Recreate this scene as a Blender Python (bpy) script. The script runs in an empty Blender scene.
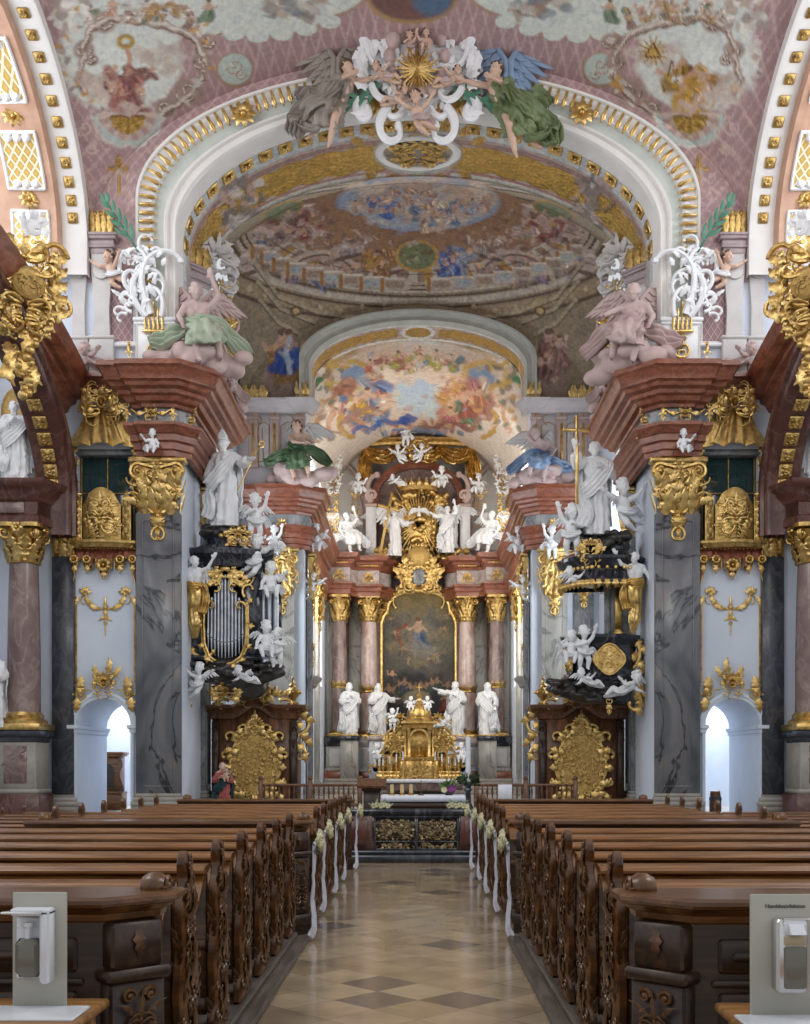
import bpy, bmesh, math, random
import numpy as np
from mathutils import Vector, Matrix, noise as mnoise
PI = math.pi
C = bpy.context.scene.collection
F, CX, HY, CH = 1100.0, 418.0, 765.0, 1.65
def W(x, y, d):
    "photo pixel + depth -> world point (used only to lay the building out)"
    return Vector(((x-CX)*d/F, d, CH+(HY-y)*d/F))
def lin(h):
    h = h.lstrip('#')
    r = []
    for i in (0, 2, 4):
        c = int(h[i:i+2], 16)/255
        r.append(c/12.92 if c <= .04045 else ((c+.055)/1.055)**2.4)
    return tuple(r)

# ------------------------------------------------------------------ mesh collector
class MB:
    def __init__(s): s.v = []; s.f = []; s.m = []; s.cur = 0
    def pts(s, pts):
        n = len(s.v); s.v.extend([tuple(p) for p in pts]); return n
    def face(s, *ix): s.f.append(tuple(ix)); s.m.append(s.cur)
    def poly(s, pts):
        n = s.pts(pts); s.face(*range(n, n+len(pts)))
    def grid(s, rows, cu=False, cv=False, capu=False):
        nr, nc = len(rows), len(rows[0]); n = len(s.v)
        for r in rows: s.v.extend([tuple(p) for p in r])
        for i in range(nr if cu else nr-1):
            for j in range(nc if cv else nc-1):
                a = n+i*nc+j; b = n+i*nc+(j+1) % nc
                c = n+((i+1) % nr)*nc+(j+1) % nc; d = n+((i+1) % nr)*nc+j
                s.face(a, b, c, d)
        if capu:
            s.face(*[n+j for j in range(nc)][::-1]); s.face(*[n+(nr-1)*nc+j for j in range(nc)])
        return s
    def box(s, x0, x1, y0, y1, z0, z1):
        n = s.pts([(x0,y0,z0),(x1,y0,z0),(x1,y1,z0),(x0,y1,z0),(x0,y0,z1),(x1,y0,z1),(x1,y1,z1),(x0,y1,z1)])
        for q in ((0,3,2,1),(4,5,6,7),(0,1,5,4),(1,2,6,5),(2,3,7,6),(3,0,4,7)): s.face(*[n+i for i in q])
        return s
    def bbox(s, x0, x1, y0, y1, z0, z1, b=.01):
        "box with chamfered edges all round"
        secs = []
        for z, k in ((z0, b), (z0+b, 0), (z1-b, 0), (z1, b)):
            q = b if k == 0 else 2*b*.8
            X0, X1, Y0, Y1 = x0+k*.7, x1-k*.7, y0+k*.7, y1-k*.7
            secs.append([(X0+b,Y0,z),(X1-b,Y0,z),(X1,Y0+b,z),(X1,Y1-b,z),(X1-b,Y1,z),(X0+b,Y1,z),(X0,Y1-b,z),(X0,Y0+b,z)])
        s.grid(secs, cv=True, capu=True); return s
    def prism(s, poly, a0, a1, plane='xz'):
        "closed 2D polygon extruded along the third axis"
        def mk(p, a):
            return (p[0], a, p[1]) if plane == 'xz' else ((a, p[0], p[1]) if plane == 'yz' else (p[0], p[1], a))
        n = len(poly); k = s.pts([mk(p, a0) for p in poly]); s.pts([mk(p, a1) for p in poly])
        s.face(*range(k, k+n)); s.face(*range(k+2*n-1, k+n-1, -1))
        for i in range(n):
            j = (i+1) % n; s.face(k+i, k+n+i, k+n+j, k+j)
        return s
    def lathe(s, prof, c=(0,0,0), n=20, sx=1, sy=1, cap=True):
        rows = [[(c[0]+r*sx*math.cos(2*PI*j/n), c[1]+r*sy*math.sin(2*PI*j/n), c[2]+z) for j in range(n)] for r, z in prof]
        s.grid(rows, cv=True, capu=cap); return s
    def ball(s, c, r, nu=10, nv=7):
        if not isinstance(r, (tuple, list)): r = (r, r, r)
        rows = []
        for i in range(nv+1):
            t = PI*(.02+.96*i/nv)-PI/2
            rows.append([(c[0]+r[0]*math.cos(t)*math.cos(2*PI*j/nu), c[1]+r[1]*math.cos(t)*math.sin(2*PI*j/nu), c[2]+r[2]*math.sin(t)) for j in range(nu)])
        s.grid(rows, cv=True, capu=True); return s
    def tube(s, path, rad, n=7, cap=True, up=None, flat=1.0):
        path = [Vector(p) for p in path]; N = len(path)
        if not hasattr(rad, '__len__'): rad = [rad]*N
        rows = []; prev = None
        for i, p in enumerate(path):
            t = (path[min(i+1, N-1)]-path[max(i-1, 0)])
            t = t.normalized() if t.length > 1e-9 else Vector((0,0,1))
            if prev is None:
                a = Vector(up) if up else (Vector((0,0,1)) if abs(t.z) < .9 else Vector((1,0,0)))
            else: a = prev
            a = (a - t*a.dot(t)); a = a.normalized() if a.length > 1e-6 else t.orthogonal().normalized()
            b = t.cross(a); prev = a
            rows.append([p + a*(rad[i]*flat*math.cos(2*PI*j/n)) + b*(rad[i]*math.sin(2*PI*j/n)) for j in range(n)])
        s.grid(rows, cv=True, capu=cap); return s
    def capsule(s, a, b, ra, rb, n=9):
        a = Vector(a); b = Vector(b); t = b-a
        if t.length < 1e-6: return s.ball(a, max(ra, rb), n)
        t.normalize(); path = []; rr = []
        for k in (-1, -.8, -.4): path.append(a+t*ra*k); rr.append(ra*math.sqrt(max(.02, 1-k*k)))
        path.append(a); rr.append(ra); path.append(b); rr.append(rb)
        for k in (.4, .8, 1): path.append(b+t*rb*k); rr.append(rb*math.sqrt(max(.02, 1-k*k)))
        return s.tube(path, rr, n)
    def xf(s, M, start=0):
        for i in range(start, len(s.v)): s.v[i] = tuple(M @ Vector(s.v[i]))
        return s
    def add(s, o, M=None):
        n = len(s.v)
        s.v.extend([tuple(M @ Vector(p)) for p in o.v] if M else o.v)
        s.f.extend([tuple(i+n for i in f) for f in o.f]); s.m.extend([s.cur]*len(o.f)); return s
    def mirror(s, start=0, fstart=0):
        n = len(s.v)-start; b = len(s.v)
        s.v.extend([(-x, y, z) for x, y, z in s.v[start:]])
        for f, m in list(zip(s.f[fstart:], s.m[fstart:])):
            s.f.append(tuple(i-start+b for i in f[::-1])); s.m.append(m)
        return s
    def sweep(s, prof, path, right=True, closed=False):
        "profile [(offset, z)] swept along a plan polyline with mitred corners; offset grows to the right of travel"
        N = len(path); rows = []
        P = [Vector((p[0], p[1])) for p in path]
        for i in range(N):
            d0 = (P[i]-P[i-1]).normalized() if (i > 0 or closed) else None
            d1 = (P[(i+1) % N]-P[i]).normalized() if (i < N-1 or closed) else None
            if d0 is None: d0 = d1
            if d1 is None: d1 = d0
            n0 = Vector((d0.y, -d0.x)); n1 = Vector((d1.y, -d1.x))
            if not right: n0, n1 = -n0, -n1
            m = (n0+n1); m = m.normalized() if m.length > 1e-6 else n0
            k = 1/max(.35, m.dot(n0))
            rows.append([(P[i].x+m.x*k*o, P[i].y+m.y*k*o, z) for o, z in prof])
        s.grid(rows, cu=closed)
        return s
    def mesh(s, name, mats, sharp=42):
        me = bpy.data.meshes.new(name)
        me.from_pydata(s.v, [], s.f); me.update()
        if not isinstance(mats, (list, tuple)): mats = [mats]
        for m in mats: me.materials.append(m)
        if len(mats) > 1: me.polygons.foreach_set('material_index', s.m)
        me.polygons.foreach_set('use_smooth', [True]*len(me.polygons))
        bm = bmesh.new(); bm.from_mesh(me); bmesh.ops.recalc_face_normals(bm, faces=bm.faces); bm.to_mesh(me); bm.free()
        if sharp: me.set_sharp_from_angle(angle=math.radians(sharp))
        return me
    def build(s, name, mats, parent=None, world=False, sharp=42):
        if world and parent is not None:
            l = world_loc(parent); s.v = [(x-l[0], y-l[1], z-l[2]) for x, y, z in s.v]
        o = bpy.data.objects.new(name, s.mesh(name, mats, sharp)); C.objects.link(o)
        if parent is not None: o.parent = parent
        return o
def world_loc(o):
    l = Vector((0,0,0))
    while o is not None: l = l+o.location; o = o.parent
    return l
def link_mesh(name, me, parent=None):
    o = bpy.data.objects.new(name, me); C.objects.link(o)
    if parent is not None: o.parent = parent
    return o

# ------------------------------------------------------------------ things
def tag(o, label, cat, group=None, kind=None):
    o['label'] = label; o['category'] = cat
    if group: o['group'] = group
    if kind: o['kind'] = kind
    return o
def thing(name, label, cat, loc=(0,0,0), rz=0.0, group=None, scale=1.0):
    o = bpy.data.objects.new(name, None); C.objects.link(o)
    o.empty_display_size = .2
    o.location = loc; o.rotation_euler = (0, 0, rz); o.scale = (scale,)*3 if not hasattr(scale, '__len__') else scale
    return tag(o, label, cat, group)
def kids(o): return [c for c in ALLCH.get(o.name, [])]
def struct(name, mb, mats, label=None, sharp=42):
    o = mb.build(name, mats, None, sharp=sharp); o['kind'] = 'structure'
    if label: o['label'] = label
    return o
def dup(root, loc=None, rz=None, scale=None, label=None, group=None, mirror=False):
    "a copy of a thing with copies of its parts and sub-parts (mesh data shared)"
    r = root.copy(); C.objects.link(r)
    if loc is not None: r.location = loc
    if rz is not None: r.rotation_euler = (0, 0, rz)
    if scale is not None: r.scale = scale if hasattr(scale, '__len__') else (scale,)*3
    if mirror:
        r.location.x = -r.location.x; r.scale.x = -r.scale.x; r.rotation_euler.z = -r.rotation_euler.z
    if label: r['label'] = label
    if group: r['group'] = group
    def rec(src, dst):
        for ch in list(src.children):
            c = ch.copy(); C.objects.link(c); c.parent = dst
            if ch.get('label') : c['label'] = ch['label']
            rec(ch, c)
    rec(root, r)
    return r
def mir(root, label=None, **k): return dup(root, mirror=True, label=label, **k)

# ------------------------------------------------------------------ materials
def _mat(name):
    m = bpy.data.materials.new(name); m.use_nodes = True
    nt = m.node_tree; nt.nodes.clear()
    out = nt.nodes.new('ShaderNodeOutputMaterial'); b = nt.nodes.new('ShaderNodeBsdfPrincipled')
    nt.links.new(b.outputs[0], out.inputs[0])
    return m, nt, b
def N(nt, t, **k):
    n = nt.nodes.new(t)
    for a, v in k.items():
        if a in n.inputs: n.inputs[a].default_value = v
        else: setattr(n, a, v)
    return n
def coords(nt, scale=(1,1,1), kind='Object'):
    tc = N(nt, 'ShaderNodeTexCoord'); mp = N(nt, 'ShaderNodeMapping'); mp.inputs['Scale'].default_value = scale
    nt.links.new(tc.outputs[kind], mp.inputs[0]); return mp.outputs[0]
def ramp(nt, fac, stops):
    r = N(nt, 'ShaderNodeValToRGB'); e = r.color_ramp.elements
    while len(e) < len(stops): e.new(.5)
    for i, (p, c) in enumerate(stops):
        e[i].position = p; e[i].color = (*c, 1) if len(c) == 3 else c
    nt.links.new(fac, r.inputs[0]); return r.outputs[0]
def bumpit(nt, b, h, strength=.3, dist=.02):
    n = N(nt, 'ShaderNodeBump'); n.inputs['Strength'].default_value = strength; n.inputs['Distance'].default_value = dist
    nt.links.new(h, n.inputs['Height']); nt.links.new(n.outputs[0], b.inputs['Normal'])
def noise_mat(name, stops, scale=3, detail=5, rough=.5, metal=0, bump=.15, bdist=.01, distort=.0, sc=(1,1,1), rn=.5, spec=None, bscale=None):
    m, nt, b = _mat(name); co = coords(nt, sc)
    n = N(nt, 'ShaderNodeTexNoise'); n.inputs['Scale'].default_value = scale; n.inputs['Detail'].default_value = detail
    n.inputs['Distortion'].default_value = distort; n.inputs['Roughness'].default_value = rn
    nt.links.new(co, n.inputs['Vector'])
    nt.links.new(ramp(nt, n.outputs[0], stops), b.inputs['Base Color'])
    b.inputs['Roughness'].default_value = rough; b.inputs['Metallic'].default_value = metal
    if spec is not None: b.inputs['Specular IOR Level'].default_value = spec
    if bump:
        h = n.outputs[0]
        if bscale:
            n2 = N(nt, 'ShaderNodeTexNoise'); n2.inputs['Scale'].default_value = bscale; n2.inputs['Detail'].default_value = 4
            nt.links.new(co, n2.inputs['Vector']); h = n2.outputs[0]
        bumpit(nt, b, h, bump, bdist)
    return m
def marble(name, stops, vein, scale=1.1, rough=.25, vamt=.5, sc=(1,1,.6), distort=1.6, vscale=1.7, vw=.035):
    "cloudy stone with dark veins"
    m, nt, b = _mat(name); co = coords(nt, sc)
    n = N(nt, 'ShaderNodeTexNoise'); n.inputs['Scale'].default_value = scale; n.inputs['Detail'].default_value = 8
    n.inputs['Distortion'].default_value = distort; nt.links.new(co, n.inputs['Vector'])
    base = ramp(nt, n.outputs[0], stops)
    v = N(nt, 'ShaderNodeTexNoise'); v.inputs['Scale'].default_value = vscale; v.inputs['Detail'].default_value = 6
    v.inputs['Distortion'].default_value = 1.1; nt.links.new(co, v.inputs['Vector'])
    vf = ramp(nt, v.outputs[0], [(.5-vw*1.4, (0,0,0)), (.5, (vamt,)*3), (.5+vw, (0,0,0))])
    mx = N(nt, 'ShaderNodeMix', data_type='RGBA'); nt.links.new(vf, mx.inputs[0]); nt.links.new(base, mx.inputs[6])
    mx.inputs[7].default_value = (*vein, 1); nt.links.new(mx.outputs[2], b.inputs['Base Color'])
    b.inputs['Roughness'].default_value = rough
    return m
def plain(name, col, rough=.6, metal=0, emit=0, spec=None):
    m, nt, b = _mat(name)
    n = N(nt, 'ShaderNodeTexNoise'); n.inputs['Scale'].default_value = 6; n.inputs['Detail'].default_value = 3
    nt.links.new(coords(nt), n.inputs['Vector'])
    c2 = tuple(min(1, x*1.07) for x in col); c1 = tuple(x*.93 for x in col)
    nt.links.new(ramp(nt, n.outputs[0], [(.3, c1), (.7, c2)]), b.inputs['Base Color'])
    b.inputs['Roughness'].default_value = rough; b.inputs['Metallic'].default_value = metal
    if spec is not None: b.inputs['Specular IOR Level'].default_value = spec
    if emit:
        b.inputs['Emission Color'].default_value = (*col, 1); b.inputs['Emission Strength'].default_value = emit
    return m
def paint_mat(name, gold=(.62,.40,.10), rough=.75, nscale=9, fine=.25, var=.75):
    "fresco: pigment from the colour attribute, gilding where its alpha says so"
    m, nt, b = _mat(name)
    a = N(nt, 'ShaderNodeVertexColor'); a.layer_name = 'Pigment'
    n = N(nt, 'ShaderNodeTexNoise'); n.inputs['Scale'].default_value = nscale; n.inputs['Detail'].default_value = 6
    nt.links.new(coords(nt), n.inputs['Vector'])
    mx = N(nt, 'ShaderNodeMix', data_type='RGBA', blend_type='MULTIPLY'); mx.inputs[0].default_value = 1
    g = ramp(nt, n.outputs[0], [(.30, (1-fine,)*3), (.68, (1.0+fine*.45,)*3)])
    n3 = N(nt, 'ShaderNodeTexNoise'); n3.inputs['Scale'].default_value = 3.2; n3.inputs['Detail'].default_value = 9; n3.inputs['Roughness'].default_value = .7; n3.inputs['Distortion'].default_value = 1.2
    nt.links.new(coords(nt), n3.inputs['Vector'])
    h3 = N(nt, 'ShaderNodeMix', data_type='RGBA', blend_type='MULTIPLY'); h3.inputs[0].default_value = var
    nt.links.new(a.outputs[0], h3.inputs[6]); nt.links.new(ramp(nt, n3.outputs[0], [(.36, (.62,.62,.72)), (.5, (1,1,1)), (.64, (1.25,1.15,1.0))]), h3.inputs[7])
    nt.links.new(h3.outputs[2], mx.inputs[6]); nt.links.new(g, mx.inputs[7])
    nt.links.new(mx.outputs[2], b.inputs['Base Color'])
    nt.links.new(a.outputs[1], b.inputs['Metallic'])
    r = N(nt, 'ShaderNodeMapRange'); r.inputs['To Min'].default_value = rough; r.inputs['To Max'].default_value = .38
    nt.links.new(a.outputs[1], r.inputs[0]); nt.links.new(r.outputs[0], b.inputs['Roughness'])
    bp = N(nt, 'ShaderNodeMath', operation='MULTIPLY'); nt.links.new(n.outputs[0], bp.inputs[0]); nt.links.new(a.outputs[1], bp.inputs[1])
    bumpit(nt, b, bp.outputs[0], .9, .12)
    return m

GOLD = noise_mat('gilding', [(.25,(.34,.205,.06)),(.5,(.64,.43,.15)),(.75,(.82,.62,.29))], 7, 5, .34, .92, .45, .02, bscale=22)
GOLDD = noise_mat('old_gilding', [(.25,(.28,.165,.05)),(.6,(.55,.37,.13)),(.8,(.70,.51,.22))], 6, 5, .42, .85, .6, .03, bscale=16)
GOLDP = noise_mat('gold_paint', [(.3,(.42,.26,.08)),(.6,(.58,.39,.13)),(.8,(.70,.51,.21))], 12, 4, .5, .5, .3, .01)
WHITE = noise_mat('white_plaster', [(.3,(.62,.685,.79)),(.7,(.70,.76,.85))], 1.3, 5, .75, 0, .05, .004)
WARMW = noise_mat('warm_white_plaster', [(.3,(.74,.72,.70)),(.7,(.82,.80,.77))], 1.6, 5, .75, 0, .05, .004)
STUCCO = noise_mat('white_stucco', [(.3,(.76,.78,.81)),(.7,(.85,.86,.88))], 4, 4, .5, 0, .06, .01)
PALEG = noise_mat('pale_green_plaster', [(.3,(.50,.55,.51)),(.7,(.62,.66,.62))], 2, 4, .75, 0, .05, .01)
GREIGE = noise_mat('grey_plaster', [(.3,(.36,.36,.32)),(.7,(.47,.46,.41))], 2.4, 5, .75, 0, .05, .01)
ROSE = noise_mat('rose_stucco', [(.3,(.42,.30,.29)),(.7,(.58,.45,.43))], 3, 5, .6, 0, .1, .02)
SKIN = noise_mat('painted_flesh', [(.3,(.55,.36,.27)),(.7,(.68,.48,.37))], 4, 4, .55, 0, .04, .01)
GREENR = noise_mat('green_painted_drapery', [(.3,(.10,.14,.055)),(.7,(.22,.27,.13))], 3, 4, .5, 0, .1, .02)
SAGE = noise_mat('sage_drapery', [(.3,(.30,.36,.26)),(.7,(.46,.52,.40))], 3, 4, .55, 0, .1, .02)
GREYR = noise_mat('grey_brown_drapery', [(.3,(.20,.17,.14)),(.7,(.36,.32,.28))], 3, 4, .55, 0, .1, .02)
BLUER = noise_mat('blue_drapery', [(.3,(.12,.20,.34)),(.7,(.30,.40,.55))], 3, 4, .5, 0, .1, .02)
DKGREEN = noise_mat('dark_green_drapery', [(.3,(.04,.09,.04)),(.7,(.12,.19,.09))], 3, 4, .5, 0, .1, .02)
PALM = noise_mat('palm_green', [(.3,(.03,.14,.09)),(.7,(.10,.27,.18))], 5, 3, .5, 0, .1, .01)
REDM = marble('red_marble', [(.25,(.13,.036,.018)),(.5,(.235,.070,.036)),(.75,(.36,.13,.075))], (.46,.30,.23), 1.4, .3, .22, (1,1,2.2))
REDD = marble('dark_red_marble', [(.25,(.055,.02,.017)),(.5,(.10,.036,.028)),(.8,(.17,.07,.055))], (.30,.20,.17), 1.8, .32, .3)
GREYM = marble('grey_blue_marble', [(.30,(.07,.077,.09)),(.44,(.14,.148,.165)),(.54,(.20,.20,.21)),(.64,(.33,.26,.235)),(.76,(.22,.205,.21))], (.012,.012,.016), .42, .22, .9, (1,1,.8), 1.7, .42, .010)
DARKM = marble('dark_grey_marble', [(.25,(.022,.026,.036)),(.6,(.055,.06,.075)),(.8,(.10,.105,.12))], (.18,.18,.2), 2.4, .25, .25)
FRIEZ = marble('grey_frieze_marble', [(.25,(.16,.17,.18)),(.55,(.27,.28,.29)),(.8,(.38,.36,.34))], (.06,.06,.07), 1.2, .3, .6)
BEIGM = marble('beige_grey_marble', [(.25,(.22,.22,.20)),(.5,(.36,.35,.32)),(.8,(.48,.44,.38))], (.06,.06,.06), .9, .28, .6, (1,1,.5), 1.4, .7, .014)
PINKM = marble('pink_marble', [(.25,(.20,.10,.085)),(.42,(.38,.24,.21)),(.58,(.55,.44,.40)),(.75,(.26,.21,.22))], (.62,.56,.52), .8, .18, .4, (1,1,.6), 1.8)
BASEM = noise_mat('beige_stone', [(.3,(.28,.26,.23)),(.7,(.40,.37,.33))], 3, 6, .6, 0, .1, .01)
BLACKM = marble('black_marble', [(.3,(.008,.010,.016)),(.6,(.022,.026,.038)),(.8,(.06,.07,.09))], (.3,.3,.32), 2, .12, .3)
BLACKC = noise_mat('black_cloud_stucco', [(.3,(.015,.014,.016)),(.7,(.06,.055,.05))], 4, 5, .3, 0, .2, .03)
TIN = noise_mat('organ_pipe_tin', [(.3,(.42,.45,.50)),(.7,(.60,.63,.68))], 5, 3, .3, .85, 0)
LINEN = noise_mat('white_linen', [(.3,(.66,.69,.78)),(.7,(.78,.80,.86))], 9, 3, .85, 0, .2, .01)
def wood(name, cols, rough=.35, sc=(1.2,14,14), bump=.08):
    m, nt, b = _mat(name); co = coords(nt, sc)
    n = N(nt, 'ShaderNodeTexNoise'); n.inputs['Scale'].default_value = 1.6; n.inputs['Detail'].default_value = 8; n.inputs['Distortion'].default_value = .8
    nt.links.new(co, n.inputs['Vector'])
    nt.links.new(ramp(nt, n.outputs[0], [(.3, cols[0]), (.52, cols[1]), (.75, cols[2])]), b.inputs['Base Color'])
    b.inputs['Roughness'].default_value = rough; bumpit(nt, b, n.outputs[0], bump, .01); return m
WOOD = wood('brown_oak', [(.040,.014,.004),(.112,.044,.013),(.20,.090,.030)], .28)
WOODB = wood('warm_oak_board', [(.085,.031,.008),(.20,.082,.022),(.31,.14,.045)], .28)
WOODC = wood('carved_oak', [(.036,.014,.005),(.11,.048,.017),(.25,.125,.052)], .28, (5,5,3), .5)
WOODD = wood('dark_walnut', [(.014,.006,.003),(.034,.015,.007),(.065,.031,.015)], .4)
WOODS = wood('stall_walnut', [(.045,.016,.007),(.12,.046,.018),(.22,.095,.04)], .36, (6,6,1.4))
WOODL = wood('light_oak', [(.20,.09,.03),(.33,.16,.055),(.45,.24,.09)], .35)
KERB = wood('grey_worn_wood', [(.06,.05,.042),(.11,.09,.075),(.17,.14,.12)], .45, (14,1,14))
GLASSD = plain('dark_leaded_glass', (.03,.065,.068), .10)
# ------------------------------------------------------------------ carved ornament, built in the local XZ plane, -Y towards the viewer
def clothoid(st, hd, L, k0, k1, n):
    x, z = st; a = hd; pts = [(x, z, a)]
    for i in range(n):
        k = k0+(k1-k0)*((i+.5)/n); a += k*L/n
        x += math.cos(a)*L/n; z += math.sin(a)*L/n; pts.append((x, z, a))
    return pts
def curl(mb, st, hd, L, k0, k1, r0, r1, y=-.02, n=18, lift=0, sec=6):
    p = clothoid(st, hd, L, k0, k1, n)
    mb.tube([(a, y-lift*math.sin(PI*i/n), b) for i, (a, b, _) in enumerate(p)], [r0+(r1-r0)*i/n for i in range(n+1)], sec)
    mb.ball((p[-1][0], y, p[-1][1]), r1*1.7, 6, 4)
    return p
def leaf(mb, st, hd, L, wd, k=0., y=-.02, lift=.0, lobes=3, n=12, out=0., th=.22):
    "acanthus leaf: lens section, lobed edge; lift = belly, out = tip leaning to the viewer"
    p = clothoid(st, hd, L, k*.3/L if L else 0, k*1.7/L if L else 0, n); rows = []
    for i, (x, z, a) in enumerate(p):
        t = i/n; w = wd*.5*(math.sin(PI*min(1, .08+.92*t**.75))**.8+.02)*(1+.30*math.cos(2*PI*lobes*t))
        yy = y-lift*math.sin(PI*t)-out*t*t; nx, nz = -math.sin(a), math.cos(a); e = w*th
        rows.append([(x+nx*w, yy+e*.3, z+nz*w), (x+nx*w*.5, yy-e*.55, z+nz*w*.5), (x, yy-e*.15, z), (x-nx*w*.5, yy-e*.55, z-nz*w*.5), (x-nx*w, yy+e*.3, z-nz*w), (x, yy+e, z)])
    mb.grid(rows, cv=True, capu=True)
def spiral(mb, c, R, r, turns=1.6, y=-.02, a0=0., sgn=1, n=26, tail=None, push=.0):
    pts = []; rr = []
    if tail: pts.append((tail[0], y, tail[1])); rr.append(r*1.0)
    for i in range(n+1):
        t = i/n; q = R*(1-t)**.9+R*.08; a = a0+sgn*2*PI*turns*t
        pts.append((c[0]+q*math.cos(a), y-push*t, c[1]+q*math.sin(a))); rr.append(r*(1-.45*t))
    mb.tube(pts, rr, 6); mb.ball((c[0], y-push, c[1]), r*1.2, 7, 5)
def rosette(mb, c, R, y=-.02, n=8, dep=.04):
    for k in range(n):
        a = 2*PI*k/n; leaf(mb, c, a, R, R*.62, 0, y, dep*.8, 1, 6, dep*.3)
    mb.ball((c[0], y-dep*.7, c[1]), (R*.24, dep*.7, R*.24), 8, 5)
def shell(mb, c, R, y=-.02, a0=0, a1=PI, n=9, dep=.05, r0=.2):
    for k in range(n):
        a = a0+(a1-a0)*(k+.5)/n; w = R*(a1-a0)/n*.95
        leaf(mb, (c[0]+R*r0*math.cos(a), c[1]+R*r0*math.sin(a)), a, R*(1-r0), w, 0, y, dep, 0, 7, dep*.5, .5)
    mb.ball((c[0], y-dep*.5, c[1]), (R*.24, dep, R*.2), 8, 5)
def beads(mb, pts, r, y=-.02):
    for x, z in pts: mb.ball((x, y, z), r, 6, 4)
def egg_row(mb, path, r): 
    for p in path: mb.ball(p, r, 6, 4)
def rocaille(mb, w, h, seed=1, dep=.12, core=True, dens=1.0, sym=True, y0=0.0, crest=True, drop=False):
    "symmetric rococo cartouche carving in the box x +-w/2, z 0..h"
    R = random.Random(seed); s0 = len(mb.v); f0 = len(mb.f)
    m = min(w, h)
    n = int(7*dens)+2
    for i in range(n):
        t = (i+.5)/n; z = h*(.06+.78*t); x = w*.07*R.uniform(.3, 1.2)
        reach = w*.5*(1-.55*abs(t-.45)**1.1)*R.uniform(.72, 1.0)
        hd = R.uniform(-.5, .9) if t > .35 else R.uniform(-1.0, .2)
        sg = 1 if R.random() < .5 else -1
        yy = y0-dep*R.uniform(.25, .8)
        curl(mb, (x, z), hd-sg*.5, reach*1.25, sg*.6/reach, sg*5.2/reach, m*.034, m*.016, yy, 16, dep*.35)
        for q in range(2):
            leaf(mb, (x+reach*R.uniform(.15,.65), z+R.uniform(-.04,.07)*h), hd+R.uniform(-.9,1.2), reach*R.uniform(.35,.6), reach*R.uniform(.17,.28), R.uniform(-1.4,1.4), yy-dep*.05, dep*.3, 3, 9, dep*.4*R.random())
    for i in range(int(6*dens)):
        z = h*R.uniform(.05,.75); x = w*R.uniform(.12,.42); mb.ball((x, y0-dep*R.uniform(.2,.6), z), m*R.uniform(.022,.045), 6, 5)
    if sym: mb.mirror(s0, f0)
    if core:
        shell(mb, (0, h*.52), m*.26, y0-dep*.4, .1, PI-.1, 9, dep*.45); shell(mb, (0, h*.46), m*.2, y0-dep*.35, PI+.3, 2*PI-.3, 7, dep*.4)
    if crest:
        for k in (-1, 0, 1): leaf(mb, (k*w*.05, h*.72), PI/2+k*-.45, h*.3, w*.11, k*-.9, y0-dep*.4, dep*.3, 3, 10, dep*.5)
        mb.ball((0, y0-dep*.5, h*.76), m*.05, 8, 6)
    if drop:
        for k in range(4): mb.ball((0, y0-dep*.4, -h*.06*k), m*.05*(1-.18*k), 7, 5)
        leaf(mb, (0, .05*h), -PI/2, h*.3, w*.14, 0, y0-dep*.3, dep*.3, 2, 9)
    return mb
def drop_orn(mb, w, h, seed=0, y0=0, dep=.05):
    "small hanging gilt sprig, x +-w/2, z -h..0"
    s0 = len(mb.v); f0 = len(mb.f)
    curl(mb, (0, -h*.12), .3, w*.8, 1/w, 9/w, w*.07, w*.04, y0-dep*.4)
    curl(mb, (0, -h*.5), -.5, w*.6, -1/w, -10/w, w*.06, w*.03, y0-dep*.4)
    leaf(mb, (w*.05, -h*.3), -1.0, h*.3, w*.25, .6, y0-dep*.3, dep*.4, 2, 8)
    mb.mirror(s0, f0)
    leaf(mb, (0, -h*.05), -PI/2, h*.55, w*.34, 0, y0-dep*.4, dep*.5, 3, 10); leaf(mb, (0, -h*.55), -PI/2, h*.45, w*.16, 0, y0-dep*.3, dep*.3, 1, 7)
    leaf(mb, (0, -h*.15), PI/2, h*.18, w*.3, 0, y0-dep*.4, dep*.5, 2, 8); mb.ball((0, y0-dep*.5, -h*.14), w*.1, 7, 5)
    return mb
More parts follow.
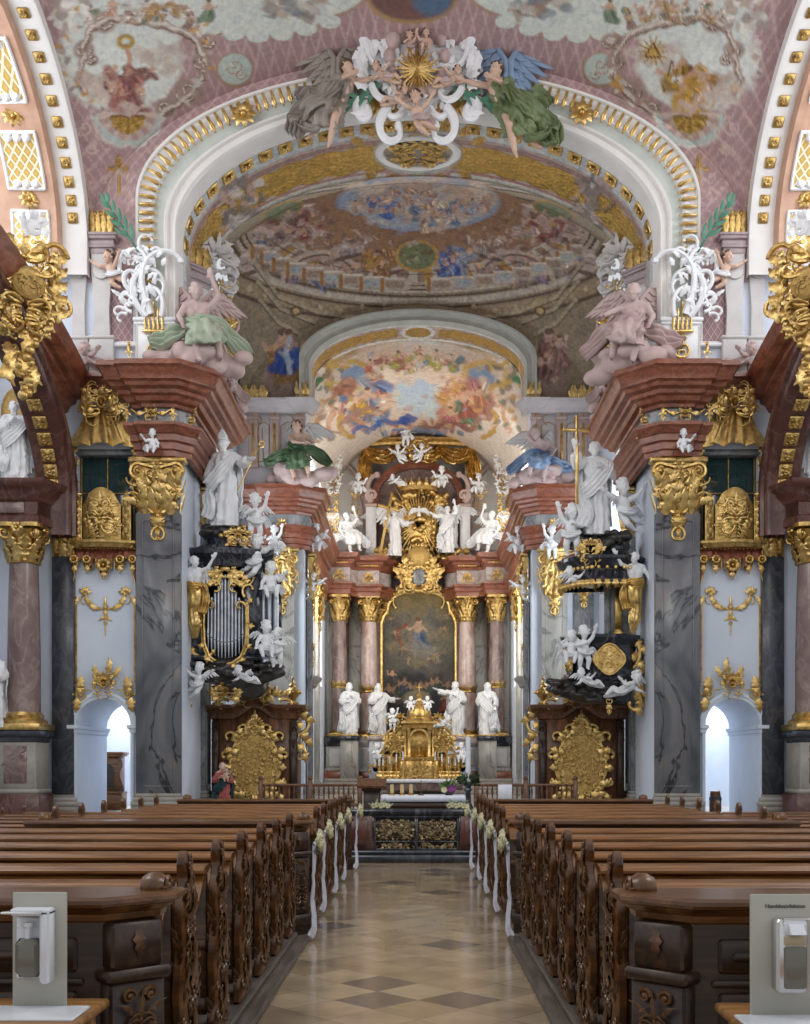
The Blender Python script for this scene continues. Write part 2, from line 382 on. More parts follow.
def capital(w, h, dep, rnd=False, pend=0.0, seed=0):
    "composite capital: x +-w/2, z 0..h, y 0..-dep in front of the wall (or round about the axis)"
    mb = MB(); R = random.Random(seed)
    if rnd:
        mb.lathe([(w*.36, 0), (w*.38, h*.03), (w*.34, h*.06), (w*.33, h*.5), (w*.40, h*.8), (w*.46, h*.86)], n=18)
        spots = [(2*PI*k/8, 1) for k in range(8)]
        for row, (z0, L, off) in enumerate(((.04, .42, 0), (.3, .42, PI/8))):
            for a, _ in spots:
                q = MB(); leaf(q, (0, 0), PI/2, h*L, w*.30, 0, 0, h*.02, 3, 9, h*.16, .3)
                mb.add(q, Matrix.Translation((0,0,h*z0)) @ Matrix.Rotation(a+off, 4, 'Z') @ Matrix.Translation((0, -w*.35, 0)))
        for a in (PI/4, 3*PI/4, 5*PI/4, 7*PI/4):
            q = MB(); spiral(q, (0, 0), w*.15, w*.045, 1.5, 0, PI/2, 1, 20); spiral(q, (0, 0), w*.15, w*.045, 1.5, .05, PI/2, 1, 20)
            mb.add(q, Matrix.Translation((0,0,h*.76)) @ Matrix.Rotation(a+PI/2, 4, 'Z') @ Matrix.Translation((w*.5, 0, 0)))
        for a in (0, PI/2, PI, 3*PI/2):
            q = MB(); rosette(q, (0, 0), w*.15, 0, 6, w*.08)
            mb.add(q, Matrix.Translation((0,0,h*.86)) @ Matrix.Rotation(a, 4, 'Z') @ Matrix.Translation((0, -w*.45, 0)))
        k = w*.56; c = w*.46
        poly = []
        for a in range(4):
            A = a*PI/2
            for (x, y) in ((k, -k*.86), (k, k*.86-0), ) : pass
        ring = []
        for a in range(32):
            t = 2*PI*a/32; q = w*.47+w*.17*abs(math.sin(2*t))**3; ring.append((q*math.cos(t), q*math.sin(t)))
        mb.prism(ring, h*.9, h, 'xy')
        return mb
    mb.grid([[(-w*.30, 0, 0), (-w*.30, -dep*.5, 0), (w*.30, -dep*.5, 0), (w*.30, 0, 0)], [(-w*.40, 0, h*.5), (-w*.40, -dep*.5, h*.5), (w*.40, -dep*.5, h*.5), (w*.40, 0, h*.5)], [(-w*.47, 0, h*.9), (-w*.47, -dep*.8, h*.9), (w*.47, -dep*.8, h*.9), (w*.47, 0, h*.9)]], cv=True, capu=True)
    n = 4
    for row, (z0, L, cnt) in enumerate(((0, .45, 4), (.28, .42, 3))):
        for i in range(cnt):
            x = (w*.8 if row else w*.66)*((i+.5)/cnt-.5); leaf(mb, (x, h*z0+R.uniform(-.03,.05)*h), PI/2+R.uniform(-.3,.3), h*L, w*.27, 0, -dep*.5, h*.04, 3, 10, h*.17, .35)
        for s in (-1, 1):
            q = MB(); leaf(q, (0, 0), PI/2, h*L, dep*.6, 0, 0, h*.02, 3, 8, h*.13, .3); mb.add(q, Matrix.Translation((s*w*.41, -dep*.28, h*z0)) @ Matrix.Rotation(s*PI/2, 4, 'Z'))
    for s in (-1, 1):
        spiral(mb, (s*w*.36, h*.74), w*.145, w*.042, 1.7, -dep*.82, PI/2, -s, 24, (0, h*.80), w*.05); mb.ball((s*w*.36, -dep*.7, h*.74), (w*.13, dep*.16, w*.13), 10, 6)
        for q in range(9): curl(mb, (s*w*R.uniform(.05,.42), h*R.uniform(.25,.6)), R.uniform(0,PI), h*.25, 2/h*R.choice((-1,1)), 12/h*R.choice((-1,1)), w*.03, w*.016, -dep*.75, 10)
    shell(mb, (0, h*.62), w*.2, -dep*.75, .1, PI-.1, 7, dep*.25); rosette(mb, (0, h*.88), w*.12, -dep*.9, 6, dep*.2)
    for i in range(16): leaf(mb, (w*R.uniform(-.42,.42), h*R.uniform(.1,.85)), R.uniform(-.6, 3.7), h*.26, w*.13, R.uniform(-1.2,1.2), -dep*.8, h*.04, 3, 8, h*.08)
    for i in range(12): mb.ball((w*R.uniform(-.42,.42), -dep*R.uniform(.6,.85), h*R.uniform(.1,.8)), w*R.uniform(.025,.05), 6, 4)
    mb.bbox(-w*.54, w*.54, -dep, 0, h*.91, h, .015)
    if pend:
        q = MB(); drop_orn(q, w*.7, pend*1.25, 0, 0, dep*.6); mb.add(q, Matrix.Translation((0, -dep*.28, h*.02)))
        leaf(mb, (-w*.17, h*.06), -PI/2+.35, pend*.6, w*.22, .5, -dep*.3, .03, 3); leaf(mb, (w*.17, h*.06), -PI/2-.35, pend*.6, w*.22, -.5, -dep*.3, .03, 3)
    return mb

# ------------------------------------------------------------------ sculpted figures (unit height 1, facing -Y)
def remeshed(mb, voxel, smooth=4, name='figure'):
    me = bpy.data.meshes.new(name); me.from_pydata(mb.v, [], mb.f); me.update()
    bm = bmesh.new(); bm.from_mesh(me); bmesh.ops.recalc_face_normals(bm, faces=bm.faces); bm.to_mesh(me); bm.free()
    o = bpy.data.objects.new('tmp', me); C.objects.link(o)
    r = o.modifiers.new('r', 'REMESH'); r.mode = 'VOXEL'; r.voxel_size = voxel; r.use_smooth_shade = True
    if smooth:
        s = o.modifiers.new('s', 'SMOOTH'); s.factor = .5; s.iterations = smooth
    dg = bpy.context.evaluated_depsgraph_get()
    out = bpy.data.meshes.new_from_object(o.evaluated_get(dg)); out.name = name
    bpy.data.objects.remove(o); bpy.data.meshes.remove(me)
    out.polygons.foreach_set('use_smooth', [True]*len(out.polygons)); out.materials.clear()
    return out
def V3(*a): return Vector(a)
ADULT = dict(pelvis=(0,0,.53), chest=(0,.0,.715), neck=(0,0,.825), head=(0,-.012,.905),
    shL=(.105,0,.79), elL=(.15,-.01,.64), haL=(.14,-.09,.52), shR=(-.105,0,.79), elR=(-.15,-.01,.64), haR=(-.14,-.09,.52),
    hiL=(.05,0,.51), knL=(.06,-.02,.285), anL=(.06,.01,.05), hiR=(-.05,0,.51), knR=(-.06,-.02,.285), anR=(-.06,.01,.05))
def hand(mb, wrist, d, nrm, s, curlk=.5, side=1):
    "palm, five separate unequal fingers with a knuckle bend, thumb from the side of the palm"
    d = Vector(d).normalized(); n = Vector(nrm); n = (n-d*n.dot(d)); n = n.normalized() if n.length > 1e-4 else d.orthogonal().normalized(); sd = d.cross(n)*side
    w = Vector(wrist)
    mb.capsule(w, w+d*.045*s, .014*s, .017*s, 8)
    for sgn in (-1, 1): mb.capsule(w+sd*.008*sgn*s, w+d*.045*s+sd*.013*sgn*s, .012*s, .0125*s, 7)
    for i, (o, L) in enumerate(((-.0225,.040),(-.0075,.050),(.0075,.053),(.0225,.046))):
        b = w+d*.045*s+sd*o*s; k = b+(d*.93+sd*o*5*.35-n*curlk*.15)*L*.52*s; e = k+(d*math.cos(curlk)-n*math.sin(curlk)+sd*o*3)*L*.55*s
        mb.capsule(b, k, .0068*s, .0064*s, 6); mb.capsule(k, e, .0064*s, .005*s, 6)
    b = w+d*.014*s-sd*.017*s; k = b+(d*.6-sd*.75)*.028*s; e = k+(d*.92-sd*.3-n*.3)*.024*s
    mb.capsule(b, k, .0085*s, .0075*s, 6); mb.capsule(k, e, .0075*s, .0055*s, 6)
def head(mb, c, look, up, s, beard=0, hair=1, seed=0, baby=False):
    R = random.Random(seed); c = Vector(c); f = Vector(look).normalized(); u = Vector(up); u = (u-f*u.dot(f)).normalized(); r = f.cross(u)
    def p(x, y, z): return c+(r*x+f*y+u*z)*s
    def b(x, y, z, q): mb.ball(p(x, y, z), q*s, 9, 7)
    b(0, -.012, .018, .056); b(0, .004, .012, .05); b(0, .018, -.03, .036); b(0, .03, -.05, .02)       # skull, face, jaw, chin
    for sg in (-1, 1):
        b(sg*.024, .034, -.014, .019); b(sg*.02, .040, .016, .0125); b(sg*.0535, -.004, -.004, .0125); b(sg*.02, .046, .004, .0075)   # cheek, brow, ear, eye
    mb.capsule(p(0, .05, .014), p(0, .066, -.012), .007*s, .0095*s, 7)    # nose
    mb.capsule(p(-.012, .051, -.031), p(.012, .051, -.031), .005*s, .005*s, 6); mb.capsule(p(-.01, .049, -.039), p(.01, .049, -.039), .0055*s, .0055*s, 6)
    if hair:
        for i in range(30 if not baby else 18):
            a = R.uniform(0, 2*PI); e = R.uniform(-.25, 1.5)
            x, y, z = math.cos(a)*math.cos(e), math.sin(a)*math.cos(e), math.sin(e)
            if y > .30 and z < .6: continue
            b(x*.056, y*.056-.012, z*.054+.022, R.uniform(.011, .018))
        if hair > 1:
            for i in range(16):
                a = R.uniform(PI*1.05, PI*1.95); zz = R.uniform(-.085, .0); b(math.cos(a)*.056, math.sin(a)*.045-.014, zz, R.uniform(.013, .019))
    if beard:
        for i in range(16): b(R.uniform(-.026, .026), R.uniform(.022, .042), R.uniform(-.05-.035*beard, -.038), R.uniform(.01, .016))
def limb(mb, pts, rads, n=10):
    for a, b, ra, rb in zip(pts, pts[1:], rads, rads[1:]): mb.capsule(a, b, ra, rb, n)
def figure_body(pose, s=1.0, fat=1.0, look=None, up=(0,0,1), beard=0, hair=1, seed=0, baby=False, nude=True, handn=None, voxel=.0095):
    J = {k: Vector(v) for k, v in {**(BABY if baby else ADULT), **pose}.items()}; mb = MB()
    pe, ch, ne, he = J['pelvis'], J['chest'], J['neck'], J['head']
    if baby:
        for a, b, ra, rb in ((pe, ch, .115, .112), (ch, ne, .10, .05), (ne, he, .05, .055)): mb.capsule(a, b, ra, rb, 12)
        hs, ar, lg, fr = 1.95, (.055,.048,.036), (.082,.062,.042), 1.25
        mb.ball(pe.lerp(ch, .35)+V3(0,-.03,0), (.105,.1,.1))
    else:
        ax = (J['shL']-J['shR']).normalized()
        for sg in (-1, 1):
            mb.capsule(pe+ax*.038*sg, pe.lerp(ch, .5)+ax*.032*sg, .064, .060, 10); mb.capsule(pe.lerp(ch, .5)+ax*.032*sg, ch+ax*.05*sg, .060, .066, 10)
        mb.capsule(ch, ne, .055, .035, 10); mb.capsule(J['shL'], J['shR'], .04, .04, 10); mb.capsule(ne, he, .032, .034, 9)
        mb.capsule(ne, J['shL'], .03, .04, 8); mb.capsule(ne, J['shR'], .03, .04, 8)
        hs, ar, lg, fr = 1.0, (.036,.029,.019), (.062,.044,.027), 1.0
    head(mb, he, look or (0,-1,0), up, hs*1.08, beard, hair, seed, baby)
    for q, sgn in (('L', 1), ('R', -1)):
        sh, el, ha = J['sh'+q], J['el'+q], J['ha'+q]
        limb(mb, [sh, el, ha], ar); d = (ha-el).normalized()
        hand(mb, ha, d, handn or (0,-.3,-1), 1.15*fr*(1.15 if baby else 1), .45, sgn)
        hi, kn, an = J['hi'+q], J['kn'+q], J['an'+q]
        limb(mb, [hi, kn, kn.lerp(an, .35), an], (lg[0], lg[1], lg[1]*.98, lg[2]))
        sh_ = (an-kn).normalized(); ft = J.get('to'+q)
        if ft is None:
            fwd = Vector((0,-1,0)); fwd = fwd-sh_*fwd.dot(sh_)*.75; fwd = fwd.normalized() if fwd.length > .1 else Vector((0,0,-1))
            ft = an+fwd*(.10 if not baby else .085)+sh_*.028
        heel = an+sh_*.022-(ft-an)*.18
        mb.capsule(an, heel, lg[2]*.9, lg[2]*.75, 8); mb.capsule(heel, ft, lg[2]*.75, lg[2]*.55, 8); mb.capsule(an, an.lerp(ft, .6), lg[2]*.8, lg[2]*.6, 8)
    return remeshed(mb, voxel*(1.25 if baby else 1), 2, 'body')
BABY = dict(pelvis=(0,0,.40), chest=(0,0,.58), neck=(0,0,.69), head=(0,-.02,.84), shL=(.115,0,.64), elL=(.2,-.04,.54), haL=(.24,-.14,.52),
    shR=(-.115,0,.64), elR=(-.2,-.04,.54), haR=(-.24,-.14,.52), hiL=(.07,0,.37), knL=(.1,-.07,.22), anL=(.09,-.01,.06), hiR=(-.07,0,.37), knR=(-.1,-.05,.22), anR=(-.09,.02,.06))
def cloth(mb, secs, pleats=11, amp=.12, seed=0, nv=72, sub=6, crump=.16):
    "loft of elliptic sections (centre, half-width, half-depth, tilt axis) with deep pleats; closed ends"
    R = random.Random(seed); ph = [R.uniform(0, 6.28) for _ in range(6)]
    pts = [Vector(c[0]) for c in secs]; n = len(secs); rows = []
    def cr(a, b, c, d, t): return .5*((2*b)+(c-a)*t+(2*a-5*b+4*c-d)*t*t+(3*b-a-3*c+d)*t**3)
    seq = []
    for i in range(n-1):
        for k in range(sub):
            t = k/sub; q = [max(0, i-1), i, i+1, min(n-1, i+2)]
            seq.append((cr(*[pts[j] for j in q], t), cr(*[secs[j][1] for j in q], t), cr(*[secs[j][2] for j in q], t), (i+t)/(n-1)))
    seq.append((pts[-1], secs[-1][1], secs[-1][2], 1.0))
    prev = None; so = Vector((seed*1.7, seed*.9, seed*2.3))
    for i, (c, a, b, t) in enumerate(seq):
        d = (seq[min(i+1, len(seq)-1)][0]-seq[max(i-1, 0)][0]).normalized()
        x = Vector((1,0,0)) if prev is None else prev
        x = x-d*x.dot(d); x = x.normalized() if x.length > .05 else d.orthogonal().normalized(); prev = x; y = d.cross(x)
        row = []
        for j in range(nv):
            th = 2*PI*j/nv; k = amp*(.35+.65*t)
            q = 1+k*(math.sin(pleats*th+ph[0]+2.2*math.sin(3.1*t+ph[1]))*.6+.4*math.sin((pleats*1.0//1.6)*th+ph[2]+3.5*t)+.35*math.sin(3*th+ph[3]+5*t)*t)
            d0 = x*(a*math.cos(th))+y*(b*math.sin(th)); q += crump*(1.0-abs(2*mnoise.noise((c+d0)*11+so))*2)*.5+crump*.6*mnoise.noise((c+d0)*24+so)
            row.append(c+d0*q)
        rows.append(row)
    mb.grid(rows, cv=True, capu=True)
def drape(mb, path, wdt, th=.012, folds=3, amp=.03, seed=0, nrm=(0,-1,0), n=26, m=16):
    "heavy pleated strip of cloth (thick) along a path: mantles, sashes, billowing scarves"
    R = random.Random(seed); P = [Vector(p) for p in path]; k = len(P)
    def at(t):
        q = t*(k-1); i = min(int(q), k-2); f = q-i
        a, b, c, d = P[max(0, i-1)], P[i], P[i+1], P[min(k-1, i+2)]
        return .5*((2*b)+(c-a)*f+(2*a-5*b+4*c-d)*f*f+(3*b-a-3*c+d)*f**3)
    if not hasattr(wdt, '__len__'): wdt = [wdt]*k
    ph = R.uniform(0, 6); front = []; back = []
    for i in range(n+1):
        t = i/n; c = at(t); d = (at(min(1, t+.02))-at(max(0, t-.02))).normalized(); nn = Vector(nrm); nn = nn-d*nn.dot(d); nn = nn.normalized() if nn.length > .05 else d.orthogonal().normalized(); s = d.cross(nn)
        q = t*(k-1); j = min(int(q), k-2); w = wdt[j]+(wdt[j+1]-wdt[j])*(q-j); fr = []; bk = []
        for e in range(m+1):
            u = e/m-.5; z = amp*.9*(1-2*abs(mnoise.noise((c+s*(w*u))*9+Vector((seed,seed,0)))))+ amp*(math.sin(2*PI*folds*u+ph+2.3*math.sin(3*t+ph))+.4*math.sin(5*t*PI+u*4+ph))*min(1, 6*t+.2)
            p = c+s*(w*u)+nn*z; fr.append(p+nn*th*.5); bk.append(p-nn*th*.5)
        front.append(fr+bk[::-1])
    mb.grid(front, cv=True, capu=True)
def wing_mesh(L=.5, n1=7, n2=9):
    "feathered wing in XZ: root at origin, arm going up and out (+x), primaries hanging; thickness in y"
    mb = MB()
    arm = [(0, 0), (L*.28, L*.30), (L*.62, L*.42), (L*.86, L*.30)]
    mb.tube([(x, -.004, z) for x, z in arm], [L*.06, L*.055, L*.04, L*.02], 8)
    for lay, (cnt, ln, yo, wd) in enumerate(((n2, .78, .006, .15), (n2, .5, -.004, .14), (n1, .28, -.013, .13))):
        for i in range(cnt):
            t = (i+.4)/cnt; q = t*3; j = min(int(q), 2); f = q-j
            x = arm[j][0]+(arm[j+1][0]-arm[j][0])*f; z = arm[j][1]+(arm[j+1][1]-arm[j][1])*f
            leaf(mb, (x, z), -PI/2-.25+t*.95, L*ln*(.55+.5*t), L*wd, .25, yo, .008, 0, 9, .0, .13)
    return mb
# ------------------------------------------------------------------ fresco painter (pigment stored on the plaster's own vertices)
class Canvas:
    def __init__(s, P, base):
        s.P = np.asarray(P, float); d = s.P[:,1]
        s.x = s.P[:,0]*F/d+CX; s.y = HY-(s.P[:,2]-CH)*F/d
        s.c = np.tile(np.array(base), (len(s.P), 1)); s.g = np.zeros(len(s.P))
        s.w1 = np.sin(s.x*.31+s.y*.17)+np.sin(s.x*.13-s.y*.37+1.3)+.6*np.sin(s.x*.71+s.y*.53); s.w2 = np.sin(s.y*.29-s.x*.19+2)+np.sin(s.y*.15+s.x*.33)+.6*np.sin(s.y*.77-s.x*.47)
        s.ok = np.ones(len(s.P), bool)
    def put(s, a, col, gold=None):
        a = np.clip(a, 0, 1)*s.ok
        s.c += (np.array(col)-s.c)*a[:,None]
        s.g += ((gold or 0)-s.g)*a
    def ell(s, cx, cy, rx, ry, col, a=1., rot=0., soft=.35, gold=None, wob=.0):
        if isinstance(col, str): col = lin(col)
        m = max(rx, ry)*1.5+4
        k = np.nonzero((abs(s.x-cx) < m) & (abs(s.y-cy) < m) & s.ok)[0]
        if not len(k): return
        x = s.x[k]+s.w1[k]*wob-cx; y = s.y[k]+s.w2[k]*wob-cy; r = math.radians(rot); ca, sa = math.cos(r), math.sin(r)
        q = np.sqrt(((x*ca+y*sa)/rx)**2+((-x*sa+y*ca)/ry)**2)
        t = np.clip((1+soft*.5-q)/max(soft, .02), 0, 1)*a
        s.c[k] += (np.array(col)-s.c[k])*t[:,None]; s.g[k] += ((gold or 0)-s.g[k])*t
    def ring(s, cx, cy, rx, ry, w, col, a=1, gold=None, t0=-PI, t1=PI, wob=0):
        if isinstance(col, str): col = lin(col)
        x = s.x+s.w1*wob-cx; y = s.y+s.w2*wob-cy; q = (np.sqrt((x/rx)**2+(y/ry)**2)-1)*min(rx, ry); th = np.arctan2(y, x)
        s.put(np.clip(1.5-abs(q)/(w*.5), 0, 1)*a*((th >= t0) & (th <= t1)), col, gold)
    def line(s, pts, w, col, a=1, gold=None, wob=0.):
        if isinstance(col, str): col = lin(col)
        if not hasattr(w, '__len__'): w = [w]*len(pts)
        for (p, q, wa, wb) in zip(pts, pts[1:], w, w[1:]):
            m = max(wa, wb)+3+wob*3
            k = np.nonzero((s.x > min(p[0],q[0])-m) & (s.x < max(p[0],q[0])+m) & (s.y > min(p[1],q[1])-m) & (s.y < max(p[1],q[1])+m) & s.ok)[0]
            if not len(k): continue
            x = s.x[k]+s.w1[k]*wob-p[0]; y = s.y[k]+s.w2[k]*wob-p[1]; dx, dy = q[0]-p[0], q[1]-p[1]; L = dx*dx+dy*dy+1e-9
            t = np.clip((x*dx+y*dy)/L, 0, 1); dd = np.hypot(x-t*dx, y-t*dy)/(.5*(wa+(wb-wa)*t))
            al = np.clip((1.25-dd)/.5, 0, 1)*a
            s.c[k] += (np.array(col)-s.c[k])*al[:,None]; s.g[k] += ((gold or 0)-s.g[k])*al
    def clouds(s, cx, cy, rx, ry, cols, n, seed=0, a=.7, size=.3):
        R = random.Random(seed)
        for i in range(n):
            t = R.uniform(0, 2*PI); q = math.sqrt(R.random())
            s.ell(cx+rx*q*math.cos(t), cy+ry*q*math.sin(t), rx*size*R.uniform(.5,1.2), ry*size*R.uniform(.5,1.1), R.choice(cols), a*R.uniform(.4,1), R.uniform(-30,30), .6, wob=1.2)
    def scroll(s, x, y, r, col, sgn=1, w=1.6, hl=None):
        pts = [(x+sgn*r*(1-t)*math.cos(t*9), y+r*(1-t)*math.sin(t*9)) for t in [i/22 for i in range(21)]]
        s.line(pts, w, col, .9)
        if hl: s.line([(a-.7, b-.8) for a, b in pts], w*.45, hl, .8)
    def fig(s, x, y, h, robe, seed=0, flip=1, lean=0., skin='#C79B7C', robe2=None):
        "a small painted draped figure: robe masses with fold strokes, shoulders, head, arm"
        R = random.Random(seed); dk = tuple(c*.5 for c in lin(robe)); lt = tuple(min(1, c*1.7+.03) for c in lin(robe)); u = h
        s.ell(x, y+u*.22, u*.26, u*.30, robe, .95, lean*20, .35, wob=.7)
        s.ell(x+flip*u*.18, y+u*.36, u*.24, u*.14, robe, .9, flip*25, .4, wob=.7)
        if robe2: s.ell(x-flip*u*.14, y+u*.12, u*.16, u*.24, robe2, .9, flip*20, .4, wob=.7)
        for i in range(7):
            a = R.uniform(-.24, .26)*u; s.line([(x+a*.4, y+R.uniform(-.05,.1)*u), (x+a+flip*.06*u, y+R.uniform(.25,.5)*u)], max(.9, u*.045), dk if i % 2 else lt, .65, wob=.3)
        s.ell(x-flip*u*.02, y-u*.13, u*.13, u*.15, skin, .9, 0, .4)
        s.line([(x-flip*u*.1, y-u*.16), (x-flip*u*.28, y-u*.08), (x-flip*u*.34, y-u*R.uniform(.1,.36))], max(1, u*.075), skin, .9)
        s.line([(x+flip*u*.1, y-u*.16), (x+flip*u*.24, y-u*.03)], max(1, u*.075), skin, .9)
        s.ell(x+lean*u*.1, y-u*.33, u*.085, u*.10, skin, 1, 0, .3); s.ell(x+lean*u*.1-flip*u*.02, y-u*.38, u*.09, u*.065, '#5A4030', .9, 0, .4)
def cluster(c, x, y, rx, ry, pal, n, seed=0, skin='#C39A80', a=.85):
    "crowd of small draped figures: elongated brush strokes of robe colours with light and dark folds, flesh dabs"
    R = random.Random(seed)
    for i in range(n):
        t = R.uniform(0, 6.28); q = R.random()**.6; px, py = x+rx*q*math.cos(t), y+ry*q*math.sin(t); h = R.uniform(.35, 1.0)*min(rx, ry)*.55+1.2
        col = R.choice(pal); L = lin(col); an = R.uniform(0, 3.14)
        c.ell(px, py, h, h*R.uniform(.4, .7), col, a, math.degrees(an), .5, wob=.5)
        for k in range(2):
            o = R.uniform(-.5, .5)*h; c.line([(px+o-h*.5*math.cos(an), py-h*.5*math.sin(an)), (px+o+h*.6*math.cos(an+.5), py+h*.6*math.sin(an+.5))], [.6, h*.32], tuple(v*.42 for v in L) if k else tuple(min(1, v*1.8+.05) for v in L), .75, wob=.3)
        if i % 2 == 0:
            c.ell(px+R.uniform(-.6,.6)*h, py-h*.6, h*.30, h*.34, skin, .9, 0, .4); c.line([(px, py-h*.3), (px+R.uniform(-1,1)*h, py-R.uniform(-.3,.8)*h)], max(.8, h*.2), skin, .85)
def grid_obj(name, rows, mat, paint=None, base=(.5,.5,.5), parent=None, cu=False, sharp=None):
    mb = MB(); mb.grid(rows); me = bpy.data.meshes.new(name); me.from_pydata(mb.v, [], mb.f); me.update()
    me.materials.append(mat); me.polygons.foreach_set('use_smooth', [True]*len(me.polygons))
    cv = Canvas(mb.v, base)
    if paint: paint(cv)
    at = me.color_attributes.new('Pigment', 'FLOAT_COLOR', 'POINT')
    at.data.foreach_set('color', np.concatenate([np.clip(cv.c, 0, 1), np.clip(cv.g, 0, 1)[:,None]], 1).astype(np.float32).ravel())
    o = link_mesh(name, me, parent); return o
FRESCO = paint_mat('fresco_paint'); FRESCO2 = paint_mat('bright_fresco_paint', fine=.15, var=.5); FRESCO3 = paint_mat('vault_paint', fine=.14, var=.32)

def S2(nl, nr, mb, mats, label=None, sharp=42):
    a = struct(nl, mb, mats, label.replace('{S}', 'organ side').replace('{T}', 'organ') if label else None, sharp); b = a.copy(); b.name = nr; b.scale.x = -1; C.objects.link(b)
    if label: b['label'] = label.replace('{S}', 'pulpit side').replace('{T}', 'pulpit')
    return a, b
def arch_pts(cx, hw, spring, rise, n=28):
    return [(cx+hw*math.cos(PI-PI*i/n), spring+rise*math.sin(PI*i/n)) for i in range(n+1)]
def arch_wall(mb, x0, x1, z0, z1, cx, hw, spring, rise, y0, y1, n=28):
    a = arch_pts(cx, hw, spring, rise, n)
    pl = [(x0, z0), (cx-hw, z0)]+a+[(cx+hw, z0), (x1, z0), (x1, z1), (x0, z1)]
    # split in convex quads: jambs and spandrels
    mb.box(x0, cx-hw, y0, y1, z0, spring); mb.box(cx+hw, x1, y0, y1, z0, spring)
    rows0 = []; m = len(a)
    rowsf = [[(x, y0, z) for x, z in a], [(x0+(x1-x0)*i/(m-1), y0, z1) for i in range(m)]]
    mb.grid(rowsf); mb.grid([[(x, y1, z) for x, z in a], [(x0+(x1-x0)*i/(m-1), y1, z1) for i in range(m)]])
    mb.grid([[(x, y0, z) for x, z in a], [(x, y1, z) for x, z in a]])
    mb.poly([(x0, y0, spring), (cx-hw, y0, spring), (x0, y0, z1)]); mb.poly([(x1, y0, spring), (cx+hw, y0, spring), (x1, y0, z1)])
    return mb

# ------------------------------------------------------------------ floor
mb = MB(); mb.poly([(-13, -1.5, 0), (13, -1.5, 0), (13, 19, 0), (-13, 19, 0)])
def floor_mat():
    m, nt, b = _mat('stone_floor_tiles')
    tc = N(nt, 'ShaderNodeTexCoord'); mp = N(nt, 'ShaderNodeMapping'); mp.inputs['Rotation'].default_value = (0, 0, PI/4); mp.inputs['Scale'].default_value = (1/.42,)*3
    nt.links.new(tc.outputs['Object'], mp.inputs[0])
    br = N(nt, 'ShaderNodeTexBrick'); br.offset = 0; br.squash = 1
    br.inputs['Scale'].default_value = 1; br.inputs['Brick Width'].default_value = 1; br.inputs['Row Height'].default_value = 1
    br.inputs['Mortar Size'].default_value = .012; br.inputs['Mortar Smooth'].default_value = .3; br.inputs['Bias'].default_value = 0
    br.inputs['Color1'].default_value = (0,0,0,1); br.inputs['Color2'].default_value = (1,1,1,1); br.inputs['Mortar'].default_value = (.5,.5,.5,1)
    nt.links.new(mp.outputs[0], br.inputs['Vector'])
    fl = N(nt, 'ShaderNodeVectorMath', operation='FLOOR'); nt.links.new(mp.outputs[0], fl.inputs[0])
    wn = N(nt, 'ShaderNodeTexWhiteNoise'); nt.links.new(fl.outputs[0], wn.inputs['Vector'])
    col = ramp(nt, wn.outputs[0], [(0, (.13,.11,.095)), (.09, (.15,.125,.105)), (.095, (.31,.228,.145)), (.4, (.385,.29,.19)), (.75, (.43,.335,.225)), (.86, (.29,.225,.155)), (1, (.40,.305,.20))])
    nt.nodes[-1]
    n = N(nt, 'ShaderNodeTexNoise'); n.inputs['Scale'].default_value = 3.5; n.inputs['Detail'].default_value = 7; nt.links.new(tc.outputs['Object'], n.inputs['Vector'])
    g = ramp(nt, n.outputs[0], [(.3, (.78,.78,.78)), (.7, (1.05,1.05,1.05))])
    mx = N(nt, 'ShaderNodeMix', data_type='RGBA', blend_type='MULTIPLY'); mx.inputs[0].default_value = 1
    nt.links.new(col, mx.inputs[6]); nt.links.new(g, mx.inputs[7])
    mo = N(nt, 'ShaderNodeMix', data_type='RGBA'); nt.links.new(br.outputs['Fac'], mo.inputs[0]); nt.links.new(mx.outputs[2], mo.inputs[6]); mo.inputs[7].default_value = (.2,.16,.12,1)
    nt.links.new(mo.outputs[2], b.inputs['Base Color'])
    r = N(nt, 'ShaderNodeMapRange'); r.inputs['To Min'].default_value = .09; r.inputs['To Max'].default_value = .22; nt.links.new(n.outputs[0], r.inputs[0]); nt.links.new(r.outputs[0], b.inputs['Roughness'])
    bumpit(nt, b, br.outputs['Fac'], -.2, .003)
    return m
struct('floor', mb, floor_mat(), 'polished beige stone floor laid in diamonds along the aisle')
mb = MB(); mb.box(-13, 13, 19.0, 58, -.1, .34); struct('floor_presbytery', mb, BASEM, 'raised stone floor beyond the altar rail')
mb = MB()
for k in range(4): mb.bbox(-4.35, 4.35, 49.4+k*.5, 57.0, .34+.17*k-.01, .51+.17*k, .012)
struct('floor_steps', mb, BASEM, 'stone steps before the high altar')

# ------------------------------------------------------------------ nave end wall (left half; mirrored)
D1 = 28.0
mb = MB()
arch_wall(mb, -12.0, -7.15, 0, 7.0, -8.02, .72, 2.65, .72, 28.1, 30.9)
mb.box(-12.0, -8.72, 28.1, 28.6, 7.0, 11.6); mb.box(-8.72, -7.15, 28.5, 28.7, 7.0, 11.6); mb.box(-8.72, -7.15, 28.1, 28.5, 9.72, 11.6)
mb.box(-7.15, -6.05, 28.0, 31.5, 0, 11.55)
mb.box(-12.0, -11.8, 16, 28.1, 0, 8.6)
S2('wall_left', 'wall_right', mb, WHITE, 'white plaster wall with an arched passage on the {S} of the nave')
mb = MB()   # rooms behind the passages
mb.box(-12, -6.2, 35.5, 35.7, .3, 5); mb.box(-12.2, -12, 30.9, 35.5, .3, 5); mb.box(-12, -6.2, 30.9, 35.5, 5, 5.1)
S2('wall_passage_left', 'wall_passage_right', mb, WHITE, 'bright white wall seen through the passage on the {S}')
